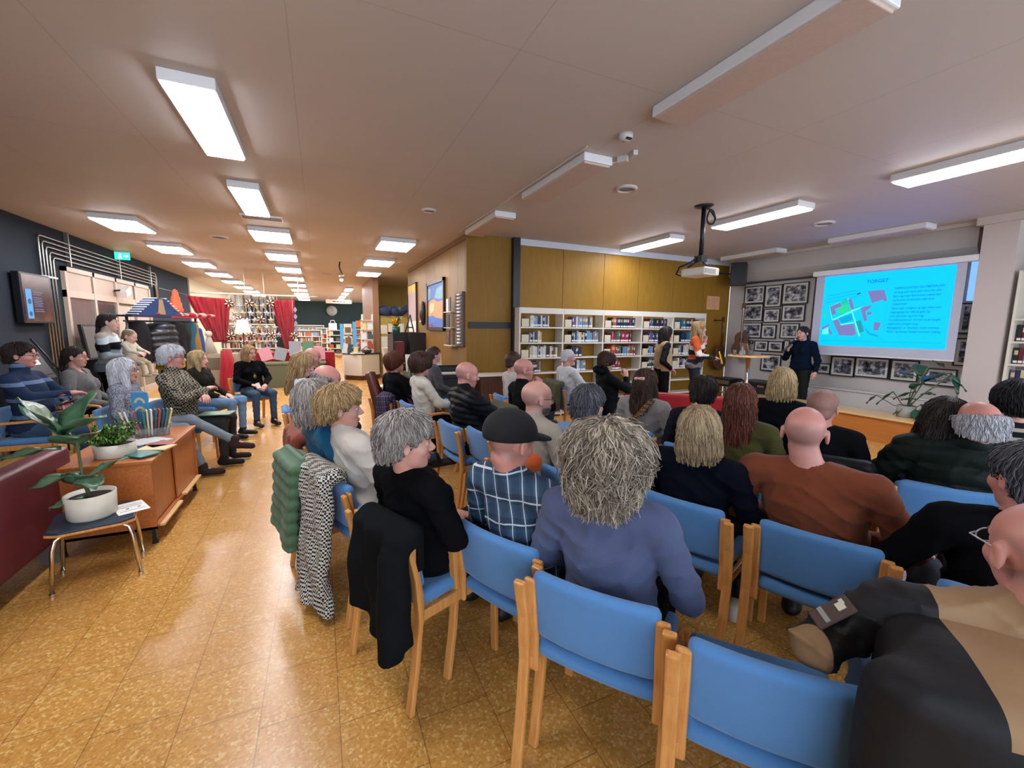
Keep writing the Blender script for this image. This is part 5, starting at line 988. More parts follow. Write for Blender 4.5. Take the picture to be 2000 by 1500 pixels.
# ------------------------------------------------------------------ people
SK = {'fair': m_skin('fair_skin', 'c9998a', 'bd8577'), 'pink': m_skin('ruddy_skin', 'cb9388', 'b87769'), 'pale': m_skin('pale_skin', 'd6b0a0', 'c99a8a')}
M_lip = mat('lips', 'a5584f', .4); M_eyew = mat("eye_white", "b5aca6", .3); M_iris = mat('iris', '2c3a44', .15)
HAIR = {'ashblonde': m_hair('ash_blonde_hair', '4c433c', '8e8070', 'd2c4ac'), 'blonde': m_hair('blonde_hair', '7a6242', 'b39a70', 'e0c896'), 'grey': m_hair('grey_hair', '46403c', '857c76', 'bdb6ae'), 'white': m_hair('white_hair', '8a8a90', 'bfc0c6', 'e6e6ea'),
        'brown': m_hair('brown_hair', '1e1310', '3d2820', '6b4a38'), 'dkbrown': m_hair('dark_brown_hair', '120c0c', '261b1a', '443430'), 'black': m_hair('black_hair', '07070a', '101014', '2a2a30'), 'auburn': m_hair('auburn_hair', '2a120e', '5a2d20', '8a4c34'),
        'sandy': m_hair('sandy_hair', '5c4730', '97794f', 'cdb083'), 'stub': m_hair('cropped_stubble', '7d5a50', '916a5e', 'a07a6c'), 'saltdark': m_hair('dark_grey_hair', '26272c', '4c4d53', '85868c'), 'beigeblonde': m_hair('beige_blonde_hair', '5e4c38', '8f7a5c', 'c2ab84')}
def cran(P, t): return ell(P, (0, -.012, .028), (.076+t, .098+t, .088+t))
def head_sdf(P, ears=True):
    A = (np.abs(P[0]), P[1], P[2])
    d = cran(P, 0)
    d = smin(d, ell(P, (0, .028, -.04), (.057, .06, .078)), .03); d = smin(d, ell(P, (0, .064, -.098), (.02, .018, .016)), .025)
    d = smin(d, ell(A, (.04, .055, -.03), (.022, .025, .022)), .02); d = smin(d, ell(P, (0, .05, .03), (.052, .042, .045)), .02)
    d = smin(d, cap(P, (0, .088, .002), (0, .108, -.03), .007, .011), .012); d = smin(d, ell(A, (.01, .098, -.036), (.009, .012, .008)), .006)
    d = smin(d, cap(A, (.012, .087, .014), (.04, .078, .014), .007), .01)
    d = smax(d, -ell(A, (.031, .095, -.004), (.013, .013, .009)), .01)
    d = smin(d, ell(P, (0, .084, -.064), (.021, .014, .006)), .006); d = smin(d, ell(P, (0, .082, -.075), (.018, .013, .006)), .006)
    if ears:
        e = ell(A, (.083, -.006, -.008), (.009, .018, .032)); e = smax(e, -ell(A, (.091, -.001, -.008), (.006, .009, .016)), .004); d = smin(d, e, .008)
    return d
def hair_sdf(style, vol=0):
    def f(P):
        X, Y, Z = P; A = (np.abs(X), Y, Z); ang = np.arctan2(X, -(Y+.01)); st = (0 if style in ('crop', 'receding') else 1)*(.0022*np.sin(ang*26+6*np.sin(Z*22))+.0016*np.sin(ang*53+Z*30))
        face = ell(P, (0, .116, -.03), (.07, .076, .116))
        ear = ell(A, (.105, .006, -.022), (.045, .033, .045))
        if style in ('short', 'crop', 'tied', 'stubble', 'fringe', 'receding'):
            t = {'short': .014, 'crop': .008, 'tied': .012, 'stubble': .0022, 'fringe': .012, 'receding': .007}[style]+vol
            d = smin(cran(P, t), ell(P, (0, -.055, -.04), (.06+t, .05+t, .055)), .02)
            d = smax(d, (-.025+.62*np.minimum(Y, 0)+1.1*np.clip(Y, 0, .06))-Z, .012); d = smax(d, -ear, .006)
            if style in ('fringe', 'stubble'):
                d = smax(d, Z-(.045 if style == 'stubble' else .032)-.25*np.minimum(0, Y)*-1, .02); d = smax(d, Y-.055, .01)
            if style == 'receding': d = smax(d, Y-.045-.3*(np.abs(X)), .02)
            d = smax(d, -face, .008)
            if style == 'tied': d = smin(d, cap(P, (0, -.1, -.005), (.0, -.135, -.15), .034, .02), .02)
        elif style == 'tousled':
            d = smin(ell(P, (0, -.02, .018), (.115, .122, .118)), ell(P, (0, -.06, -.075), (.085, .062, .075)), .04); d = d+.007*np.sin(ang*9+3*np.sin(Z*40))*np.sin(Z*50+ang*2)
            d = smax(d, -ell(P, (0, .125, -.04), (.07, .075, .11)), .01); d = smax(d, -.14-Z, .02)
        elif style == 'helmet':
            d = smin(cran(P, .024+vol), ell(P, (0, -.05, -.045), (.088, .06, .06)), .03); d = smax(d, (-.055+.5*np.minimum(Y, .05))-Z, .015); d = smax(d, -face, .008); d = smax(d, -ell(A, (.1, .012, -.04), (.02, .025, .03)), .006)
        else:
            w = {'bob': .094, 'long': .092, 'longbig': .105}[style]+vol; lo = {'bob': -.135, 'long': -.32, 'longbig': -.34}[style]
            d = smin(cran(P, .018), ell(P, (0, -.028, -.03), (w, .1, .12)), .02)
            if style != 'bob': d = smin(d, ell(P, (0, -.075, -.17), (w*1.05, .05, .19)), .03); d = smin(d, cap(A, (.072, .01, -.05), (.085, .035, -.24), .03, .018), .02)
            else: d = smin(d, ell(P, (0, -.03, -.09), (w*1.04, .085, .07)), .03)
            d = smax(d, -ell(P, (0, .128, -.05), (.078, .105, .15)), .012); d = smax(d, -ell(P, (0, .11, -.2), (.1, .09, .17)), .015) if style != 'bob' else d
            d = smax(d, lo+.01*np.sin(ang*7)-Z, .015)
        return d+st
    return f
def locks(f, V, n, L, w, curl, lift, seed, zlo, stop=.006):
    r = np.random.RandomState(seed); S = 9
    crown = np.array([0, -.035, .125]); top = V[:, 2] > zlo+.03
    cand = V[top]; 
    if len(cand) < 10: return None
    p = cand[r.randint(0, len(cand), n)].astype(float); ln = L*r.uniform(.6, 1.15, n)/S; ph = r.uniform(0, 6.28, n); cs = r.uniform(-1, 1, n)
    def grad(q, e=.004):
        g = np.stack([f((q[:, 0]+(e if i == 0 else 0), q[:, 1]+(e if i == 1 else 0), q[:, 2]+(e if i == 2 else 0)))-f((q[:, 0]-(e if i == 0 else 0), q[:, 1]-(e if i == 1 else 0), q[:, 2]-(e if i == 2 else 0))) for i in range(3)], 1)
        return g/(np.linalg.norm(g, axis=1)[:, None]+1e-9)
    rings = []; tw = r.uniform(.6, 1.3, n)*w; nn = grad(p); go = np.ones(n)
    for k in range(S+1):
        free = p[:, 2] < zlo+.012
        if k: nn = np.where(free[:, None], nn, grad(p))
        out = p-crown; out /= np.linalg.norm(out, axis=1)[:, None]+1e-9
        d = out*.8+np.array([0, 0, -.75]); d -= nn*(d*nn).sum(1)[:, None]*np.where(free, .3, 1)[:, None]; d /= np.linalg.norm(d, axis=1)[:, None]+1e-9
        side = np.cross(nn, d); side /= np.linalg.norm(side, axis=1)[:, None]+1e-9
        t = k/S; rr = tw*(1-.8*t**2); h = rr*.6
        q = p+nn*(lift*(t**1.5)*(.4+cs*.6+.5))[:, None]
        rings.append(np.stack([q+side*rr[:, None], q+nn*h[:, None], q-side*rr[:, None], q-nn*(h*.5+.002)[:, None]], 1))
        d = d+side*(curl*np.sin(ph+k*.65)+cs*curl*.6)[:, None]
        p = p+d*(ln*go)[:, None]; s = f((p[:, 0], p[:, 1], p[:, 2])); off = (s > stop) | (p[:, 2] < zlo-.005); go = np.where(off, go*.25, go); p = np.where((free | off)[:, None], p-nn*np.minimum(.004, np.maximum(s, 0))[:, None]*.5, p-nn*(s-.001)[:, None])
    R = np.stack(rings, 1); nV = (S+1)*4; V2 = R.reshape(-1, 3); base = np.arange(n)*nV; F = []
    for k in range(S):
        for j in range(4): F.append(np.stack([base+k*4+j, base+k*4+(j+1) % 4, base+(k+1)*4+(j+1) % 4, base+(k+1)*4+j], 1))
    return V2, np.concatenate(F), np.repeat(r.uniform(0, 1, n), nV)
def hand_mesh(wr, fw, pn, curl=.5, side=1, s=1.0, step=.0055, spread=.0):
    """hand at wrist wr, fingers along fw, back of the hand facing pn; side +1 right hand. Five separate bent fingers."""
    fw = Vector(fw).normalized(); pn = Vector(pn); pn = (pn-fw*pn.dot(fw)).normalized(); ax = fw.cross(pn)*(-side)
    # local frame: u thumb side, v finger direction, w back of hand
    def f(P):
        d = rbox(P, (0, .045, 0), (.038, .046, .013), .012); d = smin(d, cap(P, (0, -.02, 0), (0, .03, 0), .024, .024), .02)
        for k, (x, ln_, y0) in enumerate(((.03, .072, .085), (.010, .08, .09), (-.010, .074, .088), (-.029, .058, .082))):
            c = curl*(1+.12*k); a1, a2 = c*.8, c*1.9; l1, l2 = ln_*.5, ln_*.5; xs = x*(1+spread)
            b = (xs, y0+l1*math.cos(a1), -l1*math.sin(a1)); e = (xs*1.02, b[1]+l2*math.cos(a2), b[2]-l2*math.sin(a2))
            d = smin(d, np.minimum(cap(P, (x, y0-.02, 0), b, .0095, .0088), cap(P, b, e, .0088, .0072)), .004)
        t1 = (.055, .045, -.014-.02*curl); t2 = (.058-.02*curl, .082, -.02-.035*curl)
        return smin(d, np.minimum(cap(P, (.026, .01, -.004), t1, .014, .011), cap(P, t1, t2, .011, .0085)), .008)
    V, F = snet(f, axis(-.07, .09, step), axis(-.055, .2, step), axis(-.13, .035, step))
    M = np.array([list(ax), list(fw), list(pn)]); V = V*s @ M+np.array(wr)
    if np.linalg.det(M) < 0: F = F[:, ::-1]
    return V, F
EYE = G().ball((0, 0, 0), .0122, 10, 0).lathe([(.0062, .0105), (.004, .0122), (1e-3, .0126)], n=10, m=1, ax='y')
JN = {}
def person(px, py, zh, bh, hh, label, hair=('short', 'grey'), top=None, bottom=None, skin='fair', girth=1.0, pitch=0, stand=False, lean=-.07, arms=None, legs=None, sleeve='long',
           neck='crew', puff=0, near=0, locks_n=0, glasses=None, face=True, shoes=None, hs=1.0, tname='sweater', D=None, roll=0, fold=.005, brow=True, female=False, beard=None, scale=1.0, shw=1.0, seat=None, side=0, curl=.5, hands=True, seed=[0]):
    seed[0] += 1; sd = seed[0]
    if stand or scale != 1 : lean = max(lean, 0)
    hp = W(px, py, Z=zh) if D is None else W(px, py, D=D)
    zh = hp[2]; bhr = R_(bh); fwd = np.array([math.cos(bhr), math.sin(bhr)])
    rt = np.array([math.sin(bhr), -math.cos(bhr)])
    if seat:
        v_ = hp[:2]-np.array(seat)+fwd*.0; lean = max(-.2, min(.3, v_.dot(fwd)-.035)); side = max(-.12, min(.12, v_.dot(rt))); pass
    hy = .035+lean; xy = hp[:2]-fwd*hy*scale-rt*side*scale
    dz = .43 if stand else 0
    base_h = 1.215+dz
    t = thing('person', label, 'person', (xy[0], xy[1], 0), bhr-math.pi/2)
    if scale != 1: t.scale = (scale,)*3
    z_floor = 0
    if scale != 1: t.location = (xy[0], xy[1], zh-base_h*scale); ks = 1.0
    else: ks = (zh-.5)/(base_h-.5) if not stand else zh/base_h
    def q(x, y, z):  # shape coordinates to pose coordinates (torso stretch, forward lean)
        zz = .5+(z-.5)*ks if (not stand and z > .5) else z*(ks if stand else 1)
        k = max(0, (z-.5-dz)/.7)
        return (x+side*k**1.3, y+lean*k**1.3, zz)
    gi = girth; sw = .175*shw*(.93 if female else 1)*(.55+.45*gi)
    HC_ = q(0, .035, base_h)
    Mh = Matrix.Translation(HC_) @ Matrix.Rotation(R_(hh-bh), 4, 'Z') @ Matrix.Rotation(R_(pitch), 4, 'X') @ Matrix.Rotation(R_(roll), 4, 'Y'); Mi = Mh.inverted()
    def toh(P): return tuple(Mi[i][0]*P[0]+Mi[i][1]*P[1]+Mi[i][2]*P[2]+Mi[i][3] for i in range(3))
    def sh(P, s): return tuple(a/s for a in toh(P))
    # joints
    S = {s: q(s*sw, -.01, 1.0+dz) for s in (-1, 1)}
    if arms is None: arms = {}
    E_, Wr, HD = {}, {}, {}
    for s, k in ((-1, 'L'), (1, 'R')):
        if k in arms: E_[s], Wr[s] = [q(*a) for a in arms[k][:2]]; HD[s] = arms[k][2] if len(arms[k]) > 2 else None
        elif stand: E_[s], Wr[s] = q(s*(sw+.06), -.03, .72+dz), q(s*(sw+.07), .06, .48+dz); HD[s] = None
        else: E_[s], Wr[s] = q(s*(sw+.075*gi), .0, .75), q(s*.09, .24+.04*gi, .63); HD[s] = None
    if stand:
        HP = {s: q(s*.085, 0, .9) for s in (-1, 1)}; KN = {s: q(s*.1, .02, .5) for s in (-1, 1)}; AN = {s: q(s*.11, -.03, .09) for s in (-1, 1)}
    else:
        HP = {s: (s*.09, .02, .54) for s in (-1, 1)}; KN = {s: (s*.13, .44, .53) for s in (-1, 1)}; AN = {s: (s*.13, .43, .1) for s in (-1, 1)}
    TD = {-1: (0, 1, 0), 1: (0, 1, 0)}
    if legs:
        for s, k in ((-1, 'L'), (1, 'R')):
            if k in legs: KN[s], AN[s] = legs[k][:2]; TD[s] = legs[k][2] if len(legs[k]) > 2 else (0, 1, 0)
    NB = q(0, -.012, 1.045+dz)
    t['_j'] = 0; del t['_j']; JN[t.name] = (S, E_, Wr, Mh, q)
    def torso(P, o, g=gi):
        bust = .02 if female else 0
        d = ell(P, q(0, -.02, .57+dz), (.165*g+o, .125*g+o, .12+o)); d = smin(d, ell(P, q(0, .015*g, .71+dz), (.14*g+o, (.105*g if not female else .1*g)+o, .15+o)), .06)
        d = smin(d, ell(P, q(0, 0, .88+dz), (.155*(.5+.5*g)*shw+o, .105*g+o, .17+o)), .06)
        if bust: A = (np.abs(P[0]), P[1], P[2]); d = smin(d, ell(A, q(.07, .085*g, .88+dz), (.06+o, .05+o, .06+o)), .04)
        d = smin(d, cap(P, q(-sw*.85, -.015, 1.0+dz), q(sw*.85, -.015, 1.0+dz), .058+o), .05)
        for s in (-1, 1): d = smin(d, cap(P, NB, q(s*sw*.7, -.015, 1.02+dz), .045+o, .04+o), .04)
        return d
    def arm(P, s, o, part='all'):
        u = cap(P, S[s], E_[s], .054*(.7+.3*gi)+o, .043*(.7+.3*gi)+o)
        if part == 'upper': return u
        return smin(u, cap(P, E_[s], Wr[s], .041*(.8+.2*gi)+o, .026+o), .02)
    def leg(P, s, o): return smin(cap(P, HP[s], KN[s], .082*(.6+.4*gi)+o, .056+o), cap(P, KN[s], AN[s], .053+o, .038+o), .03)
    # ---- body
    neckR = .052*(.85 if female else 1.05)*(.8+.2*gi); nt = Mh @ Vector((0, -.022, -.06))
    def body(P):
        d = torso(P, -.012)
        for s in (-1, 1): d = smin(d, arm(P, s, -.005), .025)
        for s in (-1, 1): d = smin(d, leg(P, s, -.012), .03)
        for s in (-1, 1):
            a = AN[s]; td = TD[s]; d = smin(d, cap(P, a, (a[0]+td[0]*.12, a[1]+td[1]*.12, a[2]-.055+td[2]*.12), .03, .018), .012)
        d = smin(d, cap(P, NB, tuple(nt), neckR*1.1, neckR), .03)
        return smin(d, head_sdf(sh(P, hs))*hs, .012)
    hx_, hy_, hz_ = HC_; fs = .0058 if near > 1 else (.0075 if near else .009)
    lox = min(Wr[-1][0], E_[-1][0], -.25, KN[-1][0], AN[-1][0])-.1; hix = max(Wr[1][0], E_[1][0], .25, KN[1][0], AN[1][0])+.1
    loy = min(-.22, E_[-1][1]-.08, E_[1][1]-.08); hiy = max(KN[-1][1], KN[1][1], AN[-1][1]+.2, AN[1][1]+.2, Wr[1][1]+.08, Wr[-1][1]+.08)+.1
    cs = .022
    V, F = snet(body, axis(lox, hix, cs, (hx_-.12*hs, hx_+.12*hs), fs), axis(loy, hiy, cs, (hy_-.15*hs, hy_+.15*hs), fs), axis(-.02, hz_+.14*hs, cs, (hz_-.17*hs, hz_+.14*hs), fs))
    hl = (np.c_[V, np.ones(len(V))] @ np.array(Mi).T)[:, :3]/hs; FC = hl[F].mean(1)
    mi = ((np.abs(FC[:, 0]) < .023) & (FC[:, 1] > .08) & (FC[:, 2] > -.082) & (FC[:, 2] < -.058)).astype(int)
    parts = [(V, F)]
    for s in (-1, 1) if hands else ():
        fw = np.array(Wr[s])-np.array(E_[s]); pn = (0, 0, 1) if abs(fw[2]) < np.linalg.norm(fw)*.8 else (s, .3, 0); cu = curl
        if HD[s]: fw, pn, cu = HD[s]
        parts.append(hand_mesh(Wr[s], fw, pn, cu, s, 1.0*(.92 if female else 1.02), .0055 if near else .008))
    V, F = join(parts); mi = np.concatenate([mi, np.zeros(len(F)-len(mi), int)])
    hl = (np.c_[V, np.ones(len(V))] @ np.array(Mi).T)[:, :3]/hs; tint = None
    if hair and hair[0] == 'stubble':
        a_ = np.clip((.05-hl[:, 2]+.25*np.minimum(0, hl[:, 1])*-.6)/.03, 0, 1)*np.clip((.06-hl[:, 1])/.03, 0, 1)*np.clip((hl[:, 2]+.075)/.03, 0, 1); ea = np.clip((np.hypot(hl[:, 1]+.0, hl[:, 2]+.015)-.035)/.015, 0, 1); tint = a_*np.where(np.abs(hl[:, 0]) > .06, ea, 1)*(np.abs(hl[:, 0]) < .1)
    mo('body', np_mesh('body', V, F, [SK[skin], M_lip], mi, tint), t)
    # ---- clothes
    rs = np.random.RandomState(sd); ph = rs.uniform(0, 6, 6)
    def folds(P, a):
        u = P[2]*34+3*np.sin(P[0]*9+ph[0])+2.2*np.sin(P[1]*13+ph[1]); v = P[0]*21+P[2]*16+ph[2]+2*np.sin(P[2]*12+P[1]*6); w = P[2]*70+5*np.sin(P[0]*11+ph[3])
        return -a*((1-np.abs(np.sin(u)))**2.5*1.5+(1-np.abs(np.sin(v)))**3*1.3+.25*np.sin(w)-.6)
    nk = {'crew': .0, 'turtle': .07, 'collar': .015, 'v': -.02}[neck]
    def shirt(P):
        o = .008+(.012 if puff else 0)
        d = torso(P, o)
        for s in (-1, 1):
            if sleeve == 'none': pass
            else: d = smin(d, arm(P, s, o+(.002 if sleeve == 'long' else .01), 'all' if sleeve == 'long' else 'upper'), .018)
        if sleeve in ('long',):
            for s in (-1, 1):
                w_ = Wr[s]; e_ = E_[s]; n_ = np.array(w_)-np.array(e_); n_ /= np.linalg.norm(n_); pl_ = (P[0]-w_[0])*n_[0]+(P[1]-w_[1])*n_[1]+(P[2]-w_[2])*n_[2]
                near_ = np.sqrt((P[0]-w_[0])**2+(P[1]-w_[1])**2+(P[2]-w_[2])**2) < .1; d = np.where(near_, np.maximum(d, pl_+.012), d)
        if sleeve == 'short':
            for s in (-1, 1):
                w_ = E_[s]; e_ = S[s]; n_ = np.array(w_)-np.array(e_); n_ /= np.linalg.norm(n_); pl_ = (P[0]-w_[0])*n_[0]+(P[1]-w_[1])*n_[1]+(P[2]-w_[2])*n_[2]
                near_ = np.sqrt((P[0]-w_[0])**2+(P[1]-w_[1])**2+(P[2]-w_[2])**2) < .12; d = np.where(near_, np.maximum(d, pl_+.03), d)
        if neck == 'turtle': d = smin(d, cap(P, NB, tuple(np.array(NB)*.35+np.array(nt)*.65), neckR+.014), .02)
        if neck in ('collar',):
            d = smin(d, cap(P, NB, tuple(np.array(NB)*.62+np.array(nt)*.38), neckR+.017, neckR+.013), .015)
        d = d+folds(P, fold*(1-.5*(P[2] > .95+dz)))
        if puff: d = d-.016*np.abs(np.sin((P[2]+.12*P[0]**2*4)*math.pi/puff))**.7+.008
        hem = q(0, 0, .5+dz+(.0 if not stand else -.02))[2]-(.03 if stand else 0); d = smax(d, hem-P[2], .01)
        if neck == 'crew': d = smax(d, -cap(P, (NB[0], NB[1]+.012, NB[2]+.045), (nt[0], nt[1], nt[2]), neckR+.008), .008)
        if neck == 'v': d = smax(d, -cap(P, (NB[0], NB[1]+.05, NB[2]-.01), (nt[0], nt[1]+.02, nt[2]), neckR+.01), .008)
        return d
    ts = .0095 if near > 1 else (.012 if near else .015)
    V, F = snet(shirt, axis(min(lox, -.3), max(hix, .3), ts), axis(loy-.04, max(Wr[-1][1], Wr[1][1], .2)+.08, ts), axis(.42+dz*.9 if scale == 1 else .4+dz, hz_+.02, ts))
    tm = top if isinstance(top, list) else [top]
    mo(tname, np_mesh(tname, V, F, tm), t)
    def pants(P):
        d = ell(P, q(0, -.02, .56+dz), (.165*gi+.004, .125*gi+.004, .115))
        for s in (-1, 1): d = smin(d, leg(P, s, .006), .03)
        d = d+folds(P, .004)
        for s in (-1, 1): d = smax(d, -cap(P, (AN[s][0], AN[s][1], AN[s][2]-.02), (AN[s][0]+TD[s][0]*.1, AN[s][1]+TD[s][1]*.1, AN[s][2]-.12), .05), .01)
        return d
    bm = bottom or mat('dark_denim', '222c3c', .8, bump=(200, .3))
    bs = .02 if not near else .016
    V, F = snet(pants, axis(min(lox, -.25), max(hix, .25), bs), axis(loy, hiy, bs), axis(.03, .72+dz, bs)); mo('trousers', np_mesh('trousers', V, F, [bm]), t)
    shm = shoes or mat('black_shoe_leather', '17171a', .45)
    for s in (-1, 1):
        a = np.array(AN[s], float); td = np.array(TD[s], float); td /= np.linalg.norm(td); dn = np.array([0, 0, -1.0]); dn -= td*dn.dot(td); dn /= np.linalg.norm(dn)+1e-9
        c0 = a+dn*.045; toe = c0+td*.17+dn*.012; heel = c0-td*.035
        def shoe(P):
            d = smin(cap(P, tuple(heel), tuple(toe), .042, .036), cap(P, tuple(a-dn*.02), tuple(c0), .046, .046), .03)
            pl_ = (P[0]-a[0])*dn[0]+(P[1]-a[1])*dn[1]+(P[2]-a[2])*dn[2]; return smax(d, pl_-.085, .006)
        lo = np.minimum(np.minimum(a, toe), heel)-.07; hi = np.maximum(np.maximum(a, toe), heel)+.07
        V, F = snet(shoe, *[axis(lo[i], hi[i], .014) for i in range(3)]); mo('shoe', np_mesh('shoe', V, F, [shm]), t)
    # ---- hair, eyes, brows, glasses in the head's own frame
    Mc = Mh @ Matrix.Scale(hs, 4)
    def att(o): o.parent = t; o.matrix_local = Mc; return o
    if hair and hair[0] != 'stubble':
        st, hc = hair[0], hair[1]; f = hair_sdf(st, hair[2] if len(hair) > 2 else 0); hstep = .005 if near > 1 else .007
        V, F = snet(f, axis(-.15, .15, hstep), axis(-.18, .14, hstep), axis(-.38 if 'long' in st else -.18, .17, hstep)); tint = np.full(len(V), .3)
        zlo = {'short': -.07, 'crop': -.06, 'tied': -.06, 'bob': -.13, 'long': -.32, 'longbig': -.33, 'tousled': -.13, 'helmet': -.08}.get(st, -.06)
        if locks_n:
            par = {'tousled': (.17, .006, .2, .04), 'bob': (.16, .0055, .06, .004), 'long': (.24, .006, .08, .006), 'longbig': (.22, .006, .16, .014), 'short': (.07, .0048, .12, .01), 'helmet': (.1, .005, .1, .006), 'tied': (.08, .0045, .05, .002), 'fringe': (.05, .004, .2, .012), 'crop': (.04, .004, .15, .006)}.get(st, (.06, .005, .1, .008))
            tz = st == 'tousled'; L = locks(f, V, int(locks_n*(4 if tz else 3.2)), par[0], par[1]*(.52 if tz else .42), par[2]*(1.3 if tz else 1), par[3], sd, zlo, .02 if tz else .006)
            if L: V, F = np.concatenate([V, L[0]]), np.concatenate([F, L[1]+len(V)]); tint = np.concatenate([tint, L[2]])
        att(mo('hair', np_mesh('hair', V, F, [HAIR[hc]], None, tint)))
    for s in (-1, 1):
        o = mk('eye', EYE, [M_eyew, M_iris]); o.parent = t; o.matrix_local = Mc @ Matrix.Translation((s*.031, .0765, -.004))
        if brow: att(mk('eyebrow', G().tube([(s*.014, .096, .017), (s*.03, .094, .022), (s*.046, .083, .016)], [.003, .0035, .002], 6), HAIR['dkbrown' if hair and hair[1] in ('black', 'brown', 'dkbrown', 'auburn') else 'grey']))
    if beard: att(sdf_obj('beard', lambda P: smax(smax(ell(P, (0, .03, -.05), (.062, .066, .074)), P[2]+.055, .01), -(P[1]-.01), .01), (-.08, -.01, -.14), (.08, .11, -.04), .006, HAIR[beard]))
    if glasses:
        g = G()
        for s in (-1, 1):
            g.tube([(s*.033+.022*math.cos(a), .103-.004*abs(math.cos(a)), -.006+.016*math.sin(a)) for a in np.linspace(0, 6.2832, 17)], .0018, 6); g.tube([(s*.055, .1, 0), (s*.079, .08, .002), (s*.082, .0, .004), (s*.08, -.02, -.012)], .0018, 6)
        g.tube([(-.011, .103, -.002), (0, .107, .001), (.011, .103, -.002)], .0018, 6); att(mk('glasses', g, mat('glasses_'+glasses, {'black': '101014', 'silver': 'b8b8bc', 'red': '6b2326'}[glasses], .3, metal=.3)))
    return t
def cloth(name, c, c2=None, sc=8, rough=.9):
    dk = sum(lin(c)[:3]) < .12
    def dim(h): return tuple(v*.5 for v in lin(h)[:3]) if dk else h
    return mat(name, dim(c), rough, .08 if dk else .2, var=(sc, dim(c2 or c)), bump=(260, .35), sheen=0 if dk else .1)
M_jeans = mat('blue_denim', '37536f', .85, var=(12, '2b435c'), bump=(300, .4)); M_ljeans = mat('light_denim', '6f94b8', .85, var=(12, '5c80a4'), bump=(300, .4)); M_blk = mat('black_trousers', '0c0c0e', .85, .1, bump=(200, .3)); M_gj = mat('grey_denim', '7e8890', .85, var=(12, '6b757e'), bump=(300, .3)); M_dgrey = mat('charcoal_trousers', '2a2b2d', .85, bump=(200, .3))
def seat_for(t, lab, arms=False, dx=0, dy=0, **k):
    p = t.location; r = t.rotation_euler.z; h = math.degrees(r)+90
    f = Vector((math.cos(R_(h)), math.sin(R_(h)), 0)); x = Vector((f.y, -f.x, 0)); q = p+f*(.02+dy)+x*dx
    return chair(q.x, q.y, h, lab, arms=arms, **k)
PP = {}
def P(key, *a, chair_label=None, arms_chair=False, **k):
    PP[key] = person(*a, **k)
    if chair_label: seat_for(PP[key], chair_label, arms_chair)
    return PP[key]
# ---- nearest row
P('A', 1187, 893, 1.175, 36, 42, 'person with tousled ash-blonde hair in a slate blue jacket', hair=('tousled', 'ashblonde'), top=cloth('slate_blue_cotton', '515a78', '485070', 6), near=2, locks_n=1500, neck='collar', fold=.0055, girth=1.12, shw=1.05, female=True, bottom=M_blk, tname='jacket', hs=1.05,
  arms={'R': ((.27, .02, .72), (.22, .26, .62))}, seat=(0.96, 1.19), chair_label='blue chair under the tousled blonde person in slate blue')
P('B', 1000, 862, 1.165, 26, 16, 'person in black flat cap and blue plaid flannel shirt', hair=('stubble', 'stub'), top=m_plaid('blue_plaid_flannel', '2f4258', '4a6078', 'c9d2d8', '18202c'), near=2, neck='collar', fold=.006, girth=1.08, skin='pink', pitch=-12, hs=1.01, tname='shirt', locks_n=0,
  arms={'R': ((.28, .12, .8), (.2, .38, .74))}, seat=(0.88, 1.66), chair_label='blue chair under the person in the plaid shirt')
P('C', 797, 862, 1.14, 23, -10, 'person with short grey hair and black sweater looking right', hair=('short', 'grey', .012), top=cloth('black_jersey', '0e0e12', '15151a'), near=2, locks_n=900, female=True, girth=1.12, bottom=M_blk, seat=(0.46, 2.09), chair_label='blue chair draped with black coat under the grey-haired person in black')
P('D', 668, 797, 1.16, 19, -4, 'person with short sandy hair and cream short-sleeved knit top', hair=('short', 'sandy', .014), top=cloth('cream_jersey', 'cdc6bc', 'beb6ac'), near=2, locks_n=700, female=True, sleeve='short', neck='collar', bottom=M_jeans, tname='shirt', hs=1.03,
  arms={'R': ((.24, .03, .78), (.12, .28, .68)), 'L': ((-.24, .03, .78), (-.12, .26, .66))}, seat=(0.25, 2.6), chair_label='blue chair draped with houndstooth coat under the sandy-haired person')
P('E', 618, 783, 1.18, 16, 4, 'person with grey-brown bob and teal sweater behind the cream top', hair=('bob', 'grey', -.004), top=cloth('teal_blue_knit', '0f5275', '0c4766'), near=1, locks_n=400, female=True, hs=1.02, seat=(0.1, 3.1), chair_label='blue chair with green padded jacket under the teal sweater')
P('F', 640, 742, 1.20, 10, -5, 'balding grey-haired person in dark navy with crossed legs', hair=('fringe', 'grey'), top=cloth('dark_navy_knit', '1a2030', '2a2030'), near=1, locks_n=150, skin='pink', pitch=-8, bottom=M_jeans, legs={'R': ((.15, .46, .56), (.05, .85, .42), (.3, .9, .1))}, chair_label='blue chair under the balding person in navy')
P('G', 592, 712, 1.22, 5, -12, 'person with long light brown hair in white shirt, hand at chin', hair=('long', 'sandy'), top=cloth('white_cotton', 'd6dae4', 'c4cad8'), near=1, locks_n=350, female=True, sleeve='short', pitch=-14, tname='shirt', arms={'R': ((.16, .2, .86), (.08, .16, 1.02), ((-.2, .1, 1), (1, 0, 0), 1.0)), 'L': ((-.22, .1, .76), (.0, .24, .76))}, chair_label='blue armchair at the aisle under the white shirt', arms_chair=True)
P('H', 611, 697, 1.22, 0, -20, 'bald person in dark top beyond the white shirt', hair=('stubble', 'stub'), top=cloth('dark_grey_knit', '26282c', '303338'), skin='pink', pitch=-8, chair_label='blue chair under the bald person at the far aisle end')
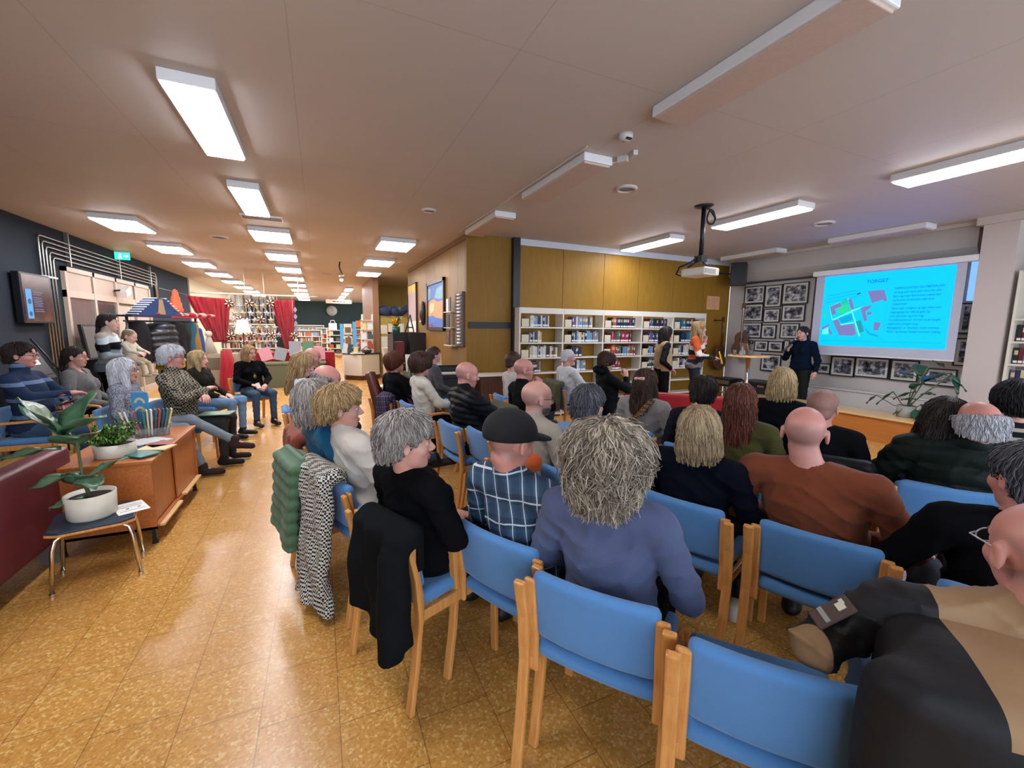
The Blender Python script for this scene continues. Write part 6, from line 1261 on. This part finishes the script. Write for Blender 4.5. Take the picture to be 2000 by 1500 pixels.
P('I', 823, 712, 1.20, 8, 20, 'person with wavy dark brown hair and white knitted sweater', hair=('helmet', 'brown', .012), top=cloth('white_wool', 'cfcbbd', 'bfbaab'), near=1, locks_n=400, female=True, girth=.98, arms={'R': ((.22, .1, .78), (.12, .36, .72)), 'L': ((-.24, .06, .78), (-.1, .34, .7))}, hs=1.04, bottom=M_blk, chair_label='blue armchair under the white wool sweater', arms_chair=True)
P('J', 772, 707, 1.20, 20, 10, 'person with auburn short hair and black top with magenta sleeve', hair=('helmet', 'auburn'), top=cloth('black_softshell', '15151a', '1c1c22'), near=1, locks_n=250, female=True, pitch=8, hs=1.03, arms={'R': ((.22, .1, .74), (.12, .34, .72))}, chair_label='blue chair under the auburn-haired person')
P('K', 848, 694, 1.20, 0, 5, 'person with curly grey-brown hair half hidden behind the white sweater', hair=('short', 'brown', .012), top=cloth('grey_wool_top', '4a4c50', '3c3e42'), pitch=6, chair_label='blue chair under the curly-haired person half hidden')
P('L', 913, 732, 1.20, 8, -8, 'bald person in a black quilted jacket seen in profile', hair=('stubble', 'stub'), top=cloth('black_quilted_nylon', '1b1d22', '22252b', 8, .5), near=1, puff=.055, skin='pink', girth=1.25, neck='collar', pitch=-6, tname='jacket', arms={'R': ((.26, .16, .82), (.2, .42, .82)), 'L': ((-.26, .1, .78), (-.1, .36, .7))}, bottom=M_blk, chair_label='blue chair under the bald person in the quilted jacket')
P('M', 1050, 778, 1.17, 15, -5, 'bald person with dark glasses and beige sweater', hair=('stubble', 'stub'), top=cloth('beige_sweater', 'a29a8d', '958c7e'), near=1, skin='fair', glasses='black', neck='collar', beard='grey', arms={'L': ((-.26, .08, .8), (-.12, .32, .7))}, chair_label='blue chair under the bald person with dark glasses')
P('N', 1150, 790, 1.16, 22, 18, 'person with short dark grey hair and light blue denim shirt', hair=('short', 'saltdark', .002), top=cloth('light_denim_shirt', '7da2d0', '6c90c0'), near=1, locks_n=450, tname='shirt', neck='collar', girth=1.05, bottom=M_jeans, arms={'L': ((-.27, .05, .78), (-.12, .3, .7))}, chair_label='blue chair under the light denim shirt')
P('O', 1004, 706, 1.20, 0, 5, 'person with short brown hair and pale shirt by the end panel', hair=('short', 'brown'), top=cloth('pale_stripe_shirt', 'b9b4b0', 'a9a4a2'), chair_label='blue chair by the end panel under the pale shirt', tname='shirt')
P('P', 1024, 722, 1.20, 5, -18, 'bald person with glasses and hand at mouth in black', hair=('stubble', 'stub'), top=cloth('black_fleece', '16171a', '1e1f22'), near=1, skin='pink', glasses='black', neck='collar', arms={'R': ((.2, .2, .84), (.06, .16, 1.02), ((-.1, .1, 1), (1, 0, 0), 1.1))}, chair_label='blue chair draped with olive coat under the bald person with glasses')
P('Q', 1110, 698, 1.20, 0, -16, 'white-haired person in a white long-sleeved shirt', hair=('crop', 'white'), top=cloth('white_shirt', 'd3d5da', 'c2c5cc'), near=1, skin='pink', girth=1.05, tname='shirt', arms={'R': ((.22, .12, .8), (.12, .4, .72))}, chair_label='beech chair under the white shirt before the bookcases')
P('R', 1186, 706, 1.20, -15, -22, 'person with brown hair in a hooded black coat, hand raised to face', hair=('helmet', 'brown'), top=cloth('black_parka', '14161a', '1a1d21', 8, .7), near=1, locks_n=150, female=True, girth=1.15, puff=.0, neck='turtle', pitch=-15, tname='coat', arms={'R': ((.22, .2, .86), (.1, .24, 1.02), ((-.2, .0, 1), (1, 0, 0), 1.0))}, chair_label='blue chair under the hooded black coat')
P('S', 1262, 748, 1.16, 15, 20, 'person with long brown hair, hair clip and grey sweater with patterned strap', hair=('long', 'brown', .004), top=cloth('light_grey_sweater', '8f8b8a', '837f7e'), near=1, locks_n=500, female=True, girth=1.12, shw=1.1, chair_label='blue chair under the grey sweater with patterned strap')
P('T', 1375, 766, 1.16, 25, 30, 'person with short dark hair before the red sofa', hair=('short', 'dkbrown', .004), top=cloth('dark_print_top', '1e1f28', '2c2e3a'), near=1, locks_n=250, chair_label='blue chair under the short dark-haired person')
P('U', 1446, 785, 1.14, 28, 32, 'person with long chestnut hair and olive green sweater', hair=('long', 'auburn', .006), top=cloth('olive_sweater', '45421c', '3a3816'), near=1, locks_n=500, female=True, girth=1.1, shw=1.08, chair_label='blue chair under the olive green sweater')
P('V', 1528, 748, 1.2, 20, 30, 'person with bright blonde bob and black jacket', hair=('bob', 'blonde', .006), top=cloth('black_jacket', '14161c', '1a1d24'), near=1, locks_n=450, female=True, girth=1.05, tname='jacket', chair_label='blue chair under the blonde bob and black jacket')
P('Wp', 1607, 796, 1.13, 30, 12, 'balding person in black partly hidden by the brown sweater', hair=('crop', 'stub'), top=cloth('black_wool_knit', '101116', '17181e'), near=1, skin='pink', chair_label='blue chair under the balding person in black')
P('X', 1573, 845, 1.17, 24, 30, 'bald person in a rust brown sweater seen from behind', hair=('stubble', 'stub'), top=cloth('rust_knit', '7a3f26', '6c361f', 5), near=2, skin='pink', girth=1.3, shw=1.12, fold=.006, hs=1.02, seat=(2.08, 1.09), chair_label='blue chair under the rust brown sweater')
P('Y', 1366, 842, 1.12, 21, 38, 'person with beige blonde bob and navy black sweater', hair=('bob', 'beigeblonde', .004), top=cloth('navy_black_knit', '0d1120', '131829'), near=2, locks_n=1000, female=True, girth=1.1, shw=1.08, hs=1.02, roll=-3, bottom=M_blk, seat=(1.83, 1.59), chair_label='blue chair under the beige blonde bob')
P('Z', 1843, 818, 1.13, 35, 45, 'person with long dark hair and pale blue grey cardigan', hair=('longbig', 'dkbrown'), top=cloth('pale_blue_cardigan', '5c6c88', '4f5e7a'), near=1, locks_n=600, female=True, roll=8, chair_label='blue chair under the pale blue grey cardigan')
P('AA', 1905, 826, 1.14, 28, 48, 'balding person with white curls and dark green padded jacket', hair=('fringe', 'white', .012), top=cloth('dark_green_nylon', '1a241f', '222d27', 8, .5), near=2, locks_n=400, skin='pink', girth=1.35, shw=1.12, puff=.1, neck='collar', tname='jacket', hs=1.04, seat=(3.37, 1.15), chair_label='blue chair under the dark green padded jacket')
P('AB', 1985, 785, 1.17, 35, 60, 'person with thick black hair and black and cream striped sweater', hair=('helmet', 'black', .012), top=m_stripes('cream_black_stripes', '12131c', 'a39a88', .062, .4), near=1, locks_n=500, hs=1.04, chair_label='blue chair under the striped sweater')
P('AC', 2012, 935, 1.16, 30, 60, 'person with short grey hair in black at the right edge', hair=('short', 'saltdark'), top=cloth('black_sweatshirt', '0d0d10', '131318'), near=1, locks_n=150, skin='pink', girth=1.1, lean=.1, arms={'L': ((-.3, .02, .76), (-.2, .3, .7))}, seat=(2.3, 0.6), chair_label='blue chair at the right edge under the person in black')
P('AD', 2040, 1085, 1.14, 42, 50, 'large person in black jacket with tan yoke at lower right', hair=('stubble', 'stub'), top=None or cloth('black_jacket_fabric', '1f1e20', '29282a', 6, .8), near=2, skin='pink', girth=1.32, shw=1.28, glasses='silver', neck='collar', lean=.12, tname='jacket', hs=1.03, fold=.012, bottom=M_jeans, curl=.8,
  arms={'L': ((-.42, -.06, .84), (-.22, .22, .78))}, seat=(1.52, 0.34), chair_label='blue chair under the large person in the tan-yoked jacket')
# tan yoke and elbow patch, badge of the big jacket
def yoke(t):
    pass
# ---- left side rows
LN_ = dict(near=1)
P('a', 42, 694, 1.35, -2, 5, 'person with glasses and navy patterned wool jumper at the left edge', hair=('short', 'dkbrown'), top=m_stripes('navy_nordic_knit', '1c2b46', '5d7290', .17, .22), near=2, locks_n=300, skin='pink', D=4.25, glasses='black', girth=1.25, shw=1.1, neck='turtle', hs=1.06, bottom=M_jeans, arms={'R': ((.28, .14, .86), (.02, .34, .86)), 'L': ((-.26, .16, .8), (.08, .32, .78))})
P('b', 148, 697, 1.3, 0, 0, 'person with dark tied hair, glasses and grey marled sweater', hair=('tied', 'dkbrown'), top=cloth('grey_marl', '6c6d6c', '5b5c5c', 30), near=1, locks_n=250, D=5.1, glasses='red', girth=1.3, female=True, neck='v', hs=1.02, bottom=M_blk)
P('c', 243, 724, 1.2, -5, 0, 'person with long silver hair and marled grey and blue sleeve', hair=('long', 'white'), top=m_knit('salt_pepper_knit', '5c5e66', '9094a0', 220, .45), near=2, locks_n=450, D=4.35, glasses='black', female=True, pitch=4, hs=1.02, bottom=M_gj, legs={'L': ((-.08, .47, .58), (.1, .92, .36), (.2, .98, -.05)), 'R': ((.12, .46, .53), (.16, .62, .1))}, shoes=mat('brown_suede_boot', '2c1d17', .9))
P('d', 338, 698, 1.3, -8, -3, 'person with thick grey hair, glasses and patterned wool sweater, arms crossed', hair=('short', 'white', .01), top=m_check('icelandic_knit', '1e1c1a', '8d8674', .02), near=2, locks_n=450, D=4.75, glasses='black', skin='pink', girth=1.3, shw=1.08, hs=1.05, neck='collar', bottom=M_dgrey, arms={'R': ((.27, .14, .8), (-.08, .27, .86)), 'L': ((-.27, .12, .8), (.1, .3, .8))}, shoes=mat('black_felt_shoe', '1e1c1c', .9))
P('e', 388, 702, 1.25, -20, -12, 'young person with long pale blonde hair and dark cardigan', hair=('long', 'blonde'), top=cloth('olive_black_cardigan', '2c2b26', '3a3931', 20), near=1, locks_n=300, skin='pale', D=6.0, female=True, bottom=M_ljeans, hs=1.02, tname='cardigan')
P('f', 487, 690, 1.2, -62, -46, 'person in black turtleneck with long pendant facing the aisle', hair=('bob', 'sandy'), top=cloth('black_turtleneck', '0d0d10', '131316'), near=2, locks_n=350, skin='fair', D=7.05, female=True, neck='turtle', bottom=M_jeans, hs=1.05, girth=1.1, arms={'R': ((.24, .06, .76), (.1, .3, .68)), 'L': ((-.24, .06, .76), (-.08, .3, .66))}, brow=True)
for k, l in (('a', 'chair under the person in the navy jumper'), ('b', 'chair under the person in the grey marled sweater'), ('c', 'chair under the silver-haired person'), ('d', 'chair under the grey-haired person with crossed arms'), ('e', 'blue chair under the young blonde person'), ('f', 'blue chair under the person in the black turtleneck')): seat_for(PP[k], l, k in 'ab')
# ---- standing people
def m_bands(name, stops, wob=.03, tilt=.0):
    s = NT(name); v = s.co(); X = s.xyz(v); f = s.math('ADD', s.math('ADD', X[2], s.math('MULTIPLY', X[0], tilt)), s.math('MULTIPLY', s.math('SUBTRACT', s.noise(v, 4, 1), .5), wob)); f = s.math('SUBTRACT', f, .9)
    s.col(s.ramp(f, stops, True)); s.bump(s.noise(v, 250, 2), .3, .002); return s.done(.95, .15)
P('mum', 213, 629, 1.66, 0, 6, 'standing person with dark ponytail, glasses and banded grey sweater holding a baby', hair=('tied', 'dkbrown'), top=m_bands('banded_sweater', [(0, '5d6a74'), (.17, '8b9499'), (.28, '8d99a2'), (.36, '14161d'), (.47, 'b8c4cc'), (.56, 'a59b92')], .12, .1), near=2, locks_n=200, stand=True, D=6.0, glasses='silver', female=True, skin='pale', neck='turtle', girth=1.15, bottom=M_blk, hs=1.02, arms={'R': ((.27, .06, 1.18), (.1, .33, 1.14)), 'L': ((-.26, .1, 1.15), (.02, .34, 1.2))})
P('baby', 253, 657, 1.42, -15, -10, 'baby with fine blond hair in a cream top held on the arm', hair=('crop', 'beigeblonde', -.004), top=cloth('cream_baby_knit', 'cfc9b6', 'bdb7a4'), skin='pale', D=5.85, scale=.47, hs=1.75, girth=1.25, pitch=-16, bottom=cloth('oat_leggings', 'b9ab8f', 'a89a7f'), legs={'L': ((-.14, .38, .42), (-.14, .42, .12)), 'R': ((.14, .38, .42), (.16, .42, .12))}, shoes=cloth('oat_leggings', 'b9ab8f', 'a89a7f'), arms={'R': ((.24, .12, .82), (.2, .36, .72)), 'L': ((-.24, .12, .82), (-.1, .38, .76))}, brow=False)
P('s1', 1302, 652, 1.6, -22, -42, 'standing person with long dark wavy hair in a beige vest over black sleeves', hair=('longbig', 'dkbrown'), top=cloth('black_leather_sleeve', '15161b', '20212a', 8, .5), near=1, locks_n=400, stand=True, D=7.5, female=True, bottom=M_blk, neck='crew', arms={'R': ((.28, -.12, 1.15), (.19, .08, 1.0))})
P('s2', 1366, 641, 1.7, -48, -46, 'standing person with light brown hair and colourful block pattern sweater', hair=('long', 'sandy', -.006), top=m_bands('colour_block_knit', [(0, 'c9a51e'), (.06, '7e7672'), (.19, '1c222e'), (.25, 'b7532a'), (.34, '23262e'), (.43, 'c3b8ac'), (.52, 'b0502a')], .22, .45), near=1, locks_n=200, stand=True, D=7.5, female=True, neck='collar', girth=1.12, bottom=mat('dark_navy_trousers', '17202f', .85), arms={'L': ((-.24, .12, 1.2), (-.05, .14, 1.42), ((.2, .1, 1), (-1, .2, 0), .9)), 'R': ((.3, .06, 1.18), (.14, .32, 1.14))})
P('pres', 1568, 651, 1.64, 182, 172, 'person in navy sweater speaking into a microphone beside the screen', hair=('tied', 'dkbrown'), top=cloth('midnight_knit', '0f2238', '0c1c30'), near=2, locks_n=250, stand=True, D=7.75, female=True, girth=1.15, pitch=-6, bottom=cloth('dark_olive_trousers', '262b26', '2f342e'), arms={'R': ((.27, .04, 1.16), (.1, .26, 1.34), ((-.1, .25, 1), (1, .3, 0), 1.1)), 'L': ((-.27, -.02, 1.14), (-.27, .02, .92))})
# ------------------------------------------------------------------ empty chairs
chair(1.22, .76, 40, 'empty blue chair between slate blue jacket and the tan-yoked jacket'); chair(1.42, 3.28, 8, 'empty blue chair just right of the quilted jacket')
chair(1.62, 4.75, 5, 'empty blue chair in front of the quilted jacket'); chair(2.55, .08, 30, 'empty chair at the far right edge')
chair(3.15, 1.65, 28, 'empty blue chair left of the dark green padded jacket'); chair(-.05, 4.95, 3, 'empty blue chair behind the person in white shirt', arms=True)
# ------------------------------------------------------------------ coats over chair backs
M_hound = m_check('houndstooth_wool', '17171b', 'c9c4ba', .011); M_olive = cloth('olive_coat_cloth', '4b4a39', '5a5844'); M_gpuf = cloth('sage_quilt', '3f5a42', '4c6a4e', 8, .6); M_blkcoat = cloth('black_wool', '141618', '1d2022', 10)
def drape(key, name, label, m, x0=-.22, x1=.22, top=.8, bot=.3, flare=.03, thick=.03, quilt=0, sd=0, front=.2, sleeve=None):
    p = PP[key]; h = p.rotation_euler.z
    def f(P):
        X, Y, Z = P; t_ = np.clip((top-Z)/(top-bot), 0, 1); w = (x1-x0)/2; c = (x0+x1)/2; yy = Y+.315+flare*t_+(.3 if quilt else 1)*(.016*np.sin(X*21+2*np.sin(Z*5)+sd)*(.3+t_)+.008*np.sin(X*47+Z*9+3*np.sin(Z*4)+sd)+.006*np.sin(Z*23+X*12))
        hw = w*(1+.12*np.sin(Z*7+sd))
        d = rbox((X-c, yy, Z), (0, 0, (top+bot)/2), (w, thick, (top-bot)/2), .02)
        d = smin(d, cap(P, (x0+.03, -.265, top-.01), (x1-.03, -.265, top-.01), .045), .04)
        d = smin(d, rbox(P, (c, -.205, top-front/2), (w*.7, .02, front/2), .015), .03)
        if sleeve: d = smin(d, cap(P, (sleeve[0], -.33, top-.1), (sleeve[0]+.03, -.37, sleeve[1]), .055, .05), .03)
        if quilt: d = d-.014*np.abs(np.sin(Z*math.pi/quilt))+.006
        return smax(d, bot+.05*np.sin(X*11+sd)-Z, .01)
    o = sdf_obj(name, f, (x0-.12, -.5, min(bot, sleeve[1] if sleeve else bot)-.08), (x1+.12, -.1, top+.06), .011, m, None, loc=p.location, rz=h); return tag(o, label, 'coat', None)
drape('D', 'houndstooth_coat', 'long black and white houndstooth coat hanging over the chair back to the floor', M_hound, -.25, .18, .84, .03, .05, sd=1)
drape('C', 'black_coat', 'black coat with dark green collar slung over the chair back in front of the aisle', M_blkcoat, -.06, .32, .82, .36, .02, sd=2, sleeve=(.24, .1)); 
drape('E', 'padded_jacket', 'sage green padded jacket over the chair back behind the teal sweater', M_gpuf, -.24, .2, .82, .32, .04, quilt=.07, sd=3)
drape('P', 'olive_coat', 'olive coat over the chair back of the bald person with glasses', M_olive, -.24, .24, .84, .4, .03, sd=4); drape('Q', 'olive_coat', 'olive brown coat over the chair back of the white-haired person', M_olive, -.24, .24, .84, .4, .03, sd=5)
drape('M', 'orange_jacket', 'bright orange jacket bundled on the chair beside the beige sweater', cloth('orange_nylon', 'c2561a', 'a84814', 8, .6), -.08, .26, .86, .5, .0, .05, sd=6)
drape('J', 'tartan_blanket', 'blue and red tartan cloth over the chair back beside the auburn-haired person', m_plaid('navy_tartan', '2a3350', '5a3040', '8a90a8', '1a1c30', .06), .1, .3, .84, .45, .02, sd=7)
drape('F', 'folded_coat', 'terracotta coat over the chair back of the balding person in navy', cloth('terracotta_wool', '8d4a38', '7a3e2e'), -.2, .24, .82, .5, .02, sd=8)
drape('Wp', 'cream_lined_jacket', 'black jacket with shiny cream lining over the chair back of the balding person in black', cloth('black_satin', '18181c', '202024', 8, .4), -.1, .26, .84, .45, .03, sd=9)
# ------------------------------------------------------------------ worn and held details
def onhead(key, name, fn, lo, hi, step, m):
    t = PP[key]; o = sdf_obj(name, fn, lo, hi, step, m, t); o.matrix_local = JN[t.name][3]; return o
onhead('B', 'cap', lambda P: smin(smax(ell(P, (0, -.015, .04), (.1, .122, .098)), .012+.12*P[1]-P[2], .012), smax(ell(P, (0, .12, .03), (.08, .08, .016)), -(P[1]-.03), .01), .02), (-.12, -.16, -.02), (.12, .21, .17), .006, mat('black_cap_cotton', '101012', .9, bump=(200, .4)))
def child(key, name, g, m, **k): return mk(name, g, m, PP[key], **k)
t = PP['A']; S_, E_, W_, M_, q_ = JN[t.name]
onhead('A', 'hair_clip', lambda P: cap(P, (.02, .03, .142), (.06, .015, .136), .005), (0, 0, .12), (.08, .05, .16), .003, M_steel)
def neckring(P, r0, h, tk): return np.sqrt((np.sqrt(P[0]**2+(P[1]+.02)**2)-r0)**2+((P[2]+h)*.6)**2)-tk
onhead('A', 'scarf', lambda P: neckring(P, .07, .125, .022)+.004*np.sin(P[0]*90), (-.13, -.16, -.19), (.13, .12, -.07), .007, cloth('black_lace_scarf', '121216', '1c1c22'))
onhead('S', 'scarf', lambda P: neckring(P, .075, .135, .035)+.006*np.sin(np.arctan2(P[0], P[1])*9), (-.15, -.17, -.22), (.15, .13, -.06), .008, cloth('dark_green_scarf', '26322c', '303f37'))
onhead('S', 'hair_clip', lambda P: np.abs(cap(P, (-.035, -.118, .045), (.035, -.118, .05), .011))-.003, (-.06, -.15, .02), (.06, -.09, .07), .0035, mat('pink_clip', 'd8a8a0', .3))
onhead('R', 'hood', lambda P: smax(ell(P, (0, -.07, -.14), (.12, .085, .06)), -ell(P, (0, -.04, -.1), (.085, .06, .05)), .01), (-.16, -.2, -.2), (.16, .02, -.02), .01, MATS['black_parka'])
onhead('pres', 'ponytail', lambda P: cap(P, (.03, -.1, -.03), (.075, -.02, -.18), .03, .012), (-.05, -.16, -.22), (.13, .05, .02), .008, HAIR['dkbrown'])
t = PP['S']; child('S', 'strap', G().tube([tuple(JN[t.name][4](*p)) for p in ((-.17, -.17, .7), (-.07, -.178, .82), (.06, -.16, .95), (.12, -.075, 1.075), (.11, .02, 1.07))], 0, sec=(.045, .006), up=(0, -1, .2)), m_check('woven_strap', '2a1a12', '8a6a4a', .012))
t = PP['f']; q_ = JN[t.name][4]
child('f', 'pendant_chain', G().tube([tuple(q_(*p)) for p in ((-.045, .03, 1.08), (-.04, .11, .98), (0, .145, .84))], .0022, 5).tube([tuple(q_(*p)) for p in ((.045, .03, 1.08), (.04, .11, .98), (0, .145, .84))], .0022, 5), mat('brass', '8f8250', .35, metal=.8)); c_ = q_(0, .15, .81); child('f', 'pendant', G().ball(c_, (.024, .007, .034), 16), mat('brass', '8f8250'))
for key, side, name, lab, cat, dims, m in (('f', 1, 'phone_card', 'small white card held in the hand of the person in black turtleneck', 'card', (.06, .006, .09), M_paper), ('D', 1, 'pink_notebook', 'thin pink phone case on the lap of the sandy-haired person', 'phone', (.08, .15, .01), BC['pink']), ('pres', 1, 'microphone', 'black hand microphone held by the person beside the screen', 'microphone', None, None), ('a', -1, 'mobile_phone', 'dark phone in the hands of the person in the navy jumper', 'phone', (.07, .13, .01), M_black), ('d', 0, 'folded_leaflet', 'dark open folder resting on the knee of the person with crossed arms', 'folder', (.24, .32, .008), BC['green']), ('s2', 1, 'yellow_booklet', 'yellow and grey booklet held by the person in the colourful sweater', 'booklet', (.14, .02, .2), mat('booklet_yellow', 'c9a82c', .5))):
    t = PP[key]; M0 = Matrix.Translation(t.location) @ Matrix.Rotation(t.rotation_euler.z, 4, 'Z'); S_, E_, W_, Mh_, q_ = JN[t.name]
    if side: w = Vector(W_[side]); e = Vector(E_[side]); c = M0 @ (w+(w-e).normalized()*.09+Vector((0, .01, .02)))
    else: c = M0 @ Vector((.1, .38, .62))
    if name == 'microphone':
        o = thing(name, lab, cat, c); hd = M0 @ (Mh_ @ Vector((.02, .13, -.08))); d_ = (hd-c)
        mk('handle', G().tube([tuple(-d_*.9), tuple(d_*.75)], .014, 12), M_dark, o); mk('head', G().ball(tuple(d_*.85), .024, 14), M_metal, o)
    else:
        g = G().box((0, 0, 0), dims); o = tag(mk(name, g, m, loc=c, rz=t.rotation_euler.z), lab, cat)
        if side and name != 'pink_notebook': o.rotation_euler = (.3, .2, t.rotation_euler.z)
# big jacket: tan yoke, elbow patch and sleeve badge
t = PP['AD']; S_, E_, W_, Mh_, q_ = JN[t.name]
b = NT('two_tone_jacket'); v = b.co(); X = b.xyz(v); n = b.noise(v, 5, 2)
c1 = np.array(q_(0, -.02, .985)); edge = b.math('GREATER_THAN', b.math('ADD', X[2], b.math('MULTIPLY', n, .03)), float(c1[2]-.015)); inn = b.math('LESS_THAN', b.math('ABSOLUTE', b.math('SUBTRACT', X[0], float(c1[0]))), .2)
pc = Vector(JN[t.name][1][-1])+Vector((-.03, -.045, .0)); dx = [b.math('POWER', b.math('DIVIDE', b.math('SUBTRACT', X[i], float(pc[i])), r_), 2.0) for i, r_ in ((0, .06), (1, .06), (2, .085))]; pch = b.math('LESS_THAN', b.math('ADD', b.math('ADD', dx[0], dx[1]), dx[2]), 1.0)
b.col(b.mix(b.math('MAXIMUM', pch, b.math('MULTIPLY', edge, inn)), '131214', '8c6e4e')); b.bump(b.noise(v, 20, 3), .3, .01); bm_ = b.done(.7, .3)
for o in t.children:
    if o.name.startswith('jacket'): o.data.materials[0] = bm_
e = Vector(E_[-1]); s0 = Vector(S_[-1]); ax_ = (e-s0).normalized(); n_ = Vector((-.25, -.35, .9)); n_ = (n_-ax_*n_.dot(ax_)).normalized(); sd_ = n_.cross(ax_)
R_b = Matrix((ax_, -sd_, n_)).transposed(); mid = s0.lerp(e, .55)+n_*.078
bd = mk('sleeve_badge', G().box(tuple(mid), (.1, .05, .01), 0, R=R_b), mat('badge_brown', '4a3a34', .7), t, bevel=.004)
mk('badge_bar', G().box(tuple(mid+ax_*.02+n_*.006), (.012, .04, .006), 0, R=R_b), mat('badge_grey', '8a8c88', .6), bd); mk('badge_mark', G().box(tuple(mid-ax_*.025+n_*.006), (.02, .018, .006), 0, R=R_b).box(tuple(mid-ax_*.033+n_*.006-sd_*.008), (.01, .012, .007), 0, R=R_b), mat('badge_white', 'c9c4b0', .6), bd)
def tail(P):
    X, Y, Z = P; d = rbox((X, Y+.33+.022*np.sin(X*13+Z*7+2*np.sin(Z*5))+.02*(1-np.abs(np.sin(X*17-Z*9+2*np.sin(X*7))))**2, Z), (-.03, 0, .62), (.37, .07, .34), .06); return smin(d, rbox(P, (-.03, -.2, .86), (.3, .12, .12), .08), .08)
sdf_obj('jacket_back', tail, (-.46, -.5, .2), (.4, -.05, 1.05), .014, bm_, t)
# vest of the long-haired standing person
t = PP['s1']; q_ = JN[t.name][4]
def vest(P):
    d = smin(ell(P, q_(0, 0, 1.3), (.19, .145, .2)), ell(P, q_(0, -.01, 1.08), (.195, .15, .22)), .06); d = smin(d, cap(P, q_(-.13, -.015, 1.43), q_(.13, -.015, 1.43), .08), .04)
    d = smax(d, -(cap(P, q_(0, .16, 1.5), q_(0, .2, .8), .075)), .01); d = smax(d, q_(0, 0, .93)[2]-P[2], .01); return smax(d, -cap(P, q_(0, -.01, 1.44), q_(0, .02, 1.6), .06), .01)
sdf_obj('vest', vest, (-.26, -.24, .8), (.26, .24, 1.6), .014, cloth('beige_fleece_vest', 'a8906a', '987f5a', 20), t)
t = PP['J']; S_, E_, W_, Mh_, q_ = JN[t.name]
for s_, nm in ((-1, 'sleeve_panel'), (1, 'sleeve_panel')): e = E_[s_]; a = S_[s_]; w = W_[s_]; sdf_obj(nm, lambda P: smin(cap(P, tuple(np.array(a)*.45+np.array(e)*.55), e, .052, .056), cap(P, e, tuple(np.array(e)*.3+np.array(w)*.7), .055, .044), .02), tuple(np.minimum(np.minimum(a, e), w)-.1), tuple(np.maximum(np.maximum(a, e), w)+.1), .014, cloth('magenta_print', '8a1f4a', '4a1030', 40), t)
